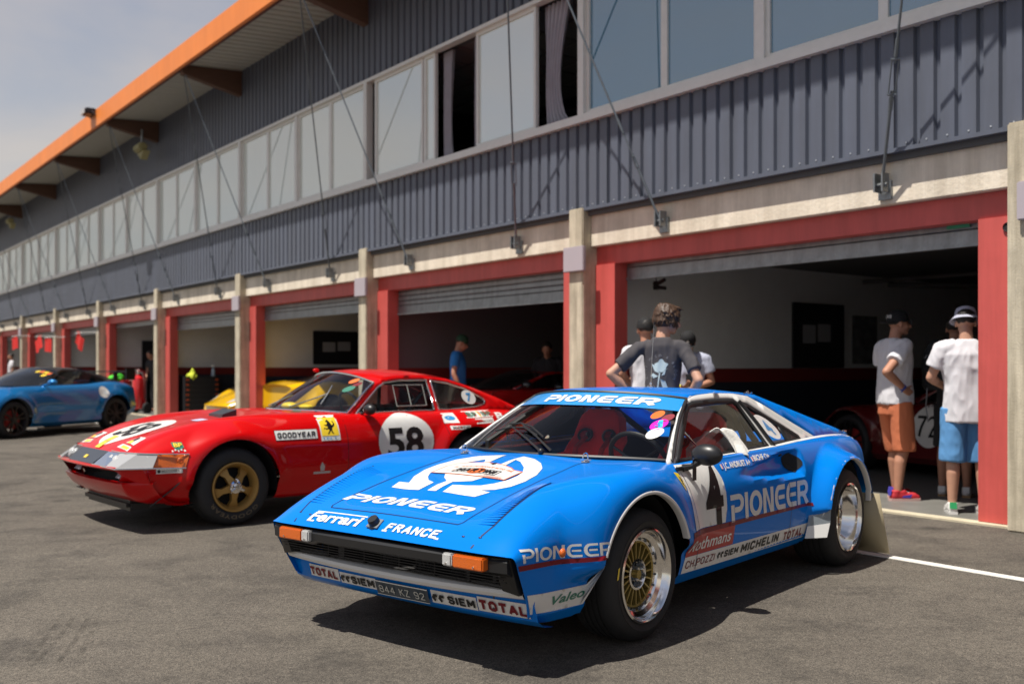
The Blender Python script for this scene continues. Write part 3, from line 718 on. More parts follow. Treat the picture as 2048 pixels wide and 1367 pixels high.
# arch lips
for sd in (1, -1):
    for (cx, cz, rad, yl, wd, zl), nm in ((AF, 'arch_lip'), (AR, 'arch_lip')):
        pts = []
        for i in range(41):
            a = R((22 if cx > -1 else 5) + (138 if cx > -1 else 165) * i / 40); px = cx + rad * math.cos(a); pz = cz + rad * math.sin(a)
            hit = bc.bvh['body'].ray_cast(Vector((cx + (rad + .012) * math.cos(a), 1.6, cz + (rad + .012) * math.sin(a))), Vector(DS))
            yy = hit[0].y if hit[0] is not None and hit[0].y > .5 else .80
            pts.append((px, yy, pz, math.cos(a), math.sin(a)))
        ys = [p[1] for p in pts]; ys = [sum(ys[max(0, i - 2):i + 3]) / len(ys[max(0, i - 2):i + 3]) for i in range(len(ys))]
        vs = []; n = len(pts)
        for i, p in enumerate(pts):
            for dr, dy in ((.009, .000), (.007, .004), (-.004, .005), (-.008, .0), (-.006, -.03)): vs.append((p[0] + p[3] * dr, sd * (ys[i] + dy), p[2] + p[4] * dr))
        fs = [(i * 5 + q, i * 5 + q + 1, (i + 1) * 5 + q + 1, (i + 1) * 5 + q) for i in range(n - 1) for q in range(4)]
        link_mesh(nm, vs, fs, mat('lip_white', (.62, .61, .60), .3, coat=.6), bc.o, True)
# wheel wells and underside
for (cx, cz, rad, *_ ) in (AF, AR):
    for sd in (1, -1):
        b = MB()
        M = Matrix.Translation((cx, sd * .47, cz)) @ Matrix.Rotation(R(-90) * sd, 4, 'X')
        b.lathe([(.02, 0), (rad + .004, 0), (rad + .004, .31 if cx > -1 else .40)], 40, M, *((R(170), R(370)) if sd > 0 else (R(-10), R(190)))); b.build('wheel_well', M_blkm, bc.o)
b = MB(); b.box(-2.8, .62, -.66, .66, .17, .20); b.build('floor_pan', M_blkm, bc.o)
# front: dark recess, bumper bar, lamps, grille, lip, spoiler
b = MB(); b.box(.55, .60, -.72, .72, .2, .5); b.box(.60, .76, -.73, .73, .30, .31); b.box(.6, .88, -.72, .72, .5, .505)
b.box(.6, .80, .735, .738, .34, .5); b.box(.6, .80, -.738, -.735, .34, .5); b.build('grille_recess', M_blkm, bc.o, False)
bar = [(.86, .502), (.918, .502), (.932, .488), (.930, .455), (.905, .44), (.86, .44)]
b = MB(); n = 30; sec = []
for i in range(n + 1):
    y = -.735 + 1.47 * i / n; dx = -.035 * (abs(y) / .735)**3 ; dn = .012 * (abs(y) > .42)
    sec.append([(x + dx, y, z - dn * (z < .47)) for x, z in bar])
vs = [p for s_ in sec for p in s_]; k = len(bar)
fs = [(i * k + q, i * k + (q + 1) % k, (i + 1) * k + (q + 1) % k, (i + 1) * k + q) for i in range(n) for q in range(k)] + [tuple(range(k)), tuple(range(n * k, n * k + k))]
b.add(vs, fs); bump = b.build('bumper', M_blk, bc.o)
for sd in (1, -1):
    q = MB(); q.add([(.87, sd * .66, .50), (.905, sd * .66, .50), (.885, sd * .742, .50), (.86, sd * .745, .50), (.80, sd * .66, .36), (.845, sd * .67, .36), (.83, sd * .742, .345), (.80, sd * .745, .345)], [(0, 1, 2, 3), (7, 6, 5, 4), (0, 4, 5, 1), (1, 5, 6, 2), (2, 6, 7, 3), (3, 7, 4, 0)]); q.build('bumper_corner', M_blk, bc.o)
    L_ = thing_part('indicator', bc.o, (0, 0, 0))
    q = MB(); q.box(.90, .945, sd * .425, sd * .478, .448, .50, ch=.006); q.build('clear_lens', M_clear, L_)
    q = MB(); q.box(.896, .942, sd * .480, sd * .645, .446, .50, ch=.006); q.build('amber_lens', M_amber, L_)
    q = MB()
    for px in (.45, .60): q.tube([(.945, sd * px, .46), (.949, sd * px, .46)], .0045, 8)
    q.build('screw', M_chrome, L_)
b = MB()
for i in range(6): z = .345 + i * .0165; b.box(.80 + .018 * i, .806 + .018 * i, -.70, .70, z, z + .0035)
for y in (-.45, -.2, 0.03, .25, .45): b.box(.70, .80, y - .003, y + .003, .34, .44)
b.build('grille', mat('grille_bar', (.03, .03, .033), .35, metal=.4), bc.o, False)
b = MB(); b.box(.64, .66, -.34, .34, .25, .46); 
for i in range(26): b.box(.66, .664, -.33 + i * .0258, -.325 + i * .0258, .25, .46)
b.box(.70, .78, -.40, -.36, .27, .47); b.box(.70, .76, .40, .43, .27, .47); b.box(.70, .74, -.45, -.30, .40, .46)
b.tube([(.74, -.42, .28), (.76, -.41, .42)], .012, 8); b.tube([(.76, .56, .25), (.77, .57, .40)], .012, 8)
b.build('radiator', mat('radiator_grey', (.07, .07, .075), .5, metal=.5), bc.o, False)
b = MB(); b.tube([(.79, .12, .38), (.80, .0, .36), (.795, -.02, .35)], .004, 6); b.tube([(.79, .12, .375), (.80, .0, .352), (.795, -.03, .345)], .004, 6); b.build('cable', M_dwhite, bc.o)
def lipcurve(y): return .818 - .022 * (abs(y) / .7)**2 - .004 * (abs(y) / .7)**8
lp = [(-.05, .356), (0.0, .354), (.018, .344), (.022, .330), (.014, .315), (-.01, .306), (-.03, .304)]
b = MB(); n = 40; vs = []
for i in range(n + 1):
    y = -.745 + 1.49 * i / n; zz = .012 * (abs(y) / .7)**2
    for dx, z in lp: vs.append((lipcurve(y) + dx, y, z + zz))
k = len(lp); b.add(vs, [(i * k + q, i * k + q + 1, (i + 1) * k + q + 1, (i + 1) * k + q) for i in range(n) for q in range(k - 1)]); b.build('grille_lip', M_wht, bc.o)
b = MB(); vs = []; sp = [(-.03, .312), (-.028, .28), (-.052, .225), (-.095, .195), (-.16, .185)]
for i in range(n + 1):
    y = -.765 + 1.53 * i / n; zz = .012 * (abs(y) / .7)**2 * 1
    for dx, z in sp: vs.append((lipcurve(y) + dx, y, z + (zz if z > .25 else 0) + (.0)))
k = len(sp); b.add(vs, [(i * k + q, i * k + q + 1, (i + 1) * k + q + 1, (i + 1) * k + q) for i in range(n) for q in range(k - 1)]); spo = b.build('front_spoiler', M_blue, bc.o)
bc.addbvh('spoiler', spo)
# stickers and plate below the grille
def panel(n_, y0, y1, z0, z1, m, off=.006, key='spoiler', tilt=0, parent=None): return poly_decal(bc, n_, [(y0, z0), (y1, z0 + tilt), (y1, z1 + tilt), (y0, z1)], PF, DF, m, key, off, step=.03, parent=parent)
ftext = lambda n_, t, a, c, z, h, m, par, off=.010, **k: block_decal(bc, n_, t, a, c, z, h, PF, DF, m, 'spoiler', off, par, **k)
SB = dict(w=.26)
p_ = panel('sticker', .478, .738, .238, .300, M_dwhite); ftext('lettering', 'TOTAL', .488, .730, .246, .044, M_dred, p_, **SB)
p_ = panel('sticker', .215, .472, .235, .292, M_dwhite); ftext('lettering', 'SIEM', .315, .465, .244, .038, M_dblack, p_, **SB)
def siemlogo(y0, z0, h, place, d, key, par, off=.01):
    for sft in (0, 1.05):
        poly_decal(bc, 'logo', [(y0 + (a + sft) * h, z0 + c * h) for a, c in ((0, .5), (.35, 1), (.95, 1), (.95, .62), (.5, .62), (.62, .18), (.35, 0))], place, d, M_dblack, key, off, step=.05, parent=par)
siemlogo(.222, .243, .036, PF, DF, 'spoiler', p_)
p_ = panel('number_plate', -.125, .205, .226, .292, mat('plate_slate', (.045, .06, .075), .4), .014)
panel('plate_edge', -.125, .205, .286, .290, M_dwhite, .016, parent=p_); panel('plate_edge', -.125, .205, .228, .231, M_dwhite, .016, parent=p_)
ftext('lettering', '844 KZ 92', -.10, .185, .242, .034, mat('plate_silver', (.5, .5, .46), .4), p_, .018, w=.13)
p_ = panel('sticker', -.385, -.130, .240, .292, M_dwhite); ftext('lettering', 'SIEM', -.30, -.14, .248, .036, M_dblack, p_, **SB); siemlogo(-.378, .248, .034, PF, DF, 'spoiler', p_)
p_ = panel('sticker', -.62, -.395, .242, .300, M_dwhite); ftext('lettering', 'TOTAL', -.612, -.402, .25, .040, M_dred, p_, **SB)
# hood graphics
MW = M_dwhite
pioneer(bc, -.425, .372, .088, lambda u, v: (.735 - v, u, 1.6), DT, MW, shear=.25, w=.24, name='hood_lettering')
om = arc(0, 0, 1, 1, 0, 0, 1)
def hp(pts): return [(u, v) for u, v in pts]
PT2 = lambda u, v: (-v, u, 1.6)
ringL = [(-.307, -.52), (-.332, -.442), (-.261, -.445), (-.320, -.35), (-.352, -.24), (-.352, -.135), (-.325, -.03), (-.24, .057), (-.091, .107), (-.056, -.079), (-.083, -.109), (-.103, -.048), (-.132, -.018), (-.186, -.071), (-.242, -.142), (-.275, -.214), (-.270, -.283), (-.228, -.345), (-.173, -.397), (-.107, -.43), (-.104, -.538), (-.194, -.537)]
ringR = [(.036, -.121), (.027, .005), (.033, .10), (.128, .067), (.215, .007), (.278, -.064), (.325, -.169), (.338, -.275), (.320, -.362), (.273, -.423), (.214, -.452), (.276, -.458), (.245, -.532), (.139, -.535), (.048, -.533), (.029, -.443), (.106, -.427), (.17, -.402), (.213, -.352), (.242, -.286), (.246, -.218), (.226, -.153), (.184, -.091), (.099, -.013), (.049, .012), (.077, -.111), (.07, -.143)]
fork = [(-.05, -.535), (-.059, -.458), (-.047, -.402), (-.11, -.352), (-.153, -.299), (-.149, -.269), (.102, -.297), (.102, -.317), (.086, -.368), (.033, -.394), (-.003, -.406), (-.004, -.475), (.004, -.534)]
for q_ in (ringL, ringR, fork): poly_decal(bc, 'omega_emblem', q_, PT2, DT, MW, step=.03)
mart = [(-.262, -.283), (-.262, -.165), (-.235, -.122), (-.165, -.094), (-.055, -.085), (.063, -.105), (.14, -.135), (.174, -.16), (.232, -.165), (.228, -.30), (.002, -.308)]
st = poly_decal(bc, 'rally_plate', mart, PT2, DT, M_dwhite, off=.0045, step=.05)
e1, e2 = ribbon(mart, .006, True)
e1, e2 = (e1, e2) if abs(parea(e1)) > abs(parea(e2)) else (e2, e1)
poly_decal(bc, 'plate_border', e1, PT2, DT, M_dora, off=.0055, holes=[e2], step=.06, parent=st)
poly_decal(bc, 'orange_disc', arc(0, -.237, .048, .046, 0, 345, 23), PT2, DT, M_dora, off=.006, step=.05, parent=st)
_p, _w = block('MARTINI', .26, .14); v, f = multifill(_p, .45); v = [(-.122 + a / _w * .244, c * .046) for a, c in v]
bxo = [(-.14, -.270), (.14, -.270), (.14, -.205), (-.14, -.205)]; bxi = [(-.135, -.265), (.135, -.265), (.135, -.210), (-.135, -.210)]
poly_decal(bc, 'lettering', bxo, PT2, DT, M_dblack, off=.007, holes=[bxi], step=.06, parent=st)
bc.decal('lettering', [(a, c - .259) for a, c in v], f, PT2, DT, M_dblack, 'body', .0075, st)
text_decal(bc, 'lettering', '4', -.018, .018, -.125, .038, PT2, DT, M_dblack, off=.0075, parent=st, bold=.015)
v, f = text_fit('1er TOUR DE FRANCE AUTO 1982', -.19, .19, .02, bold=.015); v = [(a, c - .165 - .5 * a * a - .012) for a, c in v]
bc.decal('lettering', v, f, PT2, DT, M_dora, 'body', .0065, st)
text_decal(bc, 'lettering', '21-27 septembre', .06, .20, -.295, .014, PT2, DT, M_dora, off=.0065, parent=st); text_decal(bc, 'lettering', 'Nice 1982', -.20, -.14, -.245, .012, PT2, DT, M_dora, off=.0065, parent=st)
# Ferrari / FRANCE on the nose edge
PN = lambda u, v: (.905 - v * .75, u, 1.6)
text_decal(bc, 'nose_lettering', 'Ferrari', -.478, -.118, 0, .054, PN, DT, MW, shear=.25, bold=.03)
poly_decal(bc, 'nose_lettering', rect(-.455, -.112, .060, .068), PN, DT, MW, step=.05)
block_decal(bc, 'nose_lettering', 'FRANCE', .04, .368, -.003, .046, PN, DT, MW, shear=.3, w=.22)
for (y0, y1) in ((-.478, -.43), (.03, .06), (.345, .37)): poly_decal(bc, 'nose_lettering', rect(y0, y1, -.004, .004), PN, DT, MW, step=.05)
b = MB(); M = Matrix.Translation((.885, -.035, .567)) @ Matrix.Rotation(R(35), 4, 'Y')
b.lathe([(0, .03), (.024, .03), (.026, .02), (.026, 0), (.034, -.002)], 20, M); b.build('socket_cap', M_blk, bc.o)
b = MB(); b.box(-.028, .028, -.036, .036, -.001, .004, M, ch=.0015); b.build('cap_plate', M_zinc, bc.o)
# lid outline, slits, hinges, pins
DK = mat('panel_gap', (.004, .02, .07), .5)
lid = [(-.40, .13), (-.418, -.80), (-.405, -.82), (.405, -.82), (.418, -.80), (.40, .13)]
poly_decal(bc, 'panel_gap', ribbon(lid, .006), PT2, DT, DK, off=.0016, step=.05)
for sd in (1, -1):
    b = MB()
    for i in range(22):
        x = .80 - i * .0185; hz = bc.bvh['body'].ray_cast(Vector((x, sd * .50, 1.5)), Vector(DT))[0].z; hz2 = bc.bvh['body'].ray_cast(Vector((x, sd * .578, 1.5)), Vector(DT))[0].z
        b.add([(x, sd * .50, hz + .001), (x, sd * .582, hz2 + .006), (x - .012, sd * .582, hz2 + .009), (x - .012, sd * .50, hz + .002), (x - .016, sd * .582, hz2 + .001), (x - .016, sd * .50, hz - .001)], [(0, 1, 2, 3), (3, 2, 4, 5), (0, 5, 4, 1), (1, 4, 2)])
    b.build('louvre', M_blue, bc.o, False)
    poly_decal(bc, 'panel_gap', ribbon([(sd * .560, -.915), (sd * .585, -.80), (sd * .585, -.38)], .009), PT2, DT, DK, off=.0016, step=.05)
    b = MB(); x, y = -.125, sd * .403; z = .792
    b.lathe([(0, .006), (.02, .005), (.022, 0)], 14, Matrix.Translation((x, y, z))); b.tube([(x + .022 * math.cos(a), y, z + .022 + .024 * math.sin(a)) for a in [R(q) for q in range(-60, 241, 25)]], .003, 6); b.tube([(x, y - .03, z + .01), (x, y + .035, z + .012)], .0025, 6)
    b.build('hood_pin', M_chrome, bc.o)
    b = MB()
    for (px, py) in ((.878, .487), (.868, .57)):
        z = bc.bvh['body'].ray_cast(Vector((px, sd * py, 1.5)), Vector(DT))[0].z; b.ball((px, sd * py, z), (.006, .009, .004), 10, 6)
    b.build('screw', mat('dark_screw', (.05, .04, .08), .3, metal=.6), bc.o)
# side livery (left and right)
for sd in (1, -1):
    ps = (lambda u, z, sd=sd: (-u, sd * 1.6, z)); ds = (0, -sd, 0)
    A = lambda n_, poly, m, off=.0022, **k: poly_decal(bc, n_, poly, ps, ds, m, off=off, **k)
    cir = lambda c, r, a0, a1, n_=12: [(-c[0] + r * math.cos(R(a)), c[1] + r * math.sin(R(a))) for a in np.linspace(a0, a1, n_)]
    gF = (AF[0], AF[1]); rF = AF[2] + .018
    strp = [(.39, .452), (1.88, .442), (1.88, .424), (.39, .424)]
    A('maroon_stripe', strp, M_dred, .003, step=.02)
    A('maroon_stripe', [(-.868, .474), (-.35, .458), (-.35, .440), (-.862, .452)], M_dred, .003, step=.02)
    A('white_band', [(.39, .326), (1.88, .318), (1.84, .236), (.372, .247)], M_dwhite, .0022, step=.02)
    A('white_band', [(-.80, .345), (-.36, .328), (-.345, .300), (-.37, .268), (-.41, .246), (-.758, .258)], M_dwhite, .0022, step=.02)
    rb = A('red_panel', [(.388, .424), (.91, .424), (.885, .327), (.388, .327)], mat('panel_red', (.40, .022, .02), .4, coat=.15), .0032, step=.02)
    # white door sash with number
    sash = [(.43, .772), (.415, .70), (.42, .60), (.437, .455), (.80, .452), (.825, .52), (.825, .605), (.815, .68), (.79, .742), (.775, .768)]
    sh_ = A('door_sash', sash, M_dwhite, .0024, step=.02)
    text_decal(bc, 'race_number', '4', *((.60, .785) if sd > 0 else (-.785, -.60)), .462, .275, ps if sd > 0 else (lambda u, z: (u, -1.6, z)), ds, M_dblack, off=.005, parent=sh_, bold=.03)
    wdw = lambda a, c: (a, c) if sd > 0 else (c, a)
    pp = ps if sd > 0 else (lambda u, z: (-(2.9 - u), -1.6, z))
    pioneer(bc, .865, 1.862, .142, lambda u, z, pp=pp: pp(u, z + .443 - .0 * u), ds, M_dwhite, name='side_lettering', w=.20, off=.003) if sd > 0 else None
    if sd > 0:
        pioneer(bc, -.84, -.355, .054, lambda u, z: ps(u, z + .482 - .04 * (u + .885)), ds, M_dwhite, name='side_lettering', w=.17)
        text_decal(bc, 'side_lettering', 'Rothmans', .40, .865, .350, .056, ps, ds, M_dwhite, off=.005, parent=rb, bold=.015, shear=.35, sx=.9)
        block_decal(bc, 'side_lettering', 'CH.POZZI', .40, .70, .268, .038, ps, ds, M_dred, shear=.1, w=.15)
        block_decal(bc, 'side_lettering', 'SIEM', .80, .965, .268, .036, ps, ds, M_dblack, shear=.2, w=.24); siemlogo(.725, .268, .034, ps, ds, 'body', bc.body, .004)
        block_decal(bc, 'side_lettering', 'MICHELIN', .99, 1.475, .262, .048, ps, ds, M_dblack, shear=.25, w=.24)
        block_decal(bc, 'side_lettering', 'TOTAL', 1.53, 1.81, .254, .050, ps, ds, M_dred, shear=.2, w=.26)
        text_decal(bc, 'side_lettering', 'Valeo', -.655, -.43, .283, .036, ps, ds, M_dgrn, off=.004, shear=.3, bold=.02)
        text_decal(bc, 'driver_names', 'J.C. ANDRUET A+', .88, 1.19, .722, .028, lambda u, z: ps(u, z), ds, M_dwhite, off=.004, bold=.035)
        text_decal(bc, 'driver_names', 'BICHE O+', 1.25, 1.45, .737, .028, lambda u, z: ps(u, z), ds, M_dwhite, off=.004, bold=.035)
        for x in (.845, 1.215):
            for i, m in enumerate((M_dblu, M_dwhite, M_dora)): A('flag_sticker', rect(x + i * .008, x + i * .008 + .008, .722 + (x > 1) * .013, .746 + (x > 1) * .013), m, .004, step=.05)
    DX = .055
    shd = [(.300, .745), (.326, .742), (.356, .735), (.362, .70), (.350, .672), (.335, .655), (.315, .672), (.302, .70)]
    shd = [(a + DX, c) for a, c in shd]
    q = A('shield_badge', shd, M_dyel, .003, step=.05)
    if sd > 0: badge_horse(bc, lambda a, c: ps(.305 + DX + a * .048, .668 + c * .062), ds, parent=q)
    for ln in ([(.44, .765), (.455, .60), (.50, .446), (.505, .25)], [(1.60, .60), (1.63, .45), (1.60, .25)], [(-.02, .70), (.0, .70)]):
        A('panel_gap', ribbon(ln, .004), DK, .0046, step=.05)
    # lens on wing, scoop hole, tape band along the shoulder
    h = bc.bvh['body'].ray_cast(Vector((.60, sd * 1.6, .492)), Vector(ds))[0]
    b = MB(); b.ball((.60, sd * (abs(h.y) + .004), .492), (.017, .014, .019), 14, 8); b.build('side_repeater', M_amber, bc.o)
    A('air_intake', arc(1.785, .686, .064, .058, 0, 345, 23), M_blkm, .003, step=.05)
    pt = (lambda u, v, sd=sd: (-v if False else -u, sd * v, 1.6))
    poly_decal(bc, 'shoulder_stripe', [(.42, .70), (1.0, .725), (1.7, .733), (2.3, .735), (2.75, .735), (2.98, .70), (3.06, .60), (3.02, .60), (2.9, .66), (2.6, .685), (2.0, .695), (1.0, .695), (.46, .68)], pt, DT, M_dwhite, off=.002, step=.05)
# stone guard ahead of the rear wheel (clear plastic)
g_ = [(2.06, .415), (2.115, .415), (2.20, .29), (2.12, .236), (1.93, .226), (1.905, .30)]
for sd in (1, -1):
    vs = []; pl = [(-1.86, .822, .43), (-2.0, .85, .43), (-1.99, .955, .43), (-1.935, .93, .28), (-1.80, .815, .225), (-1.70, .815, .235), (-1.90, .93, .225)]
    b = MB(); a = [(-1.88, .838, .422), (-1.945, .945, .422), (-1.94, .94, .32), (-1.915, .93, .235), (-1.82, .83, .230), (-1.85, .834, .30)]
    b.add([(x, sd * y, z) for x, y, z in a[2:]], [(3, 0, 1, 2)]); b.build('guard_corner', M_wht, bc.o)
    b = MB(); b.add([(x, sd * y, z) for x, y, z in a], [(0, 1, 2, 5)]); b.build('stone_guard', glass_mat('guard_plastic', (.8, .88, .92), 1.4, base=(.42, .48, .52), opaque=.45), bc.o)
    b = MB(); b.add([(-2.66, sd * .70, .43), (-2.66, sd * .99, .43), (-2.74, sd * 1.03, .03), (-2.74, sd * .72, .03)], [(0, 1, 2, 3)]); o = b.build('mud_flap', mat('flap_beige', (.36, .30, .19), .55), bc.o); md = o.modifiers.new('t', 'SOLIDIFY'); md.thickness = .004
b = MB(); b.ball((-2.58, .84, .28), (.10, .06, .14)); b.build('silencer', M_blk, bc.o)
# ---- greenhouse
ysf = lambda x, z: .708 - (z - .775) * .60 - .03 * max(0, (-x - 2.2))
wd1 = [(-.50, .783), (-.585, .84), (-.72, .935), (-.86, 1.03), (-.90, 1.052), (-.97, 1.064), (-1.25, 1.072), (-1.47, 1.068), (-1.50, 1.05), (-1.545, .93), (-1.60, .79), (-1.2, .783)]
wd2 = [(-1.555, 1.050), (-1.62, 1.035), (-1.75, .975), (-1.92, .90), (-2.08, .828), (-2.085, .81), (-2.05, .80), (-1.655, .79), (-1.60, .93)]
outer = [(-.40, .770), (-.43, .80), (-.62, .925), (-.80, 1.03), (-.90, 1.077), (-.99, 1.103), (-1.25, 1.112), (-1.50, 1.105), (-1.68, 1.085), (-1.85, 1.02), (-2.05, .93), (-2.35, .80), (-2.30, .79), (-1.2, .765)]
bc.side_patch('window_surround', outer, [wd1, wd2], ysf, M_wht)
blue_sail = [(-1.50, 1.106), (-1.78, 1.092), (-2.0, 1.035), (-2.4, .935), (-2.75, .85), (-2.95, .795), (-2.35, .795), (-2.05, .925), (-1.85, 1.015), (-1.68, 1.081)]
bc.side_patch('sail_panel', blue_sail, [], lambda x, z: ysf(x, z) - .001, M_blue)
def grow(poly, d):
    a, c = ribbon(poly, 2 * d, True); return a if abs(parea(a)) > abs(parea(c)) else c
def shrink(poly, d):
    a, c = ribbon(poly, 2 * d, True); return a if abs(parea(a)) < abs(parea(c)) else c
for wv in (wd1, wd2):
    bc.side_patch('window_seal', grow(wv, .008), [shrink(wv, .017)], ysf, M_rubber, .012, parent=None, off=.004)
    bc.side_patch('side_window', shrink(wv, .005), [], ysf, M_cglass, 0, off=-.006)
lv = [(-1.87, .91), (-2.07, .826), (-2.05, .805), (-1.88, .80)]
bc.side_patch('quarter_louvre', lv, [], ysf, M_blk, .006, off=.0)
for sd in (1, -1):
    b = MB(); b.tube([(-1.525, sd * (ysf(0, 1.06) + .004), 1.06), (-1.60, sd * (ysf(0, .93) + .006), .93), (-1.66, sd * (ysf(0, .78) + .012), .775), (-1.70, sd * .725, .735)], .013, 8); b.build('window_post', M_blk, bc.o)
    b = MB(); b.tube([(-.74, sd * (ysf(0, .94) - .02), .94), (-.80, sd * (ysf(0, .86) - .02), .86), (-.87, sd * (ysf(0, .79) - .02), .785)], .006, 8); b.build('quarterlight_bar', M_chrome, bc.o)
# roof
def roofgrid(cl, sdl, nx_, ny_, m, name, crown=0.0, mid=None):
    """cl centre line, sdl side line [(x,y,z)]; symmetric loft"""
    V = []; F = []; ts = np.linspace(0, 1, nx_)
    def along(l):
        a = np.array(l, float); d = np.r_[0, np.cumsum(np.linalg.norm(np.diff(a, axis=0), axis=1))]; d /= d[-1]; return np.stack([pchip(d, a[:, i])(ts) for i in range(3)], 1)
    C, S = along(cl), along(sdl)
    for i in range(nx_):
        for j in range(-ny_, ny_ + 1):
            t = abs(j) / ny_; p = C[i] * (1 - t**2) + S[i] * t**2; y = S[i][1] * t; V.append((p[0], y if j >= 0 else -y, p[2] + crown * (t**2 - t**4)))
    w_ = 2 * ny_ + 1
    F = [(i * w_ + j, i * w_ + j + 1, (i + 1) * w_ + j + 1, (i + 1) * w_ + j) for i in range(nx_ - 1) for j in range(w_ - 1)]
    o = link_mesh(name, V, F, m, None, True); return o
rsd = [(-.93, ysf(0, 1.083), 1.083), (-1.02, ysf(0, 1.102), 1.105), (-1.25, ysf(0, 1.113), 1.113), (-1.5, ysf(0, 1.105), 1.107), (-1.78, ysf(0, 1.092), 1.092)]
rf = roofgrid([(-.755, 0, 1.118), (-.86, 0, 1.134), (-1.1, 0, 1.139), (-1.4, 0, 1.137), (-1.78, 0, 1.112)], rsd, 24, 14, M_blue, 'roof', .02); rf.parent = bc.o
md = rf.modifiers.new('t', 'SOLIDIFY'); md.thickness = .01; md.offset = -1; bc.addbvh('roof', rf)
wb = [(-.47, ysf(0, .79), .785), (-.60, ysf(0, .885), .885), (-.75, ysf(0, .985), .985), (-.93, ysf(0, 1.083), 1.083)]
ws = roofgrid([(-.215, 0, .80), (-.40, 0, .918), (-.58, 0, 1.025), (-.755, 0, 1.118)], wb, 16, 14, glass_mat('screen_glass_clear', (.95, .97, .96), 1.33), 'windshield', .015); ws.parent = bc.o; bc.addbvh('ws', ws)
V = [v.co for v in ws.data.vertices]; w_ = 29
edge = [V[i * w_] for i in range(16)] + [V[15 * w_ + j] for j in range(1, w_)] + [V[i * w_ + w_ - 1] for i in range(14, -1, -1)] + [V[j] for j in range(w_ - 2, 0, -1)]
b = MB(); b.tube([Vector(p) + Vector((.004, 0, .003)) for p in edge], .011, 6, closed=True); b.build('windshield_seal', M_rubber, bc.o)
# sun strip across the top of the windshield
VB = []; FB = []; nb = 6
for i in range(nb + 1):
    r_ = 15 - i * .62; i0 = int(math.floor(r_)); fr_ = r_ - i0
    for j in range(w_):
        a_ = V[min(15, i0 + 1) * w_ + j]; c_ = V[i0 * w_ + j]; VB.append(c_ * (1 - fr_) + a_ * fr_ + Vector((.004, 0, .005)))
FB = [(i * w_ + j, i * w_ + j + 1, (i + 1) * w_ + j + 1, (i + 1) * w_ + j) for i in range(nb) for j in range(w_ - 1)]
ban = link_mesh('sun_strip', VB, FB, mat('strip_blue', (.02, .25, .62), .3, coat=.6), bc.o, True); bc.addbvh('strip', ban)
pioneer(bc, -.285, .43, .036, lambda u, z: (1.2, u, z + 1.048 + .018 * (1 - (u / .5)**2)), DF, M_dwhite, 'strip', .25, .004, ban, 'strip_lettering', w=.24)
# windshield stickers
for (y, z, m, r_) in ((.475, 1.005, M_dora, .026), (.53, .99, mat('decal_wine', (.25, .04, .05), .4), .024), (.52, .957, mat('decal_magenta', (.70, .01, .42), .4), .034), (.535, .915, M_dwhite, .034)):
    q = poly_decal(bc, 'windshield_sticker', arc(y, z, r_, r_ * .78, 0, 345, 23), PF, DF, m, 'ws', .004, step=.05, parent=ws)
poly_decal(bc, 'windshield_sticker', [(.505, .975), (.53, .94), (.545, .945), (.52, .98)], PF, DF, mat('decal_cyan', (.05, .5, .8), .4), 'ws', .006, step=.05, parent=ws)
text_decal(bc, 'sticker_mark', 'S', .510, .530, .946, .022, PF, DF, M_dblu, 'ws', .008, ws, bold=.02)
# number roundel on the quarter window
vs, fs = fillpoly(arc(-1.71, .90, .10, .075, 0, 350, 30), (), .05)
def tilt(x, z): return x, z
rl = link_mesh('window_roundel', [(x, ysf(x, z) + .006, z) for x, z in [(p[0] - (p[1] - .9) * -.9, p[1]) for p in vs]], [tuple(reversed(f)) for f in fs], M_dwhite, bc.o)
v, f = text_fit('4', 1.675, 1.745, .085, bold=.02); link_mesh('roundel_number', [(-(a) + (c - .045) * .9, ysf(0, c + .855) + .008, c + .855) for a, c in v], f, M_dblu, rl)
# rear bulkhead window and deck between the sails
b = MB(); b.add([(-1.74, -.50, 1.07), (-1.74, .50, 1.07), (-1.80, .66, .80), (-1.80, -.66, .80)], [(0, 1, 2, 3)]); b.build('rear_window', M_cglass, bc.o)
for y in (-.25, 0, .25):
    pass
b = MB(); b.box(-1.82, -1.77, -.68, .68, .22, .80); b.build('bulkhead', M_blkm, bc.o)
# antenna, roof loop
b = MB(); b.lathe([(0, .035), (.008, .033), (.012, .018), (.026, .01), (.03, 0)], 16, Matrix.Translation((-1.42, 0, 1.134))); b.tube([(-1.42, 0, 1.165), (-1.43, 0, 1.30), (-1.455, 0, 1.52)], [.0022, .0018, .0012], 6); b.build('antenna', M_chrome, bc.o)
b = MB(); b.tube([(-1.455, 0, 1.52), (-1.458, 0, 1.545)], .004, 6); b.build('antenna_tip', M_blk, bc.o)
for (x, y, z) in ((-1.72, .50, 1.097), (-2.98, .62, .80)):
    b = MB(); b.tube([(x + .05, y, z), (x + .0, y, z + .012), (x - .05, y + .01, z + .01), (x - .07, y, z + .004), (x - .05, y - .01, z + .001), (x, y, z + .002)], .004, 6); b.tube([(x, y + .01, z - .005), (x, y + .01, z + .02)], .004, 6); b.build('catch_loop', M_chrome, bc.o)
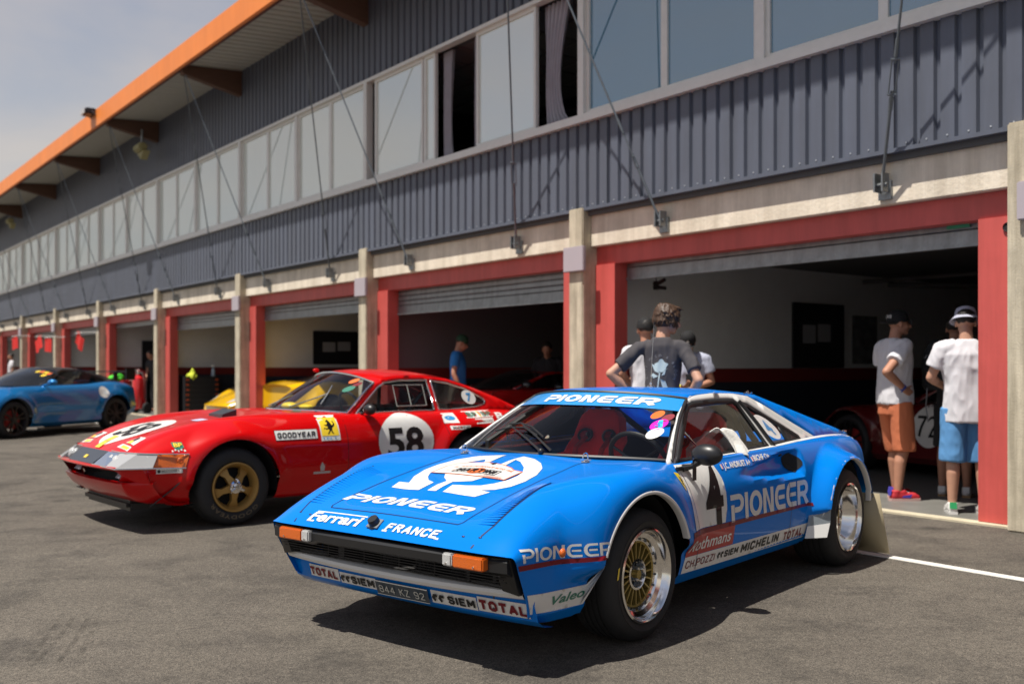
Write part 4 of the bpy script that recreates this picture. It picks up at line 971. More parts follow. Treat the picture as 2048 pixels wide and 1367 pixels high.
# wipers
b = MB(); wsp = lambda y, u: next((h[0] for h in [bc.bvh['ws'].ray_cast(Vector((1.5, y, u)), Vector(DF))] if h[0] is not None), Vector((-.3, y, u))) + Vector((.02, 0, .012))
piv = Vector((-.21, .06, .82)); pv2 = Vector((-.22, .12, .825))
b.tube([piv, wsp(-.10, .862), wsp(-.32, .915)], [.008, .005, .004], 6); b.tube([pv2, wsp(-.06, .88), wsp(-.26, .935)], [.008, .005, .004], 6)
b.tube([wsp(-.44, .885), wsp(-.32, .91), wsp(-.20, .915), wsp(-.05, .882)], .005, 6); b.tube([wsp(-.36, .925), wsp(-.26, .935), wsp(-.14, .92), wsp(0, .875)], .005, 6)
b.ball(piv, .018, 10, 6); b.build('wiper', M_blk, bc.o)
# door mirror (driver's side only)
for sd in (1,):
    Mr = thing_part('door_mirror', bc.o)
    b = MB(); b.ball((-.53, sd * .86, .825), (.05, .085, .055), 20, 12); b.build('mirror_shell', M_blk, Mr)
    b = MB(); b.tube([(-.52, sd * .83, .795), (-.50, sd * .79, .765), (-.47, sd * .755, .757)], [.02, .014, .02], 8); b.box(-.52, -.41, sd * .745, sd * .768, .748, .765, ch=.004); b.build('mirror_arm', M_blk, Mr)
    b = MB(); b.box(-.525, -.49, sd * .800, sd * .804, .695, .80); b.build('mirror_bracket', M_blk, Mr)
    b = MB(); b.lathe([(0, 0), (.045, 0)], 20, Matrix.Translation((-.579, sd * .86, .825)) @ Matrix.Rotation(R(-90), 4, 'Y')); b.build('mirror_glass', M_chrome, Mr)
# wheels: split rim, gold turbine centre
def rally_wheel(x, yo, sd, rr, dish):
    W = bc.wheel(x, yo, .305 if x > -1 else .31, .25 if x > -1 else .29, '', sd, rr)
    b = MB(); b.lathe([(rr + .004, -.012), (rr + .003, .002), (rr - .006, .006), (rr - .014, -.002), (rr - .018, -.02), (rr - .024, -dish * .6), (rr - .045, -dish * .8), (rr - .05, -dish), (rr - .012 - .05, -dish - .004)], 60); b.build('rim_lip', M_chrome, W)
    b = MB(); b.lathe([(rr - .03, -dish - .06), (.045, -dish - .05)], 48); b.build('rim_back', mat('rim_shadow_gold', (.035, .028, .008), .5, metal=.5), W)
    ri = rr - .06; b = MB()
    for i in range(20):
        a = 2 * math.pi * i / 20; c, s_ = math.cos(a), math.sin(a); t = (-s_, c)
        q = [(.066, .0045), (ri, .0035)]
        vs = []
        for r_, hw in q:
            for dz in (-dish - .004, -dish - .045):
                for sg in (-1, 1): vs.append((r_ * c + t[0] * hw * sg, r_ * s_ + t[1] * hw * sg, dz))
        b.add(vs, [(0, 1, 5, 4), (2, 6, 7, 3), (0, 4, 6, 2), (1, 3, 7, 5)])
    b.lathe([(ri + .004, -dish - .002), (ri - .012, -dish - .008), (ri - .012, -dish - .05)], 48)
    b.build('turbine_spokes', M_gold, W, False)
    b = MB(); b.lathe([(.074, -dish - .01), (.072, -dish + .004), (.062, -dish + .006), (.052, -dish - .016), (.0, -dish - .02)], 36); b.build('hub_plate', M_chrome, W)
    b = MB(); b.lathe([(.0, -dish + .012), (.02, -dish + .012), (.022, -dish - .018)], 24); b.build('hub_cap', M_gold, W)
    b = MB()
    for i in range(5):
        a = 2 * math.pi * (i + .3) / 5; M = Matrix.Translation((.043 * math.cos(a), .043 * math.sin(a), -dish - .012)); b.lathe([(0, .032), (.006, .032), (.006, .012), (.010, .012), (.011, 0)], 8, M)
    for i in range(20):
        a = 2 * math.pi * (i + .5) / 20; M = Matrix.Translation(((ri + .006) * math.cos(a), (ri + .006) * math.sin(a), -dish + .0)); b.lathe([(0, .006), (.005, .006), (.0055, -.006)], 8, M)
    b.build('wheel_bolts', M_gal, W)
    if x > -1:
        b = MB(); b.add([(.235, -.075, .0045), (.247, -.07, .0045), (.259, -.02, .0045), (.247, -.022, .0045)], [(0, 1, 2, 3)]); b.build('tyre_mark', M_dyel, W, False)
    return W
for sd in (1, -1):
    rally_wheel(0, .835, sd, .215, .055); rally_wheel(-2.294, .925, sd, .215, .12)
# ---- cabin
M_seat = mat('red_seat_cloth', (.92, .012, .014), .85, sheen=.4, bump=.3, bscale=40)
M_int = mat('cabin_black', (.012, .012, .013), .8)
b = MB(); b.box(-1.76, -.40, -.68, .68, .21, .23); b.box(-.70, -.45, -.66, .66, .23, .70); b.build('cabin_floor', M_int, bc.o, False)
b = MB(); vs = []
for i in range(13):
    y = -.66 + 1.32 * i / 12; e = -.235 - .24 * (y / .66)**2
    for dx, z in ((0, .79), (-.06, .792), (-.20, .785), (-.30, .745), (-.32, .65)): vs.append((e + dx, y, z - .012 * (y / .66)**2))
b.add(vs, [(i * 5 + q, i * 5 + q + 1, (i + 1) * 5 + q + 1, (i + 1) * 5 + q) for i in range(12) for q in range(4)]); b.build('dashboard', mat('dash_vinyl', (.02, .02, .022), .75), bc.o)
for y in (-.34, .36):
    S = thing_part('bucket_seat', bc.o, (-1.16, y, .25))
    sil = [(-.15, 0), (-.24, .12), (-.255, .30), (-.235, .42), (-.20, .47), (-.175, .60), (-.15, .69), (-.10, .735), (.10, .735), (.15, .69), (.175, .60), (.20, .47), (.235, .42), (.255, .30), (.24, .12), (.15, 0)]
    h1 = arc(-.09, .575, .045, .035, 0, 330, 11); h2 = arc(.09, .575, .045, .035, 0, 330, 11)
    vs, fs = fillpoly(sil, [h1, h2], .035)
    V = [(-.05 - .28 * (z / .74) * .75 + .09 * min(1, (abs(yy) / .22))**3 * (z < .52) + .03 * (abs(yy) / .2)**2, yy, z) for yy, z in vs]
    o = link_mesh('seat_back', V, fs, M_seat, S, True); md = o.modifiers.new('t', 'SOLIDIFY'); md.thickness = .07; md.offset = 0
    md2 = o.modifiers.new('b', 'BEVEL'); md2.width = .02; md2.segments = 2; md2.limit_method = 'ANGLE'
    b = MB()
    for sg in (-1, 1):
        ring = arc(sg * .09, .575, .047, .037, 0, 345, 15); b.tube([(-.05 - .28 * (z / .74) * .75 + .045 + .03 * (abs(yy) / .2)**2, yy, z) for yy, z in ring], .009, 6, closed=True)
    b.build('harness_ring', M_blk, S)
    b = MB(); b.box(-.02, .50, -.23, .23, 0, .16, ch=.04); b.box(0, .48, -.27, -.20, .06, .30, ch=.03); b.box(0, .48, .20, .27, .06, .30, ch=.03); b.build('seat_cushion', M_seat, S)
    b = MB()
    for sg in (-1, 1): b.tube([(-.17, sg * .09, .56), (-.07, sg * .10, .50), (.0, sg * .09, .30), (.06, sg * .05, .14)], .018, 6)
    b.build('harness', mat('harness_red', (.45, .02, .015), .8), S)
b = MB(); C_ = Vector((-.70, .36, .755)); ax = Vector((-.86, 0, .5)).normalized(); e1 = Vector((0, 1, 0)); e2 = ax.cross(e1)
b.tube([C_ + (e1 * math.cos(a) + e2 * math.sin(a)) * .175 for a in [2 * math.pi * i / 32 for i in range(32)]], .014, 10, closed=True)
for a in (R(90), R(210), R(330)): b.tube([C_ - ax * .03, C_ + (e1 * math.cos(a) + e2 * math.sin(a)) * .17], .008, 6)
b.tube([C_ - ax * .02, C_ - ax * .25], .03, 10); b.build('steering_wheel', M_blk, bc.o)
b = MB()
for sd in (1, -1):
    b.tube([(-.56, sd * .60, .30), (-.58, sd * .62, .82), (-.93, sd * .46, 1.045), (-1.55, sd * .45, 1.06)], .019, 8)
    b.tube([(-1.55, sd * .58, .28), (-1.55, sd * .56, .85), (-1.55, sd * .45, 1.06)], .02, 8)
b.tube([(-1.55, -.45, 1.06), (-1.55, .45, 1.06)], .02, 8); b.tube([(-.93, -.46, 1.045), (-.93, .46, 1.045)], .019, 8); b.tube([(-1.55, -.45, 1.05), (-1.55, .56, .40)], .02, 8); b.tube([(-1.56, .45, 1.05), (-1.75, .55, .80)], .02, 8); b.build('roll_cage', mat('cage_black', (.02, .02, .022), .45), bc.o)
# ------------------------------------------------------------ red long-nosed grand tourer
M_rred = mat('racing_red_paint', (.52, .0015, .0025), .28, coat=.45, coat_rough=.02, spec=.15)
TR = R(-138.776)
rc = Car('red_grand_tourer', 'red long nosed race coupe with black 58 in white circles and gold wheels', (-2.7207, 8.4974), TR)
rails = [
    ([(.815, 0, .605), (.72, 0, .665), (.59, 0, .715), (.33, 0, .785), (0, 0, .83), (-.4, 0, .855), (-.72, 0, .87), (-1.2, 0, .86), (-2.4, 0, .86), (-3.0, 0, .87), (-3.36, 0, .80)], 0),
    ([(.81, .30, .604), (.72, .30, .662), (.59, .30, .712), (.33, .30, .78), (0, .30, .822), (-.4, .30, .846), (-.78, .32, .86), (-2.4, .32, .86), (-3.0, .32, .865), (-3.35, .32, .79)], 0),
    ([(.785, .56, .600), (.70, .565, .65), (.59, .565, .705), (.33, .565, .79), (0, .57, .845), (-.4, .58, .866), (-.8, .60, .866), (-1.2, .64, .848), (-2.0, .655, .842), (-2.4, .64, .85), (-2.8, .60, .845), (-3.1, .58, .825), (-3.33, .55, .77)], 0),
    ([(.72, .67, .598), (.60, .685, .63), (.33, .70, .70), (0, .715, .75), (-.4, .725, .775), (-.8, .735, .785), (-1.2, .745, .785), (-2.0, .755, .785), (-2.4, .755, .79), (-2.8, .73, .785), (-3.1, .70, .76), (-3.3, .65, .71)], 0),
    ([(.70, .715, .578), (.55, .74, .585), (.3, .775, .60), (0, .80, .63), (-.5, .795, .64), (-1.2, .80, .645), (-2.0, .805, .65), (-2.4, .81, .65), (-2.8, .79, .65), (-3.1, .75, .64), (-3.28, .70, .62)], 0),
    ([(.72, .735, .50), (.55, .765, .495), (.3, .785, .50), (-.5, .80, .52), (-1.2, .81, .525), (-2.4, .815, .53), (-3.27, .71, .53)], 1),
    ([(.68, .745, .42), (.5, .765, .41), (.2, .78, .40), (-.5, .80, .40), (-1.2, .81, .40), (-2.4, .81, .40), (-3.25, .70, .42)], 0),
    ([(.60, .72, .27), (.45, .745, .26), (.2, .75, .25), (-.5, .765, .22), (-1.2, .77, .22), (-2.4, .77, .23), (-3.2, .66, .30)], 0),
    ([(.50, .66, .20), (.4, .70, .19), (.2, .71, .19), (-.5, .72, .18), (-2.4, .72, .19), (-3.15, .60, .26)], 0),
]
RF = (-.01, .315, .372, .825, .16, .30); RR = (-2.396, .325, .372, .87, .16, .30)
def rcab(x, y, z):
    base = -.74 - .36 * (y / .64)**2
    return z > .78 and y < .62 and x < base - .02 and x > -2.35
rc.shell(rails, M_rred, N_=230, k=7, arches=(RF, RR), cabin=rcab)
rps = lambda u, z: (-u, 1.6, z); rDS = (0, -1, 0); rpt = lambda u, v: (-v, u, 1.6); rDT = (0, 0, -1)
# nose: the panel between the lamps, lip, intake
def front_sheet(car, name, m, prof, ymax, curve, n=36, thick=0, par=None, y0=None):
    """profile (dx, z) swept across the nose; curve(y) gives the x of the leading edge"""
    vs = []; k = len(prof); ya = -ymax if y0 is None else y0
    for i in range(n + 1):
        y = ya + (ymax - ya) * i / n
        for dx, z in prof: vs.append((curve(y) + dx, y, z))
    o = link_mesh(name, vs, [(i * k + q, i * k + q + 1, (i + 1) * k + q + 1, (i + 1) * k + q) for i in range(n) for q in range(k - 1)], m, par or car.o, True)
    if thick: md = o.modifiers.new('t', 'SOLIDIFY'); md.thickness = thick; md.offset = 0
    sharp(o, 40); return o
nc = lambda y: .945 - .045 * (abs(y) / .67)**2 - 2.0 * max(0, abs(y) - .66)
top = lambda y: .812 - .09 * (abs(y) / .67)**3
# black centre panel
def quad(car, name, pts, m, par=None, th=0):
    o = link_mesh(name, pts, [tuple(range(len(pts)))], m, par or car.o)
    if th: md = o.modifiers.new('t', 'SOLIDIFY'); md.thickness = th
    return o
M_pan = mat('nose_panel_black', (.03, .035, .045), .4, coat=.3)
pn = quad(rc, 'nose_panel', [(.812, -.30, .608), (.812, .30, .608), (.932, .27, .515), (.932, -.27, .515)], M_pan)
quad(rc, 'nose_badge', [(.872, -.028, .563), (.872, .028, .563), (.895, .028, .543), (.895, -.028, .543)], M_dyel, pn, .004)
for sd in (1, -1):
    q = quad(rc, 'lamp_recess', [(.80, sd * .30, .55), (.80, sd * .47, .55), (.80, sd * .47, .60), (.80, sd * .30, .60)], M_blkm)
    hl = thing_part('headlight', rc.o)
    b = MB(); b.add([(.812, sd * .302, .600), (.795, sd * .50, .600), (.80, sd * .48, .515), (.90, sd * .40, .512), (.905, sd * .275, .515)], [(0, 1, 2, 3, 4)]); b.build('headlight_bowl', mat('bowl_dark', (.02, .02, .022), .5), hl, False)
    for y in (.385, .475):
        b = MB(); M = Matrix.Translation((.845, sd * (y + .03), .553)) @ Matrix.Rotation(R(65), 4, 'Y'); b.lathe([(0, .012), (.03, .009), (.042, 0), (.045, -.01)], 20, M); b.build('lamp_lens', M_clear, hl)
    gl = link_mesh('headlight_cover', [(.814, sd * .302, .606), (.797, sd * .50, .605), (.915, sd * .52, .511), (.925, sd * .275, .514)], [(0, 1, 2, 3)], glass_mat('lamp_cover', (.85, .87, .88), 1.18), hl)
    b = MB(); b.add([(.797, sd * .503, .604), (.735, sd * .685, .606), (.895, sd * .675, .503), (.915, sd * .523, .510), (.60, sd * .742, .598), (.655, sd * .778, .501)], [(0, 1, 2, 3), (1, 4, 5, 2)]); b.build('side_lamp_clear', mat('frosted_lens', (.36, .36, .36), .2, coat=.6, bump=.2, bscale=300), hl)
    dps = (lambda u, z, sd=sd: (-u, sd * 1.6, z)); poly_decal(rc, 'side_lamp_clear', [(-.70, .596), (-.60, .596), (-.655, .501), (-.715, .503)], dps, (0, -sd, 0), M_clear, off=.006, step=.02, parent=hl)
    poly_decal(rc, 'side_lamp_amber', [(-.60, .594), (-.375, .585), (-.41, .493), (-.655, .503)], dps, (0, -sd, 0), M_amber, off=.007, step=.02, parent=hl)
    0 and link_mesh('headlight_cover', [(.80, sd * .34, .607), (.775, sd * .56, .603), (.745, sd * .64, .60), (.775, sd * .655, .515), (.855, sd * .52, .512), (.905, sd * .34, .515)], [(0, 1, 4, 5), (1, 2, 3, 4)], glass_mat('lamp_cover', (.85, .87, .88), 1.5, base=(.55, .56, .58), opaque=.35), hl)
    ind = MB(); 0 and ind.add([(.745, sd * .64, .602), (.69, sd * .69, .600), (.60, sd * .735, .596), (.64, sd * .765, .507), (.72, sd * .725, .508), (.775, sd * .665, .514)], [(0, 1, 4, 5), (1, 2, 3, 4)]); 
    b = MB(); b.tube([(.928, sd * .27, .512), (.918, sd * .52, .507), (.898, sd * .678, .500), (.655, sd * .782, .498), (.405, sd * .802, .488)], .006, 6); b.tube([(.80, sd * .33, .612), (.797, sd * .50, .609), (.735, sd * .687, .610), (.60, sd * .744, .602), (.375, sd * .795, .592)], .005, 6); b.build('lamp_trim', M_chrome, hl)
    b = MB(); b.lathe([(.012, .006), (.024, .004), (.026, 0)], 16, Matrix.Translation((.445, sd * .795, .545)) @ Matrix.Rotation(R(-90) * sd, 4, 'X')); b.build('side_lamp_bulb', M_dora, hl)
front_sheet(rc, 'nose_lip', M_rred, [(-.03, .516), (0, .512), (.004, .498), (-.01, .486), (-.05, .482)], .745, nc)
front_sheet(rc, 'intake_back', M_blkm, [(-.22, .52), (-.24, .40), (-.20, .33)], .70, nc)
front_sheet(rc, 'chin', M_rred, [(-.10, .392), (-.075, .392), (-.062, .382), (-.075, .35), (-.12, .29), (-.18, .245), (-.26, .22), (-.40, .21)], .778, lambda y: nc(min(abs(y), .745)))
for sd in (1, -1):
    # cheek closes the side of the intake
    b = MB(); P_ = [(nc(.60) - .02, .60, .495), (nc(.70) - .02, .70, .495), (nc(.745) - .03, .745, .495), (.68, .765, .42), (.66, .75, .38), (nc(.70) - .08, .70, .385), (nc(.60) - .075, .58, .40), (nc(.62) - .06, .66, .45)]
    P_ = [(x, sd * y, z) for x, y, z in P_]; b.add(P_, [(0, 1, 7), (1, 2, 3, 4, 5, 7), (5, 6, 7)]); b.build('cheek', M_rred, rc.o)
    b = MB(); b.add([(.76, sd * .43, .48), (.76, sd * .50, .48), (.80, sd * .56, .41), (.80, sd * .40, .41)], [(0, 1, 2, 3)]); b.build('duct_panel', mat('duct_alu', (.50, .50, .58), .4, metal=.4), rc.o)
    b = MB(); b.tube([(.36, sd * .80, .455), (.50, sd * .775, .33), (.66, sd * .735, .205)], .005, 6); b.add([(.36, sd * .782, .45), (.36, sd * .80, .455), (.66, sd * .74, .205), (.62, sd * .68, .21)], [(0, 1, 2, 3)]); b.build('dive_plane', M_blk, rc.o)
b = MB()
for i in range(24): y = -.38 + i * .033; b.box(.70, .705, y, y + .006, .37, .49)
b.build('intake_grille', M_blk, rc.o, False)
b = MB(); b.box(.35, .74, -.50, .50, .15, .24, ch=.03); b.build('oil_cooler_duct', M_blk, rc.o)
b = MB(); b.box(.66, .76, -.62, -.50, .24, .25); b.build('splitter', M_pan, rc.o)
b = MB(); b.box(-3.0, .3, -.62, .62, .17, .19); b.build('floor_pan', M_blkm, rc.o)
for (cx, cz, rad, *_) in (RF, RR):
    for sd in (1, -1):
        b = MB()
        M = Matrix.Translation((cx, sd * .42, cz)) @ Matrix.Rotation(R(-90) * sd, 4, 'X'); b.lathe([(.02, 0), (rad + .004, 0), (rad + .004, .34)], 40, M, *((R(170), R(370)) if sd > 0 else (R(-10), R(190)))); b.build('wheel_well', M_blkm, rc.o)
# wheels
M_rg = mat('magnesium_gold', (.42, .25, .07), .42, metal=.4)
def daytona_wheel(x, yo, sd):
    W = rc.wheel(x, yo, .31, .25, '', sd, .195)
    b = MB(); b.lathe([(.197, -.012), (.196, .004), (.185, .006), (.178, -.004), (.165, -.02), (.158, -.05), (.15, -.07)], 60); b.build('rim', M_rg, W)
    b = MB(); b.lathe([(.17, -.11), (.04, -.11)], 40); b.build('rim_back', M_blkm, W)
    b = MB()
    for i in range(5):
        a = 2 * math.pi * i / 5 + .3; c, s_ = math.cos(a), math.sin(a)
        pts = [(.04, .030, -.005), (.04, -.030, -.005), (.105, -.020, -.022), (.165, -.045, -.05), (.165, .045, -.05), (.105, .020, -.022)]
        up = [(r_ * c - w_ * s_, r_ * s_ + w_ * c, z) for r_, w_, z in pts]; dn = [(p[0], p[1], p[2] - .04) for p in up]
        b.add(up + dn, [(0, 1, 2, 5), (5, 2, 3, 4), (1, 7, 8, 2), (2, 8, 9, 3), (0, 5, 11, 6), (5, 4, 10, 11)])
    b.lathe([(0, .005), (.05, .003), (.055, -.02)], 24); b.build('star_spokes', M_rg, W)
    b = MB(); b.lathe([(0, .045), (.018, .045), (.022, .03), (.034, .026), (.038, .006), (.05, .004)], 24)
    for i in range(3):
        a = 2 * math.pi * i / 3 + .5; b.tube([(.02 * math.cos(a), .02 * math.sin(a), .028), (.058 * math.cos(a), .058 * math.sin(a), .03), (.068 * math.cos(a + .2), .068 * math.sin(a + .2), .022)], [.012, .009, .006], 6)
    b.build('knock_off_hub', M_chrome, W)
    return W
for sd in (1, -1):
    W = daytona_wheel(0, .807, sd); daytona_wheel(-2.396, .845, sd)
    if sd > 0:
        vs, fs = textmesh('GOODYEAR', .03, .01, 0, 1, 1.2); w0 = max(p[0] for p in vs); V = []
        for px, py in vs: a = R(150) - px / w0 * R(110) + R(-10); r_ = .222 + py; V.append((r_ * math.cos(a), r_ * math.sin(a), .006))
        link_mesh('tyre_lettering', V, fs, mat('tyre_print', (.16, .12, .07), .7), W)
# greenhouse
ry = lambda x, z: .648 - (z - .84) * .38 - .05 * max(0, -x - 2.3)
w1 = [(-1.22, .853), (-1.35, .955), (-1.50, 1.075), (-1.585, 1.118), (-1.75, 1.137), (-2.06, 1.137), (-2.085, .855)]
w2 = [(-2.135, .855), (-2.11, 1.130), (-2.30, 1.105), (-2.52, 1.04), (-2.70, .96), (-2.74, .925), (-2.72, .895), (-2.60, .87), (-2.35, .857)]
outr = [(-1.10, .835), (-1.16, .87), (-1.30, .985), (-1.45, 1.10), (-1.54, 1.155), (-1.70, 1.178), (-2.0, 1.182), (-2.3, 1.145), (-2.6, 1.06), (-2.9, .955), (-3.15, .85), (-3.1, .81), (-2.5, .82), (-1.4, .82)]
rc.side_patch('window_surround', outr, [w1, w2], ry, M_rred, .01)
for wv in (w1, w2):
    rc.side_patch('window_trim', grow(wv, .006), [shrink(wv, .008)], ry, M_chrome, .01, off=.004)
rc.side_patch('side_window', shrink(w1, .004), [], ry, M_cglass, 0, off=-.004)
rc.side_patch('quarter_window', shrink(w2, .004), [], ry, glass_mat('smoked_glass', (.55, .58, .6), 1.5, base=(.02, .02, .02), opaque=.5), 0, off=-.004)
rsd = [(-1.47, ry(0, 1.125), 1.115), (-1.56, ry(0, 1.16), 1.160), (-1.75, ry(0, 1.178), 1.18), (-2.0, ry(0, 1.18), 1.182), (-2.3, ry(0, 1.145), 1.145), (-2.6, ry(-2.6, 1.06), 1.06), (-2.9, ry(-2.9, .955), .955), (-3.15, ry(-3.15, .85), .85)]
rf = roofgrid([(-1.345, 0, 1.205), (-1.45, 0, 1.225), (-1.65, 0, 1.238), (-1.9, 0, 1.235), (-2.2, 0, 1.20), (-2.6, 0, 1.09), (-2.95, 0, .95), (-3.2, 0, .86)], rsd, 30, 12, M_rred, 'roof', .01); rf.parent = rc.o; rc.addbvh('roof', rf)
wb = [(-1.13, ry(0, .86), .853), (-1.25, ry(0, .955), .95), (-1.36, ry(0, 1.04), 1.04), (-1.47, ry(0, 1.125), 1.115)]
ws = roofgrid([(-.76, 0, .876), (-.95, 0, .99), (-1.14, 0, 1.10), (-1.345, 0, 1.205)], wb, 14, 12, glass_mat('screen_glass', (.9, .93, .9), 1.6), 'windshield', .02); ws.parent = rc.o; rc.addbvh('ws', ws)
V = [v.co for v in ws.data.vertices]; w_ = 25
edge = [V[i * w_] for i in range(14)] + [V[13 * w_ + j] for j in range(1, w_)] + [V[i * w_ + w_ - 1] for i in range(12, -1, -1)] + [V[j] for j in range(w_ - 2, 0, -1)]
b = MB(); b.tube([Vector(p) + Vector((.004, 0, .003)) for p in edge], .010, 6, closed=True); b.build('windshield_trim', M_chrome, rc.o)
# sliding pane frame in the door window
b = MB(); yw = lambda z: ry(0, z) + .012
for loop in ([(-1.66, .90), (-1.66, 1.09), (-1.995, 1.09), (-1.995, .90)], [(-1.82, .90), (-1.82, 1.09)]):
    b.tube([(x, yw(z), z) for x, z in loop], .0045, 6, closed=len(loop) > 2)
b.build('sliding_pane_frame', mat('acrylic_grey', (.30, .30, .28), .3), rc.o)
# cabin
b = MB(); b.box(-2.3, -1.1, -.62, .62, .25, .27); b.box(-2.34, -2.3, -.62, .62, .25, .84); b.build('cabin_floor', M_int, rc.o, False)
b = MB(); b.add([(-.80, -.3, .862), (-.80, .3, .862), (-1.12, .60, .84), (-1.25, .60, .84), (-1.22, 0, .855), (-1.25, -.60, .84), (-1.12, -.60, .84)], [(0, 1, 4), (1, 2, 3, 4), (0, 4, 5, 6)]); b.build('dashboard', mat('dash_olive', (.10, .095, .06), .8), rc.o)
for y in (-.32, .32):
    S = thing_part('bucket_seat', rc.o, (-1.95, y, .27))
    b = MB(); b.box(-.08, .02, -.23, .23, .05, .62, ch=.04); b.box(0, .42, -.23, .23, .0, .14, ch=.04); b.build('seat_shell', M_int, S)
b = MB(); C_ = Vector((-1.38, .32, .87)); ax = Vector((-.9, 0, .42)).normalized(); e1 = Vector((0, 1, 0)); e2 = ax.cross(e1)
b.tube([C_ + (e1 * math.cos(a) + e2 * math.sin(a)) * .18 for a in [2 * math.pi * i / 28 for i in range(28)]], .013, 8, closed=True); b.tube([C_, C_ - ax * .25], .02, 8); b.build('steering_wheel', M_blk, rc.o)
b = MB(); b.tube([(-1.2, .55, .35), (-1.25, .56, .84), (-1.55, .48, 1.11), (-2.2, .46, 1.13)], .02, 8); b.tube([(-2.2, .46, 1.13), (-2.2, -.46, 1.13), (-2.2, -.5, .4)], .02, 8); b.tube([(-2.2, .5, .4), (-2.2, .46, 1.13)], .02, 8); b.tube([(-2.2, .46, 1.13), (-1.5, .5, .5)], .02, 8); b.build('roll_cage', M_blk, rc.o)
b = MB(); b.ball((-.98, -.12, .90), (.07, .10, .035)); b.ball((-1.05, .06, .895), (.06, .09, .025)); b.build('yellow_gloves', M_dyel, rc.o)
# bonnet scoop, wipers, mirror
b = MB(); b.add([(-.13, .02, .86), (-.13, .28, .86), (-.26, .28, .90), (-.26, .02, .90), (-.13, .02, .82), (-.13, .28, .82), (-.26, .28, .82), (-.26, .02, .82)], [(0, 1, 2, 3), (0, 4, 5, 1), (1, 5, 6, 2), (2, 6, 7, 3), (3, 7, 4, 0)]); b.build('bonnet_deflector', M_pan, rc.o, False)
b = MB(); b.tube([(-.86, .10, .90), (-1.02, .28, .98), (-1.10, .36, 1.02)], .006, 6); b.tube([(-.98, .44, .93), (-1.1, .36, 1.02), (-1.2, .27, 1.09)], .005, 6); b.tube([(-.86, -.3, .90), (-1.0, -.1, 1.0)], .006, 6); b.build('wiper', M_zinc, rc.o)
b = MB(); b.ball((-1.28, .765, .885), (.05, .075, .05), 16, 10); b.tube([(-1.27, .72, .87), (-1.25, .67, .84)], .012, 6); b.build('door_mirror', M_blk, rc.o)
b = MB(); b.ball((-1.42, -.40, 1.225), (.035, .022, .02), 10, 6); b.build('roof_light', M_rred, rc.o)
# decals
RA = lambda n_, poly, m, off=.0025, par=None, **k: poly_decal(rc, n_, poly, rps, rDS, m, off=off, parent=par, **k)
RTt = lambda n_, t, a, c, z, h, m, par, off=.006, **k: text_decal(rc, n_, t, a, c, z, h, rps, rDS, m, 'body', off, par, **k)
q = RA('number_roundel', arc(1.645, .595, .30, .245, 0, 350, 36), M_dwhite, .006, step=.03); RTt('race_number', '58', 1.44, 1.83, .46, .25, M_dblack, q, off=.009, bold=.03)
RA('sponsor_sticker', grow(rect(.36, .745, .66, .735), .004), M_dblack, .002, step=.02); q = RA('sponsor_sticker', rect(.36, .745, .66, .735), M_dwhite, .004, step=.02); block_decal(rc, 'lettering', 'GOODYEAR', .375, .73, .675, .043, rps, rDS, M_dblack, off=.007, parent=q, w=.2, shear=.1)
q = RA('yellow_sticker', rect(.78, .965, .635, .845), M_dwhite); RA('yellow_sticker', rect(.79, .955, .675, .825), M_dyel, .004, q); badge_horse(rc, lambda a, c: rps(.805 + a * .13, .685 + c * .13), rDS, parent=q); RTt('lettering', 'I.N.T.', .80, .95, .645, .018, M_dblu, q, bold=.02)
q = RA('sponsor_sticker', rect(2.09, 2.235, .735, .825), M_dwhite); RA('blue_mark', arc(2.163, .78, .055, .02, 0, 345, 15), M_dblu, .004, q)
q = RA('sponsor_sticker', rect(2.34, 2.72, .775, .835), M_dwhite); RTt('lettering', 'BP', 2.36, 2.49, .785, .038, M_dgrn, q, bold=.01); RTt('lettering', 'BP', 2.57, 2.70, .785, .038, M_dgrn, q, bold=.01); RA('yellow_bar', rect(2.525, 2.54, .778, .832), M_dyel, .004, q)
q = RA('sponsor_sticker', rect(2.42, 2.70, .72, .768), M_dwhite); RTt('lettering', 'prontotip', 2.44, 2.68, .732, .022, M_dblack, q, shear=.3)
RTt('lettering', 'B', 2.76, 2.86, .755, .055, M_dwhite, rc.body, .004, bold=.03)
q = RA('sponsor_sticker', rect(2.13, 2.34, .675, .71), M_dwhite); RTt('lettering', 'KONI', 2.15, 2.32, .682, .02, M_dblack, q, bold=.02)
q = RA('maker_plate', rect(.70, .86, .362, .38), mat('badge_grey', (.5, .45, .42), .4)); RA('maker_badge', [(.765, .385), (.80, .385), (.805, .42), (.78, .46), (.76, .42)], mat('badge_grey', (.5, .45, .42), .4))
q = RA('sponsor_sticker', rect(-.62, -.43, .452, .49), M_dwhite, .004); RTt('lettering', 'BILLCONES', -.58, -.45, .462, .016, M_dblack, q); RA('round_mark', arc(-.60, .471, .012, .012, 0, 330, 11), M_dblack, .006, q)
for ln in ([(1.03, .80), (1.04, .55), (1.03, .22)], [(2.08, .80), (2.11, .55), (2.07, .22)]): RA('panel_gap', ribbon(ln, .005), mat('panel_gap_red', (.08, .0, .0), .5), .0015, step=.05)
RH = lambda n_, poly, m, off=.0025, par=None, **k: poly_decal(rc, n_, poly, rpt, rDT, m, off=off, parent=par, **k)
q = RH('number_roundel', arc(.0, -.47, .285, .30, 0, 350, 36), M_dwhite, step=.05)
v, f = text_fit('58', -.17, .17, .30, bold=.03); rc.decal('race_number', [(a, c - .62) for a, c in v], f, rpt, rDT, M_dblack, 'body', .005, q)
q = RH('yellow_sticker', rect(-.05, .05, -.80, -.64), M_dyel, .006); text_decal(rc, 'lettering', 'CHARLES POZZI', -.045, .045, -.73, .012, rpt, rDT, M_dblack, off=.008, parent=q)
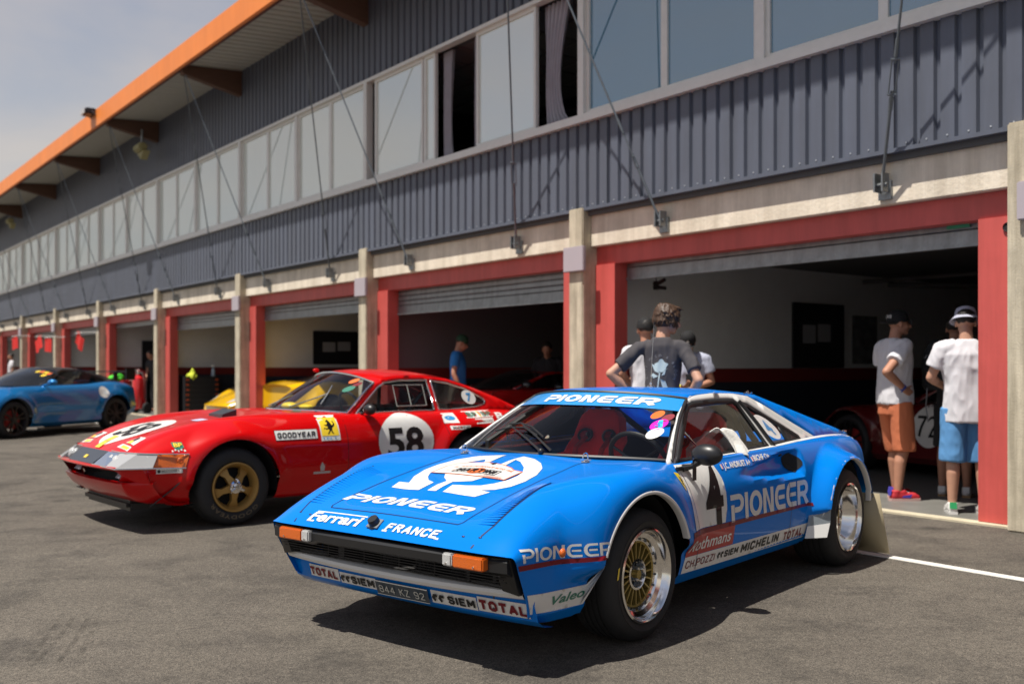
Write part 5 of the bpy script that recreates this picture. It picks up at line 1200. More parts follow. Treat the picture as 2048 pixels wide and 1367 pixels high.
for sy in (-.42, .42):
    q = RH('sponsor_sticker', [(sy - .09, -.76), (sy + .13, -.76), (sy + .11, -.72), (sy - .07, -.72)], M_dwhite, .003); RH('yellow_sticker', rect(sy - .03, sy + .10, -.755, -.73), M_dyel, .005, q)
    q = RH('sponsor_sticker', [(sy - .06, -.70), (sy + .10, -.70), (sy + .09, -.60), (sy - .02, -.60)], M_dwhite, .003); RH('black_mark', [(sy - .04, -.68), (sy + .02, -.69), (sy + .03, -.62), (sy - .01, -.61)], M_dblack, .005, q); RH('yellow_sticker', [(sy - .03, -.70), (sy + .03, -.70), (sy + .02, -.665), (sy - .03, -.665)], M_dyel, .006, q)
    q = RH('sponsor_sticker', rect(sy * .4 - .10 + .1, sy * .4 + .10 + .1, -.10, .0), mat('decal_lilac', (.55, .55, .75), .3), .003) if sy > 0 else None
q = RA('green_shield', [(-.475, .68), (-.40, .68), (-.395, .64), (-.42, .625), (-.455, .625), (-.475, .65)], M_dgrn); RTt('lettering', 'BP', -.465, -.405, .645, .028, M_dyel, q, bold=.02)
for i in range(5): RA('check_mark', rect(-.49 + i * .022, -.479 + i * .022, .61 + .008 * (i % 2), .622 + .008 * (i % 2)), M_dwhite, .005, q)
vs, fs = fillpoly(arc(-2.53, .965, .085, .068, 0, 350, 28), (), .05); q = link_mesh('window_roundel', [(x - (z - .965) * .25 * -1, ry(x, z) + .008, z) for x, z in vs], [tuple(reversed(f)) for f in fs], M_dwhite, rc.o)
v, f = text_fit('7', 2.50, 2.56, .075, bold=.03); link_mesh('roundel_number', [(-a, ry(-a, c + .93) + .012, c + .93) for a, c in v], f, M_dblu, q)
for (y, z, m, r_) in ((.40, 1.13, M_dora, .028), (.46, 1.10, M_dred, .024), (.45, 1.06, M_dgrn, .034)): poly_decal(rc, 'windshield_sticker', arc(y, z, r_, r_ * .8, 0, 345, 21), lambda u, z: (.6, u, z), (-1, 0, 0), m, 'ws', .004, parent=ws)
# ------------------------------------------------------------ the other cars (all from one generic coupe builder)
def coupe(name, label, origin, ang, paint, spec, group=None, roofm=None, glass=None, wheelm=None):
    c = Car(name, label, origin, ang, group=group)
    S = dict(L0=.90, L1=-3.25, wb=2.37, w=.88, hood=.72, belt=.84, nose=.55, tailz=.86, roof=1.22, wr=.32, wsb=-.40, wst=-1.25, rre=-1.75, rend=-2.75, sill=.20)
    S.update(spec); L0, L1, wb, w_, wr = S['L0'], S['L1'], S['wb'], S['w'], S['wr']; hd, bl, ns, tz = S['hood'], S['belt'], S['nose'], S['tailz']
    mid = (S['wsb'] + L1) / 2
    rails = [
        ([(L0, 0, ns), (L0 - .12, 0, ns + .06), (.35, 0, hd), (-.1, 0, hd + .07), (S['wsb'], 0, bl - .01), (mid, 0, bl), (L1 + .35, 0, tz + .02), (L1 + .03, 0, tz - .03)], 0),
        ([(L0 - .03, .4, ns), (L0 - .16, .42, ns + .06), (.35, .42, hd - .01), (-.1, .44, hd + .06), (S['wsb'], .46, bl - .02), (mid, .46, bl), (L1 + .35, .44, tz), (L1 + .04, .4, tz - .05)], 0),
        ([(L0 - .12, .62, ns), (L0 - .25, .64, ns + .07), (.35, .66, hd + .03), (0, .67, hd + .085), (S['wsb'] - .1, .68, bl), (mid, .70, bl + .02), (-wb, .68, tz + .03), (L1 + .3, .62, tz - .01), (L1 + .07, .58, tz - .07)], 0),
        ([(L0 - .18, .70, ns - .02), (.35, w_ - .10, hd - .06), (0, w_ - .09, hd), (S['wsb'] - .1, w_ - .10, bl - .06), (mid, w_ - .09, bl - .05), (-wb, w_ - .08, tz - .06), (L1 + .1, .68, tz - .12)], 0),
        ([(L0 - .20, .74, ns - .10), (.35, w_ - .03, .58), (0, w_ - .01, .60), (-.8, w_ - .03, .60), (mid, w_ - .02, .60), (-wb, w_, .62), (L1 + .1, .72, .62)], 0),
        ([(L0 - .18, .74, .42), (.35, w_ - .02, .42), (0, w_, .42), (-.8, w_ - .05, .42), (mid, w_ - .03, .42), (-wb, w_, .42), (L1 + .1, .74, .45)], 0),
        ([(L0 - .14, .72, .28), (.3, w_ - .04, .27), (-.8, w_ - .02, .24), (mid, w_ - .02, .24), (-wb, w_ - .04, .28), (L1 + .14, .72, .34)], 1),
        ([(L0 - .22, .66, S['sill']), (.3, w_ - .1, S['sill'] - .02), (-.8, w_ - .08, S['sill'] - .03), (-wb, w_ - .1, S['sill']), (L1 + .2, .66, .28)], 0)]
    AFg = (0, wr, wr + .055, w_ + .015, .16, .32); ARg = (-wb, wr, wr + .055, w_ + .02, .16, .34)
    cb = lambda x, y, z: z > bl - .1 and y < .60 and x < S['wsb'] - .12 - .25 * (y / .66)**2 and x > S['rend'] + .15
    c.shell(rails, paint, N_=150, k=5, arches=(AFg, ARg), cabin=cb, closef=True)
    yy = lambda x, z: .69 - (z - bl) * .42 - .10 * max(0, -x + S['rre']) ** 1.0 * .6
    rt = S['roof'] - .045; wx, tx, rx, re = S['wsb'] - .32, S['wst'] - .14, S['rre'], S['rend']
    sidew = [(wx - .10, bl + .01), (tx + .02, rt - .05), (tx - .15, rt - .025), (rx - .05, rt - .03), (rx - .35, rt - .11), ((rx + re) / 2 - .12, bl + .10), ((rx + re) / 2 - .1, bl + .02)]
    out_ = [(wx + .02, bl - .02), (wx + .05, bl + .02), (tx + .06, rt - .03), (tx - .1, rt + .005), (rx, rt), (rx - .4, rt - .07), (re, bl + .05), (re + .0, bl - .0), (rx - .4, bl - .03)]
    rm = roofm or paint
    c.side_patch('window_surround', out_, [sidew], yy, rm, .01, .08); c.side_patch('side_window', sidew, [], yy, glass or MATS['smoked_glass'], 0, .1, off=-.004)
    sl_ = [(tx + .06, yy(0, rt - .03), rt - .03), (tx - .1, yy(0, rt), rt + .004), (rx, yy(0, rt), rt), (rx - .4, yy(rx - .4, rt - .07), rt - .07), (re, yy(re, bl + .05), bl + .05)]
    rf = roofgrid([(S['wst'], 0, S['roof'] - .02), (S['wst'] - .2, 0, S['roof']), (rx, 0, S['roof'] - .01), (rx - .4, 0, S['roof'] - .08), (re - .1, 0, bl + .05)], sl_, 20, 8, rm, 'roof', .01); rf.parent = c.o
    wb_ = [(wx + .03, yy(0, bl), bl), ((wx + tx) / 2 + .03, yy(0, (bl + rt) / 2), (bl + rt) / 2), (tx + .06, yy(0, rt - .03), rt - .03)]
    ws = roofgrid([(S['wsb'], 0, bl + .0), ((S['wsb'] + S['wst']) / 2, 0, (bl + S['roof']) / 2 + .02), (S['wst'], 0, S['roof'] - .02)], wb_, 10, 8, glass or MATS['smoked_glass'], 'windshield', .015); ws.parent = c.o
    c.addbvh('ws', ws)
    b = MB(); b.box(L1 + .3, .5, -.66, .66, .16, .2); b.build('floor_pan', M_blkm, c.o)
    for ax in (0, -wb):
        for sd in (1, -1):
            b = MB()
            M = Matrix.Translation((ax, sd * .45, wr)) @ Matrix.Rotation(R(-90) * sd, 4, 'X'); b.lathe([(.02, 0), (wr + .06, 0), (wr + .06, .36)], 28, M, *((R(170), R(370)) if sd > 0 else (R(-10), R(190)))); b.build('wheel_well', M_blkm, c.o)
    wm = wheelm or mat('dark_alloy', (.05, .05, .055), .35, metal=.7)
    for ax in (0, -wb):
        for sd in (1, -1):
            W = c.wheel(ax, w_ - .005, wr, .24, '', sd, wr - .085)
            b = MB(); q_ = wr - .08; b.lathe([(q_, -.012), (q_ - .002, .002), (q_ - .012, 0), (q_ - .02, -.03), (q_ - .03, -.06)], 36)
            for i in range(10):
                a = 2 * math.pi * i / 10 + (.09 if i % 2 else -.09); cc, ss = math.cos(a), math.sin(a); hw = .011
                pts = [(.03, -hw, -.012), (.03, hw, -.012), (q_ - .01, hw, -.012), (q_ - .01, -hw, -.012)]; up = [(r_ * cc - t_ * ss, r_ * ss + t_ * cc, z) for r_, t_, z in pts]; b.add(up + [(x, y, z - .03) for x, y, z in up], [(0, 1, 2, 3), (0, 4, 5, 1), (3, 2, 6, 7), (1, 5, 6, 2), (0, 3, 7, 4)])
            b.lathe([(0, 0), (.035, -.002), (.04, -.02)], 16); b.build('rim', wm, W)
            b = MB(); b.lathe([(.17, -.09), (.03, -.09)], 24); b.box(.06, .14, -.05, .05, -.085, -.06); b.build('brake', mat('brake_red', (.35, .02, .02), .5) if ax == 0 else M_blkm, W)
    # headlamps, mirrors
    for sd in (1, -1):
        x = L0 - .30; pts = [(x + .12, .50, 0), (x + .02, .64, 0), (x - .22, .68, 0), (x - .05, .52, 0)]
        V = []
        for px, py, _ in pts:
            h = c.bvh['body'].ray_cast(Vector((px, sd * py, 1.6)), Vector((0, 0, -1)))[0]; V.append((px, sd * py, (h.z if h else ns) + .006))
        o = link_mesh('headlamp', V, [(0, 1, 2, 3)], S.get('lampm', M_clear), c.o)
        b = MB(); mx_ = wx - .03; b.ball((mx_, sd * (w_ + .01), bl + .07), (.07, .10, .055), 14, 8); b.tube([(mx_, sd * .80, bl + .04), (mx_ + .03, sd * .70, bl)], .02, 6); b.build('door_mirror', S.get('mirm', paint), c.o)
    b = MB(); b.box(L1 + .5, -.5, -.6, .6, .3, .33); b.box(-1.3, -1.2, -.5, .5, .3, bl + .12); b.build('cabin_floor', M_int, c.o, False)
    return c, yy
M_alp = mat('metallic_blue_paint', (.004, .17, .46), .3, metal=.35, coat=.8)
M_carb = mat('carbon_black', (.015, .016, .018), .3, coat=.6)
al, yy = coupe('blue_sports_car', 'metallic blue coupe with black roof and rear wing, at the far left', (-9.51, 17.72), math.atan2(-.930, -.368), M_alp,
    dict(L0=.92, L1=-3.2, wb=2.40, w=.90, hood=.80, belt=.90, nose=.62, tailz=.93, roof=1.25, wr=.325, wsb=-.45, wst=-1.18, rre=-1.72, rend=-2.75), roofm=M_carb)
aps = lambda u, z: (-u, 1.7, z)
q = poly_decal(al, 'white_roundel', arc(2.10, .76, .11, .11, 0, 350, 24), aps, (0, -1, 0), M_dwhite); text_decal(al, 'roundel_number', '10', 2.05, 2.15, .72, .08, aps, (0, -1, 0), mat('decal_pale_blue', (.4, .5, .6), .4), parent=q)
for i, (y, z, m) in enumerate(((.30, 1.16, M_dyel), (.38, 1.155, M_dora), (.46, 1.14, M_dyel), (.53, 1.12, M_dora), (.50, 1.09, M_dyel))): poly_decal(al, 'windshield_sticker', rect(y - .03, y + .03, z - .014, z + .014), lambda u, z: (.8, u, z), (-1, 0, 0), m, 'ws', .006)
b = MB(); b.box(-3.12, -2.90, -.72, .72, 1.14, 1.165); b.box(-3.1, -2.85, .70, .72, .98, 1.22); b.box(-3.1, -2.85, -.72, -.70, .98, 1.22)
for sd in (1, -1): b.box(-3.05, -2.95, sd * .3 - .015, sd * .3 + .015, .90, 1.14)
b.build('rear_wing', M_carb, al.o, False)
b = MB(); b.box(-1.9, -.5, .86, .95, .13, .16); b.box(-1.9, -.5, -.95, -.86, .13, .16); b.build('side_skirt', M_carb, al.o, False)
M_yel = mat('yellow_paint', (.75, .42, .004), .22, coat=.8)
def put(s, v): p = BW(s, v); return (p.x, p.y)
TB = math.atan2(-.6028, -.7979)      # facing straight out of the building
low = dict(L0=1.05, L1=-3.35, wb=2.55, w=.94, hood=.70, belt=.88, nose=.40, tailz=.95, roof=1.17, wr=.34, wsb=-.25, wst=-1.05, rre=-1.7, rend=-2.8, mirm=M_carb)
y1, _ = coupe('yellow_sports_car', 'yellow sports car with black bonnet slots, its nose just inside a garage door', put(21.35, 1.25), TB, M_yel, dict(low), 'sports cars parked inside the garages', roofm=M_carb)
for sy in (.25, .42): poly_decal(y1, 'bonnet_slot', [(sy - .02, -.35), (sy + .02, -.35), (sy + .03, -.22), (sy - .03, -.22)], lambda u, v: (-v, u, 1.6), (0, 0, -1), M_blkm)
poly_decal(y1, 'bonnet_stripe', ribbon([(.60, -.70), (.50, -.45), (.42, -.20)], .05), lambda u, v: (-v, u, 1.6), (0, 0, -1), M_blkm, step=.03)
y2, _ = coupe('yellow_sports_car', 'yellow car with dark glass seen above the red bonnet inside its garage', put(18.15, 3.6), TB + math.pi, M_yel, dict(low, roof=1.2), 'sports cars parked inside the garages', roofm=M_carb)
M_dkr = mat('deep_red_paint', (.42, .008, .008), .2, coat=.8)
y3, _ = coupe('red_sports_car', 'dark red sports car inside the garage behind the red race coupe roof', put(12.6, .9), TB - .1, M_dkr, dict(low, roof=1.22, belt=.92), 'sports cars parked inside the garages', roofm=M_dkr)
for (u0, m) in ((.0, M_dwhite), (.18, M_dyel)): poly_decal(y3, 'bonnet_mark', rect(.30 + u0, .38 + u0, -.55, -.25), lambda u, v: (-v, u, 1.6), (0, 0, -1), m)
M_dkg = mat('dark_grey_paint', (.05, .05, .055), .2, coat=.8)
y4, _ = coupe('dark_sports_car', 'near black sports car with pale roof stripe, deeper in the same garage', put(10.5, 1.3), TB, M_dkg, dict(low, roof=1.2), 'sports cars parked inside the garages')
poly_decal(y4, 'roof_stripe', rect(.5, .56, -.9, .2), lambda u, v: (-v - .3, u, 1.6), (0, 0, -1), M_dwhite)
y5, _ = coupe('red_race_car', 'dark red race car with black 72 in a white circle behind the men', (4.88, 12.46), math.atan2(.917, -.4), mat('dark_maroon_paint', (.10, .003, .004), .25, coat=.5), dict(low, L1=-2.75, wb=2.2, w=.88, roof=1.12, belt=.84, wsb=-.5, wst=-1.1, rre=-1.5, rend=-2.3), 'sports cars parked inside the garages', roofm=MATS['dark_maroon_paint'])
q = poly_decal(y5, 'number_roundel', arc(1.22, .60, .22, .24, 0, 350, 30), lambda u, z: (-u, 1.6, z), (0, -1, 0), M_dwhite, step=.05); text_decal(y5, 'race_number', '72', 1.07, 1.37, .48, .24, lambda u, z: (-u, 1.6, z), (0, -1, 0), M_dblack, parent=q, off=.006)
q = poly_decal(y5, 'sponsor_sticker', rect(.78, .94, .42, .52), lambda u, z: (-u, 1.6, z), (0, -1, 0), M_dyel, step=.05)
q = poly_decal(y5, 'sponsor_sticker', rect(.80, .92, .53, .58), lambda u, z: (-u, 1.6, z), (0, -1, 0), M_dwhite, step=.05)
q = poly_decal(y5, 'roof_chequers', [(a, c) for a, c in rect(-.45, .45, 1.14, 1.17)], lambda u, z: (.8, u, z - .02), (-1, 0, 0), M_dwhite, 'ws', .006)
# ------------------------------------------------------------ people
from mathutils import noise as mnoise
def cone_prim(a, b, ra, rb, n=16, round_=True):
    """tapered limb with round (or flat) ends"""
    a, b = Vector(a), Vector(b); d = (b - a).normalized(); u = d.orthogonal().normalized(); v = d.cross(u); rings = []
    if round_:
        for t in (75, 50, 25): rings.append((a - d * ra * math.sin(R(t)), ra * math.cos(R(t))))
    rings.append((a, ra)); rings.append((b, rb))
    if round_:
        for t in (25, 50, 75): rings.append((b + d * rb * math.sin(R(t)), rb * math.cos(R(t))))
    V = [];
    for c, r in rings:
        for k in range(n): an = 2 * math.pi * k / n; V.append(c + (u * math.cos(an) + v * math.sin(an)) * r)
    m = len(rings); F = [(i * n + k, i * n + (k + 1) % n, (i + 1) * n + (k + 1) % n, (i + 1) * n + k) for i in range(m - 1) for k in range(n)]
    F += [tuple(reversed(range(n))), tuple(range((m - 1) * n, m * n))]
    return V, F
def loft_prim(rings, n=24):
    """rings: (centre, rx, ry) stacked upwards; squarish ovals"""
    V = []
    for c, rx, ry in rings:
        c = Vector(c)
        for k in range(n):
            an = 2 * math.pi * k / n; cs, sn = math.cos(an), math.sin(an); p = 2.4
            V.append(c + Vector((rx * math.copysign(abs(cs)**(2 / p), cs), ry * math.copysign(abs(sn)**(2 / p), sn), 0)))
    m = len(rings); F = [(i * n + k, i * n + (k + 1) % n, (i + 1) * n + (k + 1) % n, (i + 1) * n + k) for i in range(m - 1) for k in range(n)]
    F += [tuple(reversed(range(n))), tuple(range((m - 1) * n, m * n))]
    return V, F
def ball_prim(c, r, M=None):
    q = MB(); q.ball((0, 0, 0), r, 18, 12); V = [Vector(v) for v in q.v]
    if M is not None: V = [M @ v for v in V]
    return [v + Vector(c) for v in V], q.f
def organic(name, prims, m, parent, voxel=.009, it=4, wr=0, wsc=9, wst=(1, 1, 1)):
    """union of the primitives grown into one continuous skin"""
    q = MB()
    for V, F in prims: q.add(V, F)
    me = bpy.data.meshes.new('tmp'); me.from_pydata(q.v, [], q.f); ob = bpy.data.objects.new('tmp', me); COL.objects.link(ob)
    bm = bmesh.new(); bm.from_mesh(me); bmesh.ops.recalc_face_normals(bm, faces=bm.faces); bm.to_mesh(me); bm.free()
    md = ob.modifiers.new('r', 'REMESH'); md.mode = 'VOXEL'; md.voxel_size = voxel; md.use_smooth_shade = True
    sm = ob.modifiers.new('s', 'SMOOTH'); sm.factor = .5; sm.iterations = it
    dg = bpy.context.evaluated_depsgraph_get(); new = bpy.data.meshes.new_from_object(ob.evaluated_get(dg)); bpy.data.objects.remove(ob)
    new.name = name; new.materials.clear(); new.materials.append(m)
    if wr:
        ns = [v.normal.copy() for v in new.vertices]
        for v, nn in zip(new.vertices, ns):
            p = Vector((v.co.x * wst[0], v.co.y * wst[1], v.co.z * wst[2])) * wsc
            w_ = mnoise.noise(p) * .6 + (1 - abs(mnoise.noise(p * 1.9 + Vector((3, 1, 7))))) * .5 - .35
            v.co += nn * wr * w_
    new.polygons.foreach_set('use_smooth', [True] * len(new.polygons)); new.update()
    o = bpy.data.objects.new(name, new); COL.objects.link(o); o.parent = parent; return o
M_skin = mat('skin_light', (.50, .27, .18), .55, noise=.06, nscale=20)
M_skin2 = mat('skin_tanned', (.42, .20, .125), .55, noise=.06, nscale=20)
M_hairb = mat('hair_brown', (.055, .026, .012), .55, noise=.4, nscale=30, stretch=(1, 1, .3))
M_haird = mat('hair_dark', (.015, .012, .01), .6)
def hand(prims, w, fwd, palmn, side, curl=.5, sc=1.0):
    """palm and five separate bent fingers; fwd along the hand, palmn out of the palm, side = towards the thumb"""
    w, f, n, s = Vector(w), Vector(fwd).normalized(), Vector(palmn).normalized(), Vector(side).normalized()
    pc = w + f * .05 * sc
    for o_ in (-.026, -.009, .009, .026): prims.append(cone_prim(w + f * .005 + s * o_ * .6, w + f * .085 * sc + s * o_ * sc, .017, .012, 10))
    for o_, L_ in ((-.030, .058), (-.010, .072), (.010, .078), (.029, .070)):
        a = w + f * .088 * sc + s * o_ * sc; L1 = L_ * .55 * sc; L2 = L_ * .5 * sc
        d1 = (f * math.cos(curl * .7) + n * math.sin(curl * .7)); d2 = (f * math.cos(curl * 1.7) + n * math.sin(curl * 1.7))
        b_ = a + d1 * L1; prims.append(cone_prim(a, b_, .0098, .0088, 8)); prims.append(cone_prim(b_, b_ + d2 * L2, .0088, .0072, 8))
    a = w + f * .03 * sc + s * .025 * sc; b_ = a + (f * .55 + s * .75 + n * .25).normalized() * .04 * sc; prims.append(cone_prim(a, b_, .0135, .0105, 8)); prims.append(cone_prim(b_, b_ + (f * .85 + s * .35 + n * .35).normalized() * .032 * sc, .0105, .0085, 8))
J0 = dict(hipL=(-.09, 0, .92), hipR=(.09, 0, .92), kneeL=(-.105, .02, .50), kneeR=(.105, .02, .50), ankL=(-.11, -.02, .085), ankR=(.11, -.02, .085),
          shL=(-.185, -.01, 1.44), shR=(.185, -.01, 1.44), elL=(-.25, -.03, 1.16), elR=(.25, -.03, 1.16), wrL=(-.24, .07, .92), wrR=(.24, .07, .92),
          head=(0, .03, 1.655), yaw=0.0, pitch=0.0, lean=0.0, toeL=0.0, toeR=0.0)
def person(label, loc, rz, H=1.78, J=None, shirt=None, shorts=None, skin=None, hair=None, cap=None, shoes=None, group=None, girth=1.0, detail=True, sleeve=.62, hemz=.86, shortz=.50, hatfn=None, curl=.6, socks=None, curlR=None):
    P_ = dict(J0); P_.update(J or {}); skin = skin or M_skin
    T = thing('person', label, 'person', (loc[0], loc[1], loc[2] if len(loc) > 2 else 0), rz, group)
    T.scale = (H / 1.78,) * 3; g = girth
    ln = P_['lean']
    def up(v):      # lean of the upper body about the hips
        v = Vector(v); 
        if ln: d = v - Vector((0, 0, .95)); v = Vector((0, 0, .95)) + Matrix.Rotation(-ln, 3, 'X') @ d
        return v
    S = {k: (Vector(P_[k]) if k[:3] in ('hip', 'kne', 'ank') else up(P_[k])) for k in J0 if isinstance(J0[k], tuple)}
    HM = Matrix.Rotation(P_['yaw'], 3, 'Z') @ Matrix.Rotation(P_['pitch'] , 3, 'X')
    hc = S['head']; hp_ = lambda x, y, z: hc + HM @ Vector((x, y, z))
    nb = up((0, -.01, 1.47)); pr = []
    # head
    M4 = HM.to_4x4()
    pr.append(ball_prim(hp_(0, -.008, .03), (.076, .094, .088), M4)); pr.append(ball_prim(hp_(0, .022, -.035), (.060, .070, .070), M4)); pr.append(ball_prim(hp_(0, .062, -.085), (.030, .026, .022), M4))
    pr.append(cone_prim(hp_(0, .085, .012), hp_(0, .108, -.028), .010, .015, 8)); pr.append(ball_prim(hp_(0, .095, -.038), (.019, .014, .010), M4))
    for s_ in (-1, 1):
        pr.append(ball_prim(hp_(s_ * .078, -.005, -.012), (.010, .020, .032), M4)); pr.append(ball_prim(hp_(s_ * .028, .075, .022), (.022, .012, .009), M4)); pr.append(ball_prim(hp_(s_ * .035, .055, -.03), (.024, .024, .024), M4))
    pr.append(ball_prim(hp_(0, .083, -.060), (.024, .010, .008), M4))
    pr.append(cone_prim(nb - Vector((0, 0, .03)), hp_(0, -.02, -.05), .062, .052, 16))
    # trunk under the clothes
    pr.append(loft_prim([(up((0, 0, .84)), .145 * g, .095 * g), (up((0, 0, .95)), .150 * g, .105 * g), (up((0, 0, 1.10)), .130 * g, .098 * g), (up((0, 0, 1.28)), .155 * g, .105 * g), (up((0, -.005, 1.40)), .165 * g, .095 * g), (up((0, -.01, 1.48)), .09, .06)]))
    for s_ in 'LR':
        sg = -1 if s_ == 'L' else 1; sh, el, wr = S['sh' + s_], S['el' + s_], S['wr' + s_]
        pr.append(cone_prim(sh - Vector((0, 0, .008)), el, .045 * g, .039, 14)); md = el.lerp(wr, .3); pr.append(cone_prim(el, md, .039, .041, 14)); pr.append(cone_prim(md, wr, .041, .026, 14))
        fw = (wr - el).normalized(); hn = Vector(P_.get('palm' + s_, (-sg, 0, 0))); hn = (hn - fw * hn.dot(fw)).normalized(); sd = fw.cross(hn) * (1 if s_ == 'L' else -1) * -1
        hf = Vector(P_.get('hdir' + s_, fw)); hand(pr, wr, hf, hn, sd if 'thumb' + s_ not in P_ else Vector(P_['thumb' + s_]), curl)
        hi, kn, an = S['hip' + s_], S['knee' + s_], S['ank' + s_]
        pr.append(cone_prim(hi, kn, .085 * g, .056, 16)); cm = kn.lerp(an, .32) + Vector((0, -.022, 0)); pr.append(cone_prim(kn, cm, .054, .056, 14)); pr.append(cone_prim(cm, an, .056, .034, 14))
        pr.append(cone_prim(an, an + Matrix.Rotation(P_['toe' + s_], 3, 'Z') @ Vector((0, .14, -.045)), .036, .028, 12))
    body = organic('body', pr, skin, T, .0075 if detail else .012, 3)
    if detail:
        for s_ in (-1, 1):
            q = MB(); q.ball(hp_(s_ * .028, .083, .012), (.010, .006, .006), 8, 6); q.build('eye', mat('eye_dark', (.02, .015, .012), .2), T)
    # T-shirt
    if shirt:
        gs = g * 1.0; hz = hemz
        q = [loft_prim([(up((0, 0, hz)), .178 * gs, .128 * gs), (up((0, 0, hz + .10)), .172 * gs, .128 * gs), (up((0, 0, 1.12)), .158 * gs, .122 * gs), (up((0, 0, 1.28)), .178 * gs, .125 * gs), (up((0, -.005, 1.38)), .185 * gs, .112 * gs), (up((0, -.01, 1.445)), .150 * gs, .092), (up((0, -.012, 1.485)), .10, .075), (up((0, -.012, 1.51)), .068, .064)])]
        for s_ in 'LR':
            sh, el = S['sh' + s_], S['el' + s_]; e = sh.lerp(el, sleeve); si = sh + (Vector((0, 0, 1.42)) - sh) * .25; si = si + Vector((0, 0, .004)); q.append(cone_prim(si, sh + (e - sh) * .12, .070 * gs, .068 * gs, 16)); q.append(cone_prim(sh, e, .066 * gs, .071 * gs, 16, False))
        organic('shirt', q, shirt, T, .009 if detail else .013, 6, .026, 7, (1.3, 1.3, .5))
    if shorts:
        q = [loft_prim([(Vector((0, 0, .80)), .165 * g, .115 * g), (Vector((0, 0, .88)), .160 * g, .118 * g), (Vector((0, 0, .97)), .140 * g, .10 * g)])]
        for s_ in 'LR':
            hi, kn, an = S['hip' + s_], S['knee' + s_], S['ank' + s_]
            if shortz >= .3: e = hi.lerp(kn, (.92 - shortz) / .42); q.append(cone_prim(hi, e, .103 * g, .096 * g, 18, False))
            else: q.append(cone_prim(hi, kn, .100 * g, .075 * g, 18)); q.append(cone_prim(kn, an + Vector((0, 0, .02)), .075 * g, .062, 18, False))
        organic('shorts' if shortz > .3 else 'trousers', q, shorts, T, .009 if detail else .013, 4, .012, 10, (1, 1, .5))
    if shoes:
        for s_ in 'LR':
            an = S['ank' + s_]; Rm = Matrix.Rotation(P_['toe' + s_], 3, 'Z'); A = lambda x, y, z: Vector((an.x, an.y, 0)) + Rm @ Vector((x, y, z))
            q = [cone_prim(A(0, -.035, .055), A(0, .15, .048), .043, .040, 14), cone_prim(A(0, -.03, .07), A(0, .05, .085), .042, .036, 14), cone_prim(A(0, -.02, .06), A(0, -.02, .11), .044, .044, 14, False), cone_prim(A(0, .10, .045), A(0, .175, .040), .044, .036, 14)]
            so_ = organic('shoe', q, shoes[0], T, .007, 3)
            q = MB(); sole = [A(x, y, 0) for x, y in ((-.036, -.075), (.036, -.075), (.043, .02), (.050, .12), (.038, .20), (0, .222), (-.038, .20), (-.050, .12), (-.043, .02))]
            q.add([(p.x, p.y, .004) for p in sole] + [(p.x, p.y, .034) for p in sole], [tuple(reversed(range(9))), tuple(range(9, 18))] + [(i, (i + 1) % 9, 9 + (i + 1) % 9, 9 + i) for i in range(9)]); q.build('sole', shoes[1], so_)
            q = MB(); q.add([A(.0465, .02, .045), A(.049, .10, .04), A(.047, .12, .075), A(.045, .03, .06)], [(0, 1, 2, 3)]); q.add([A(-.0465, .02, .045), A(-.049, .10, .04), A(-.047, .12, .075), A(-.045, .03, .06)], [(0, 1, 2, 3)]); q.build('side_patch', shoes[2], so_, False)
            for i in range(4): pass
            q = MB(); q.add([A(-.03, -.080, .06), A(.03, -.080, .06), A(.028, -.066, .115), A(-.028, -.066, .115)], [(0, 1, 2, 3)]); q.build('heel_tab', shoes[3] if len(shoes) > 3 else shoes[2], so_, False)
            q = MB()
            for i in range(4): q.tube([A(-.022, .05 + i * .022, .108 - i * .012), A(0, .055 + i * .022, .114 - i * .012), A(.022, .05 + i * .022, .108 - i * .012)], .004, 5)
            q.build('laces', M_dwhite, so_)
            if socks: q = MB(); q.tube([an + Vector((0, 0, 0)), an + Vector((0, 0, .05))], .038, 14); q.build('sock', socks, T)
    if hair:
        mh, kind = hair; q = [ball_prim(hp_(0, -.020, .045), (.090, .101, .090) if kind == 'long' else (.084, .094, .086), M4)] + ([ball_prim(hp_(0, -.035, -.01), (.080, .078, .075), M4)] if kind == 'long' else [])
        if kind == 'long':
            for i in range(520):
                a = rnd.uniform(-2.6, 2.6) - math.pi / 2; zz = rnd.uniform(-.02, .12); rr_ = math.sqrt(max(.01, 1 - ((zz - .04) / .105)**2))
                p0 = hp_(.088 * rr_ * math.cos(a), -.02 + .098 * rr_ * math.sin(a), zz); ln_ = rnd.uniform(.015, .035) + .02 * (zz < .03); p1 = p0 + HM @ Vector((.018 * math.cos(a) + rnd.uniform(-.01, .01), .018 * math.sin(a) + .012 * (a > -math.pi / 2 - 3), -ln_)); q.append(cone_prim(p0, p1, .008, .003, 6))
            for i in range(45):
                x = rnd.uniform(-.065, .065); p0 = hp_(x, .03 + rnd.uniform(-.03, .02), .125 - abs(x) * .3); q.append(cone_prim(p0, p0 + HM @ Vector((rnd.uniform(-.015, .025), rnd.uniform(.02, .06), rnd.uniform(-.04, .01))), .008, .003, 6))
        organic('hair', q, mh, T, .005 if kind == 'long' else .007, 3, .004, 40)
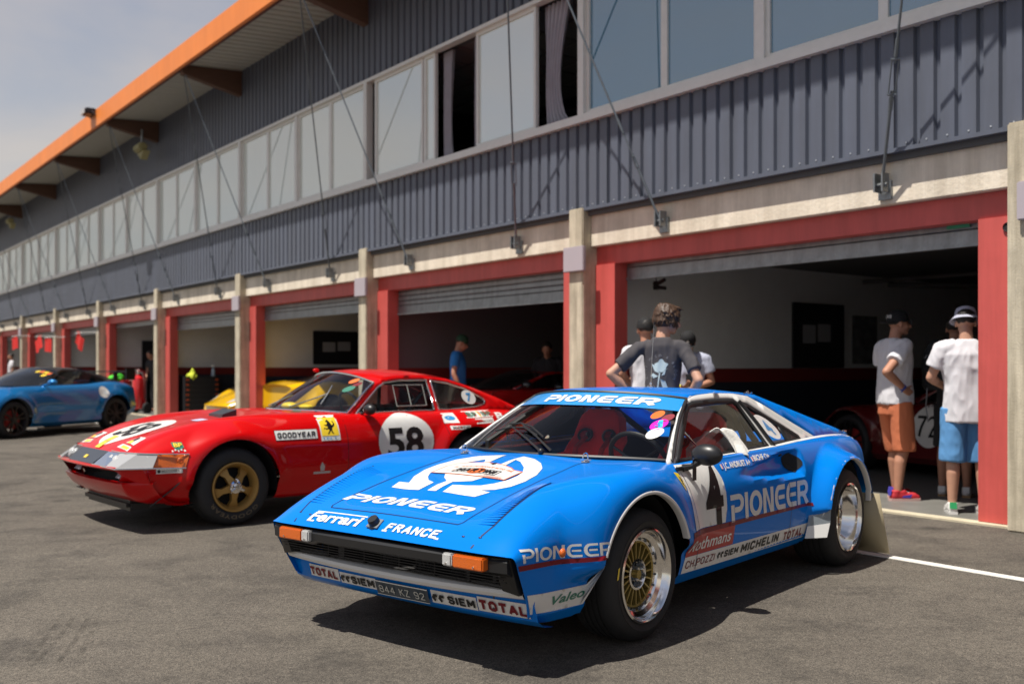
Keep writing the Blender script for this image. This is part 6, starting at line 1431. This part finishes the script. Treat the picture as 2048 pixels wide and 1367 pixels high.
    if cap:
        cm, kind, logo = cap; bk = -1 if kind == 'back' else 1
        if kind == 'bucket':
            q = MB(); prof = [(0, .142), (.045, .140), (.075, .125), (.086, .095), (.092, .055), (.100, .045), (.128, .012), (.131, .008), (.126, .010), (.096, .040)]
            q.lathe(prof, 36, Matrix.Translation(hp_(0, -.01, .0)) @ M4 @ Matrix.Rotation(R(-8), 4, 'X')); o = q.build('bucket_hat', cm, T, ang=60)
        else:
            q = MB(); prof = [(0, .134), (.03, .131), (.06, .115), (.082, .085), (.092, .045), (.093, .018), (.088, .016)]
            q.lathe(prof, 32, Matrix.Translation(hp_(0, -.012, .0)) @ M4 @ Matrix.Diagonal((1, 1.1, 1, 1))); n = 12; br = []
            for i in range(n + 1):
                a = math.pi * i / n; br.append((.082 * math.cos(a), bk * (.05 + .105 * math.sin(a)), .022 - .012 * math.sin(a) + .012 * abs(math.cos(a)) * -1))
            V = [hp_(x, y - .012, z) for x, y, z in br] + [hp_(x, y - .012, z - .006) for x, y, z in br]; k = n + 1
            q.add(V, [tuple(range(k)), tuple(reversed(range(k, 2 * k)))] + [(i, k + i, k + i + 1, i + 1) for i in range(n)]); o = q.build('cap', cm, T, ang=60)
        if logo:
            q = MB(); ang = logo[1]; pts = logo[2]; q.add([hp_(math.sin(ang + x / .1) * .098, math.cos(ang + x / .1) * .108 - .012, .06 + y) for x, y in pts], [tuple(range(len(pts)))]); q.build('cap_emblem', logo[0], o, False)
    T['_S'] = 1; del T['_S']
    return T, S, hp_, up
W_tee = mat('white_cotton', (.62, .61, .64), .9, sheen=.2); G_tee = mat('pale_grey_cotton', (.40, .42, .52), .9); K_tee = mat('charcoal_cotton', (.055, .050, .055), .9); B_tee = mat('blue_cotton', (.02, .18, .50), .85); D_tee = mat('dark_cotton', (.02, .02, .024), .9)
O_sh = mat('orange_cotton', (.55, .16, .07), .9); Bl_sh = mat('sky_blue_cotton', (.10, .28, .55), .9); D_sh = mat('black_cotton', (.015, .015, .018), .9)
C_blk = mat('black_cap', (.006, .006, .007), .85)
hexp = [(-.022, .012), (0, .026), (.022, .012), (.022, -.014), (0, -.026), (-.022, -.014)]
# teenager, back turned, hands on hips
t1, S1, h1, u1 = person('teenager with messy brown hair and charcoal shirt with pale flower, back turned, hands on hips', (1.20, 7.95), R(-20), 1.76,
    dict(shL=(-.170, -.01, 1.44), shR=(.170, -.01, 1.44), elL=(-.40, -.11, 1.22), wrL=(-.205, -.02, 1.02), elR=(.315, -.13, 1.17), wrR=(.20, .03, .98), yaw=R(-62), pitch=R(-12), head=(.035, .04, 1.655), palmL=(.6, .6, 0), palmR=(-.6, .6, 0)), K_tee, D_sh, M_skin, (M_hairb, 'long'), None, (D_tee, M_dwhite, D_tee), girth=.84, sleeve=.72, shortz=.1)
fl = MB(); M_pet = mat('pale_flower_print', (.42, .52, .55), .9)
bt = BVHTree.FromPolygons([v.co for v in [c for c in t1.children if c.name.startswith('shirt')][0].data.vertices], [list(p.vertices) for p in [c for c in t1.children if c.name.startswith('shirt')][0].data.polygons])
def on_back(bt, V, F, m, par, name, off=.003, d=(0, 1, 0), y0=-1):
    out = []
    for x, z in V:
        h = bt.ray_cast(Vector((x, y0, z)), Vector(d)); out.append((h[0] - Vector(d) * off) if h[0] is not None else Vector((x, -.12, z)))
    o = link_mesh(name, out, F, m, par, True); return o
shirt1 = [c for c in t1.children if c.name.startswith('shirt')][0]
ros = [ [(.012 + .05 * math.cos(R(a)) * (1 + .18 * math.sin(R(5 * a))), 1.285 + .045 * math.sin(R(a)) * (1 + .2 * math.cos(R(4 * a)))) for a in range(0, 360, 12)],
  [(-.07, 1.30), (-.03, 1.285), (-.01, 1.25), (.0, 1.225), (-.04, 1.24)], [(.075, 1.27), (.05, 1.255), (.04, 1.215), (.015, 1.205), (.03, 1.24)], ribbon([(.0, 1.23), (-.01, 1.15), (-.02, 1.06)], .010), [(-.01, 1.20), (-.055, 1.225), (-.075, 1.205), (-.05, 1.185)], [(.005, 1.18), (.045, 1.16), (.065, 1.10), (.055, 1.075), (.02, 1.12)] ]
for pl in ros: v, f = fillpoly(pl, (), .015); on_back(bt, v, f, M_pet, shirt1, 'flower_print')
txt = 'LIVE WILD & BLOOM'; n = len(txt)
for i, chh in enumerate(txt):
    if chh == ' ': continue
    a = R(205) - R(230) * i / (n - 1); v, f = textmesh(chh, .02, .0); v = [(x - .008, y) for x, y in v]; ca, sa = math.cos(a - R(90)), math.sin(a - R(90))
    on_back(bt, [(.0 + .115 * math.cos(a) + x * ca - y * sa, 1.24 + .115 * math.sin(a) + x * sa + y * ca) for x, y in v], f, mat('grey_print', (.25, .25, .26), .9), shirt1, 'shirt_lettering')
q = MB(); wv = S1['wrL']; e_ = S1['elL']; dd = (wv - e_).normalized(); q.tube([wv - dd * .02, wv - dd * .005], .032, 12); q.build('bracelet', M_blk, t1)
# man in a cap behind him, partly hidden
person('man in black cap and white printed shirt, mostly hidden behind the teenager', (1.375, 10.2), R(10), 1.76, dict(yaw=R(-10), elL=(-.26, .02, 1.2), wrL=(-.12, .22, 1.12)), W_tee, D_sh, M_skin2, (M_haird, 'short'), (C_blk, 'front', None), (D_tee, M_dwhite, D_tee), shortz=.1)
# man looking at a phone
t3, S3, h3, u3 = person('man in black cap and pale grey shirt looking down at his phone by the teenager', (1.93, 10.9), R(168), 1.67,
    dict(head=(0, .08, 1.63), pitch=R(-32), elL=(-.27, .0, 1.17), wrL=(-.10, .21, 1.12), elR=(.27, .0, 1.17), wrR=(.06, .23, 1.11), palmL=(.3, 0, 1), palmR=(-.3, 0, 1), lean=R(4), hdirL=(.5, .6, .2), hdirR=(-.4, .7, .2)), G_tee, D_sh, M_skin2, (M_haird, 'short'), (C_blk, 'front', (M_dwhite, 0.0, [(x * .7, y * .7) for x, y in hexp])), (D_tee, M_dwhite, D_tee), girth=1.1, shortz=.1)
q = MB(); p = (S3['wrL'] + S3['wrR']) / 2 + Vector((0, .09, .04)); q.box(p.x - .036, p.x + .036, p.y - .006, p.y + .004, p.z - .06, p.z + .07, ch=.003)
ph = tag(q.build('phone', M_blk), 'black phone held by the man in the pale grey shirt', 'phone'); ph.matrix_world = Matrix.Translation(t3.location) @ Matrix.Rotation(R(168), 4, 'Z') @ Matrix.Scale(1.74 / 1.78, 4)
q = MB(); wv = S3['wrR']; dd = (wv - S3['elR']).normalized(); q.tube([wv - dd * .045, wv - dd * .02], .034, 12); q.build('wristband', mat('wristband_yellow', (.6, .6, .03), .6), t3)
# man in orange shorts, hand on hip, looking right
t4, S4, h4, u4 = person('man in white shirt and orange shorts, black cap backwards, hand on hip', (3.62, 9.42), R(-74), 1.80,
    dict(elR=(.27, -.29, 1.20), wrR=(.19, -.04, 1.045), palmR=(-1, .2, 0), hdirR=(-.15, .75, -.45), elL=(-.25, .05, 1.16), wrL=(-.2, .2, 1.0), yaw=R(-18), head=(0, .045, 1.65), kneeR=(.11, .02, .50), ankR=(.11, -.05, .085), kneeL=(-.10, .09, .50), ankL=(-.10, .09, .085), toeR=R(-12), toeL=R(12), hipR=(.09, .0, .92)),
    W_tee, O_sh, M_skin2, (M_haird, 'short'), (C_blk, 'back', None), (mat('sneaker_red', (.45, .02, .03), .6), mat('sole_pink', (.55, .35, .32), .7), mat('sneaker_blue', (.05, .04, .30), .6), mat('sneaker_blue', (.05, .04, .30), .6)), hemz=.90, shortz=.47, girth=1.06)
q = MB(); q.add([h4(*p) for p in ((-.035, -.118, .035), (.02, -.122, .03), (.032, -.112, .062), (.02, -.10, .09), (-.02, -.102, .095), (-.04, -.108, .07))], [(0, 1, 2, 3, 4, 5)]); 
def cap_mark(T, hp_, txt, ang, z, h, m, r=.104, rf=.118):
    v, f = textmesh(txt, h, .01); w0 = max(p[0] for p in v)
    V = [hp_(math.sin(ang + (w0 / 2 - x) * -1 / .1) * r * (1 - (z + y - .06) * 2.2 * ((z + y) > .06)), math.cos(ang + (w0 / 2 - x) * -1 / .1) * rf * (1 - (z + y - .06) * 2.2 * ((z + y) > .06)) - .012, z + y) for x, y in v]; return link_mesh('cap_lettering', V, f, m, T)
cap_mark(t4, h4, 'DC', R(150), .05, .028, M_dwhite, .106, .118)
q = MB()
for s_ in (-1, 1): q.tube([h4(s_ * .076, -.01, .012), h4(s_ * .066, .072, .016)], .004, 6); q.ball(h4(s_ * .03, .094, .012), (.028, .012, .02), 10, 6)
q.build('sunglasses', M_blk, t4)
q = MB(); wv = S4['wrR']; dd = (wv - S4['elR']).normalized(); q.tube([wv - dd * .04, wv - dd * .018], .033, 12); q.tube([wv - dd * .03 + Vector((.03, 0, 0)), wv - dd * .06 + Vector((.05, -.03, -.06))], .006, 5); q.build('wristband', mat('band_blue', (.05, .08, .35), .6), t4)
# man in bucket hat, back to us
t5, S5, h5, u5 = person('man in pale bucket hat and sky blue shorts, back to camera, beside the red post', (3.88, 8.50), R(-12), 1.76,
    dict(elL=(-.285, .03, 1.18), wrL=(-.14, .22, 1.10), elR=(.28, .03, 1.18), wrR=(.14, .22, 1.10), yaw=R(-10), pitch=R(-10), kneeL=(-.11, .0, .50), kneeR=(.12, .0, .50), ankL=(-.12, -.02, .085), ankR=(.125, -.05, .085), toeL=R(-4), toeR=R(-4)),
    W_tee, Bl_sh, M_skin, (M_haird, 'short'), (mat('hat_lilac', (.36, .37, .45), .9), 'bucket', None), (M_dwhite, M_dwhite, M_dwhite, mat('heel_green', (.01, .25, .08), .6)), hemz=.80, shortz=.46, girth=1.16, sleeve=.66)
# person with a black backpack between them
t6, S6, h6, u6 = person('person with black shorts and backpack, half hidden between the two men in white', (4.28, 9.62), R(-30), 1.75,
    dict(elL=(-.26, .05, 1.2), wrL=(-.15, .25, 1.15)), D_tee, D_sh, M_skin2, (M_haird, 'short'), None, (M_dwhite, mat('sole_gum', (.4, .25, .12), .7), M_dwhite), shortz=.50)
q = [loft_prim([((0, 0, 0), .13, .08), ((0, 0, .06), .16, .10), ((0, 0, .28), .16, .10), ((0, 0, .42), .12, .08), ((0, 0, .47), .05, .04)])]
bp = thing('backpack', 'black backpack with hanging straps worn between the two men in white', 'backpack', (4.05, 9.42, 1.04), R(-30)); organic('bag_body', q, mat('pack_black', (.018, .018, .02), .8), bp, .01, 3, .02, 12)
q = MB(); q.box(-.09, .09, -.125, -.10, .06, .22, ch=.01); q.build('front_pocket', mat('pack_black', (.018, .018, .02), .8), bp)
q = MB(); q.tube([(-.10, -.10, .02), (-.11, -.11, -.15), (-.09, -.11, -.3)], .006, 6); q.tube([(.08, -.10, .02), (.09, -.12, -.2), (.12, -.11, -.36), (.05, -.12, -.30)], .006, 6); q.tube([(-.12, -.11, .30), (-.10, -.115, .33)], .006, 6); q.build('strap', mat('strap_grey', (.25, .25, .26), .7), bp)
# people inside the far garages
person('man in bright blue shirt and green cap looking down inside the second garage', (-.83, 15.3), R(-95), 1.76, dict(pitch=R(-25), head=(0, .06, 1.64)), B_tee, D_sh, M_skin2, (M_haird, 'short'), (mat('green_cap', (.02, .06, .03), .8), 'front', None), None, detail=False, shortz=.1)
person('dark dressed person sitting low at the left of the second garage', (-1.92, 17.2), R(175), 1.60, dict(), D_tee, D_sh, M_skin2, (M_haird, 'short'), None, None, detail=False, shortz=.1)
person('dark haired man in black leaning over a car at right of the second garage', (.58, 15.6), R(170), 1.68, dict(lean=R(18), pitch=R(-25)), D_tee, D_sh, M_skin2, (M_haird, 'short'), None, None, detail=False, shortz=.1)
person('man in dark shirt bending over work near the fire extinguisher', (-9.75, 27.3), R(150), 1.72, dict(lean=R(16), pitch=R(-20), elR=(.30, -.02, 1.2), wrR=(.16, .2, 1.05)), D_tee, D_sh, M_skin2, (M_haird, 'short'), None, None, detail=False, shortz=.1)
person('distant person in white and dark clothes at the far left garage door', (-19.2, 38.2), R(120), 1.74, dict(), W_tee, D_sh, M_skin2, (M_haird, 'short'), None, None, detail=False, shortz=.1)
# ------------------------------------------------------------ things in and on the garages
def bobj(T): T.parent = None; return T
# white cloth over the blue car's window sill
V = []; F = []; nx_, ny_ = 14, 26; C0 = bc.o.matrix_world if False else Matrix.Translation((-.0266, 5.1082, 0)) @ Matrix.Rotation(TH, 4, 'Z')
for j in range(ny_ + 1):
    t = j / ny_
    for i in range(nx_ + 1):
        a = i / nx_; w_ = .21 - .05 * t + .02 * math.sin(t * 9)
        cx = -1.085 - .13 * t - .03 * math.sin(t * 3); tt = (t - .18) / .82; cz = .915 - .155 * tt if t > .18 else .915 - .12 * (.18 - t) / .18; yy_ = (.655 + .095 * tt if t > .18 else .655 - .14 * (.18 - t) / .18) + .012 * math.sin(a * 9 + t * 4) + .010 * math.sin(a * 17 + t * 9)
        V.append((cx + (a - .5) * w_ * (-1), yy_ - .03 * abs(a - .5), cz - .015 * (a - .5) + .008 * math.sin(a * 12 + t * 5)))
F = [(j * (nx_ + 1) + i, j * (nx_ + 1) + i + 1, (j + 1) * (nx_ + 1) + i + 1, (j + 1) * (nx_ + 1) + i) for j in range(ny_) for i in range(nx_)]
cl = link_mesh('cloth', V, F, mat('white_cloth', (.70, .68, .63), .9, bump=.3, bscale=80), None, True); tag(cl, 'white cloth hanging out of the blue car driver window', 'cloth'); cl.matrix_world = C0
md = cl.modifiers.new('t', 'SOLIDIFY'); md.thickness = .008; md2 = cl.modifiers.new('s', 'SUBSURF'); md2.levels = 1; md2.render_levels = 1
q = MB(); q.lathe([(0, .18), (.05, .18), (.085, .10), (.09, .0)], 20, Matrix.Rotation(R(60), 4, 'Y')); 
hm = thing('helmet_bag', 'pale grey green bag on the driver seat behind the white cloth', 'bag', tuple(C0 @ Vector((-1.30, .46, .72))), TH); organic('bag_body', [ball_prim((0, 0, .05), (.16, .13, .09)), ball_prim((-.05, .02, .10), (.12, .10, .07))], mat('sage_cloth', (.42, .44, .38), .8), hm, .012, 3, .03, 9)
# floodlight on the roof edge, yellowish lamps under the eaves
def at(px, py, D): return Vector(((px - 1024) / 1991 * D, D, 1.27 - (py - 731) * D / 1991))
fl_ = thing('floodlight', 'black floodlight on the orange roof edge', 'floodlight', tuple(at(196, 240, 24.0)), RZB)
q = MB(); q.box(-.22, .22, -.34, -.08, .08, .22, ch=.03); q.build('lamp_housing', M_blk, fl_); q = MB(); q.box(-.19, .19, -.36, -.345, .09, .20); q.build('lamp_glass', M_clear, fl_); q = MB(); q.tube([(-.23, -.2, .14), (-.23, .0, .0), (.23, .0, .0), (.23, -.2, .14)], .02, 6); q.build('lamp_bracket', M_gal, fl_)
for (px, py, D, lb) in ((284, 297, 23.7, 'yellowish lamp under the eaves near the floodlight'), (22, 443, 36.5, 'yellowish lamp under the eaves at the left edge of the roof')):
    q_ = thing('eaves_lamp', lb, 'lamp', tuple(at(px, py, D)), RZB, 'lamps hung under the eaves'); q = MB(); q.box(-.26, .26, -.14, .06, -.08, .10, ch=.04); q.prism([(-.26, -.08), (.26, -.08), (0, -.26)], -.12, .04, Matrix.Rotation(R(90), 4, 'X')); q.build('lamp_housing', mat('lamp_yellow_grey', (.30, .27, .12), .6), q_); q = MB(); q.tube([(0, 0, .1), (0, 0, .45)], .03, 8); q.build('lamp_stem', M_zinc, q_)
# red flags with yellow shields
M_flag = mat('flag_red', (.60, .02, .015), .8)
for i, (px, py, D, s_, tl, lb) in enumerate(((48, 686, 34.5, .55, .1, 'leftmost red flag with yellow shield by the far pillars'), (97, 688, 31.3, .55, .35, 'red flag hanging left of a concrete pillar'), (116, 690, 30.6, .55, -.05, 'red flag hanging right of the same pillar as its neighbour'), (181, 682, 27.4, .52, -.5, 'tilted red flag nearest the blue sports car roof'))):
    f_ = thing('flag', lb, 'flag', tuple(at(px, py, D)), RZB + .1, 'red flags on the far pillars'); V = []; 
    for j in range(9):
        for k in range(9): x, z = (k / 8 - .5) * s_, (j / 8 - .5) * s_ * .75; V.append((x * math.cos(tl) - z * math.sin(tl), .03 * math.sin(k * .9) - .3, x * math.sin(tl) + z * math.cos(tl)))
    o = link_mesh('flag_cloth', V, [(j * 9 + k, j * 9 + k + 1, (j + 1) * 9 + k + 1, (j + 1) * 9 + k) for j in range(8) for k in range(8)], M_flag, f_, True); o2 = link_mesh('shield_mark', [(x * .28, y - .012, z * .42) for x, y, z in [V[a] for a in (10, 16, 70, 64)]], [(0, 1, 2, 3)], M_dyel, f_)
    q = MB(); q.tube([(-s_ * .55, -.3, s_ * .42), (s_ * .5, -.3, s_ * .44), (s_ * .6, .1, s_ * .45)], .012, 6); q.build('flag_pole', M_dwhite, f_)
# wheeled fire extinguisher
fe = thing('fire_extinguisher', 'large red wheeled fire extinguisher standing in a garage doorway', 'fire extinguisher', tuple(Vector((at(277, 800, 26.3).x, 26.3, 0))), RZB + .4)
q = MB(); q.lathe([(0, .12), (.13, .14), (.155, .2), (.155, .86), (.13, .95), (.06, 1.0), (.05, 1.04), (0, 1.04)], 28); q.build('cylinder', mat('extinguisher_red', (.55, .012, .015), .25, coat=.6), fe)
q = MB(); q.tube([(0, 0, 1.03), (0, 0, 1.12)], .03, 8); q.ball((0, 0, 1.14), .045, 10, 6); q.tube([(0, 0, 1.1), (.16, .0, 1.08), (.22, 0, .9), (.2, .02, .4)], .016, 6); q.build('valve', M_chrome, fe)
q = MB(); q.tube([(.19, .05, .1), (.19, .05, 1.1), (.19, -.2, 1.15)], .018, 6); q.tube([(-.19, .05, .1), (-.19, .05, 1.1)], .018, 6); q.tube([(-.19, .05, .6), (.19, .05, .6)], .015, 6); q.build('trolley_frame', mat('frame_red', (.35, .01, .012), .4), fe)
for s_ in (-1, 1): q = MB(); q.lathe([(.02, -.03), (.13, -.035), (.15, -.02), (.15, .02), (.13, .035), (.02, .03)], 24, Matrix.Translation((s_ * .24, .08, .15)) @ Matrix.Rotation(R(90), 4, 'Y')); q.build('trolley_wheel', M_tyre, fe)
# tool chest and bits
def box_thing(nm, lb, cat, loc, rz, parts, group=None):
    T = thing(nm, lb, cat, loc, rz, group)
    for pn_, args, m in parts: q = MB(); [q.box(*a, ch=.006) for a in args]; q.build(pn_, m, T, False)
    return T
M_ch = mat('chest_black', (.02, .02, .022), .5); M_hor = mat('handle_orange', (.5, .08, .02), .5)
tcp = at(404, 800, 25.2)
tcx = box_thing('tool_chest', 'black tool chest with orange edged drawers behind the yellow car nose', 'tool chest', tuple(BW(23.83, .93, .012)), RZB + R(90), [('cabinet', [(-.42, .42, 0, .45, .10, 1.0)], M_ch)] + [('drawer', [(-.38, .38, -.02, 0, .14 + i * .12, .24 + i * .12)], mat('drawer_grey', (.03, .03, .033), .4)) for i in range(7)] + [('drawer_handle', [(-.40, -.32, -.035, -.02, .18 + i * .12, .22 + i * .12), (.32, .40, -.035, -.02, .18 + i * .12, .22 + i * .12)], M_hor) for i in range(7)] + [('caster', [(-.38, -.30, .05, .12, 0, .1), (.30, .38, .05, .12, 0, .1)], M_blk)])
cn = thing('cloth', 'crumpled fluorescent yellow cloth on the tool chest', 'cloth', tuple(BW(23.9, .72, 1.01) - Vector((0, .2, 0))), 0); organic('cloth_heap', [cone_prim((0, .2, 0), (0, .2, .18), .11, .03, 12), cone_prim((-.07, .2, 0), (.02, .2, .10), .08, .04, 12)], mat('fluo_yellow', (.55, .62, .04), .8), cn, .015, 3, .05, 12)
bt_ = thing('spray_bottle', 'pale spray bottle standing at right on the tool chest', 'bottle', tuple(BW(23.95, 1.25, 1.01)), 0); q = MB(); q.lathe([(0, 0), (.045, 0), (.045, .16), (.02, .2), (.015, .24), (0, .24)], 16); q.build('bottle_body', mat('pale_blue_plastic', (.4, .5, .6), .3), bt_); q = MB(); q.box(-.05, .03, -.015, .015, .24, .28, ch=.005); q.build('nozzle', M_dwhite, bt_)
b1 = at(238, 790, 27.6)
box_thing('work_trolley', 'red work trolley behind the blue car tail in the fourth garage', 'trolley', (b1.x, 27.6, .012), RZB, [('cabinet', [(-.4, .4, 0, .45, .12, .85)], mat('trolley_red', (.32, .012, .012), .4)), ('handle', [(-.4, .4, -.05, -.03, .78, .80)], M_zinc), ('leg', [(-.38, -.34, .02, .06, 0, .12), (.34, .38, .02, .06, 0, .12)], M_blk)])
q_ = thing('cloth', 'bright green cloth on the red work trolley', 'cloth', (b1.x - .1, 27.5, .87), 0); organic('cloth_heap', [ball_prim((0, .1, .05), (.20, .12, .09)), ball_prim((.1, .12, .1), (.12, .1, .08))], mat('bright_green', (.06, .55, .03), .8), q_, .015, 2, .05, 12)
q_ = thing('bucket', 'white plastic bucket near the green cloth', 'bucket', (at(268, 750, 27.5).x, 27.5, .87), 0); q = MB(); q.lathe([(0, 0), (.13, 0), (.16, .28), (.165, .28), (.165, .30), (.15, .30), (.125, .02)], 24); q.build('bucket_shell', M_dwhite, q_); q = MB(); q.tube([(.16 * math.cos(a), 0, .28 - .1 * math.sin(a)) for a in [R(x) for x in range(0, 181, 20)]], .006, 5); q.build('bucket_handle', M_zinc, q_)
q = MB(); q.box(-.2, .5, 0, .4, 0, .84); st_ = q.build('bench_block', M_ch); st_.location = (at(262, 750, 27.6).x, 27.4, .012); tag(st_, 'dark cabinet under the white bucket', 'cabinet')
# wall boards and posters: (bay partition s, v0, v1, z0, z1)
def wall_board(s, v0, v1, z0, z1, lb, papers=True):
    T = thing('notice_board', lb, 'notice board', tuple(BW(s - .10, (v0 + v1) / 2, 0)), RZB, 'notice boards on the garage walls'); h = (v1 - v0) / 2
    q = MB(); q.box(0.0, .03, -h, h, z0, z1, ch=.005); q.build('board', mat('board_black', (.02, .02, .024), .35), T)
    if papers:
        for (a, c, e, g_) in ((-.30, -.03, .42, .70), (.02, .30, .45, .72)):
            q = MB(); q.box(.031, .033, -h + (a + .5) * 2 * h * .9 + .0, -h + (c + .5) * 2 * h * .9, z0 + (z1 - z0) * e * .9, z0 + (z1 - z0) * g_ * .95); q.build('paper', mat('paper_grey', (.35, .35, .38), .8), T)
    return T
um8 = 8.875
wall_board(um8, 3.9, 5.1, 1.24, 2.16, 'black notice board with two papers on the white wall of the nearest garage')
ps_ = box_thing('poster', 'glossy printed poster on the wall right of the nearest notice board', 'poster', tuple(BW(um8 - .10, 5.65, 0)), RZB, [('sheet', [(.0, .008, -.32, .32, 1.30, 2.02)], mat('poster_grey', (.16, .16, .165), .12, noise=.5, nscale=4))])
wall_board(um8 + 2 * P, 1.6, 2.8, 1.30, 2.0, 'black notice board on the wall above the red car windshield')
q = box_thing('poster', 'small grey poster right of the board above the red car', 'poster', tuple(BW(um8 + 2 * P - .10, 3.3, 0)), RZB, [('sheet', [(.0, .008, -.25, .25, 1.35, 1.85)], MATS['poster_grey'])])
wall_board(um8 + 4 * P, 1.2, 2.9, 1.15, 2.0, 'big black board on the wall behind the man in dark shirt', False)
# pipes and hooks in the nearest garage
pp_ = thing('wall_pipe', 'grey conduit running along the ceiling and down the back of the nearest garage', 'pipe', tuple(BW(0, 0, 0)), RZB)
q = MB(); q.tube([(-8.6, 6.0, 2.50), (-7.2, 7.2, 2.45), (-6.4, 8.0, 2.45), (-6.3, 8.4, 2.3), (-6.3, 8.5, 1.2), (-6.25, 8.55, .3)], .04, 8); q.tube([(-8.7, 5.5, 2.52), (-4.0, 5.5, 2.52)], .03, 8); q.build('conduit', mat('conduit_grey', (.12, .12, .12), .5), pp_)
hk = thing('hook_rail', 'rail with hanging hooks high at the back of the nearest garage', 'hook rail', tuple(BW(0, 0, 0)), RZB); q = MB(); q.box(-6.1, -4.6, 7.9, 7.95, 2.2, 2.24); q.build('rail', MATS['conduit_grey'], hk)
for i in range(7): q = MB(); q.tube([(-6.0 + i * .2, 7.9, 2.2), (-6.0 + i * .2, 7.85, 2.08), (-5.95 + i * .2, 7.82, 2.02)], .012, 6); q.build('hook', MATS['conduit_grey'], hk)
cmr = thing('security_camera', 'small black clamp hanging inside the top left of the nearest doorway', 'clamp', tuple(BW(8.3, .75, 2.22)), RZB); q = MB(); q.box(-.03, .03, -.03, .03, -.06, .04, ch=.008); q.tube([(0, 0, 0), (.14, 0, .05)], .022, 6); q.tube([(0, 0, -.03), (.15, 0, -.05)], .022, 6); q.tube([(0, 0, .04), (-.0, .0, .12)], .006, 5); q.build('clamp_body', M_blk, cmr)
# round hole plug and green tag on the door frame of the nearest bay
q = MB(); q.lathe([(0, 0), (.028, 0), (.034, .008), (.038, .0)], 20, Matrix.Translation((-3.90, .19, 2.36)) @ Matrix.Rotation(R(90), 4, 'X')); q.build('cable_port', M_blkm, bld)
q = MB(); q.box(-4.5, -4.3, .366, .37, 2.42, 2.45); q.build('green_tag', mat('tag_green', (.05, .35, .18), .6), bld)
# skid marks
M_skid = bpy.data.materials.new('tyre_rubber_mark'); M_skid.use_nodes = True; t_ = M_skid.node_tree; t_.nodes.clear()
o_ = t_.nodes.new('ShaderNodeOutputMaterial'); tr_ = t_.nodes.new('ShaderNodeBsdfTransparent'); df_ = t_.nodes.new('ShaderNodeBsdfDiffuse'); df_.inputs[0].default_value = (.025, .024, .023, 1); ms_ = t_.nodes.new('ShaderNodeMixShader')
n_ = t_.nodes.new('ShaderNodeTexNoise'); n_.inputs['Scale'].default_value = 14; n_.inputs['Detail'].default_value = 8; c_ = t_.nodes.new('ShaderNodeTexCoord'); t_.links.new(c_.outputs['Object'], n_.inputs['Vector']); mr_ = t_.nodes.new('ShaderNodeMapRange'); mr_.inputs[1].default_value = .4; mr_.inputs[2].default_value = .75; mr_.inputs[3].default_value = 0; mr_.inputs[4].default_value = .32; t_.links.new(n_.outputs['Fac'], mr_.inputs[0])
t_.links.new(mr_.outputs[0], ms_.inputs[0]); t_.links.new(tr_.outputs[0], ms_.inputs[1]); t_.links.new(df_.outputs[0], ms_.inputs[2]); t_.links.new(ms_.outputs[0], o_.inputs[0])
for k_, (x0, y0, x1, y1, cv) in enumerate(((-2.08, 4.25, -2.27, 5.0, .01), (-2.03, 4.22, -2.22, 5.05, .012), (-1.94, 4.25, -2.13, 5.0, .015), (-1.88, 4.30, -2.06, 4.92, .01), (-5.2, 9.3, -4.3, 12.6, .7), (-5.8, 10, -4.9, 13.3, .8), (-8.5, 15.2, -5.0, 12.2, .5))):
    pts = [(x0 + (x1 - x0) * t + cv * math.sin(math.pi * t) * .5, y0 + (y1 - y0) * t) for t in np.linspace(0, 1, 14)]
    v, f = fillpoly(ribbon(pts, .026 if k_ < 4 else .10), (), .4); o = link_mesh('tyre_mark', [(a, c, .003) for a, c in v], f, M_skid); struct(o)
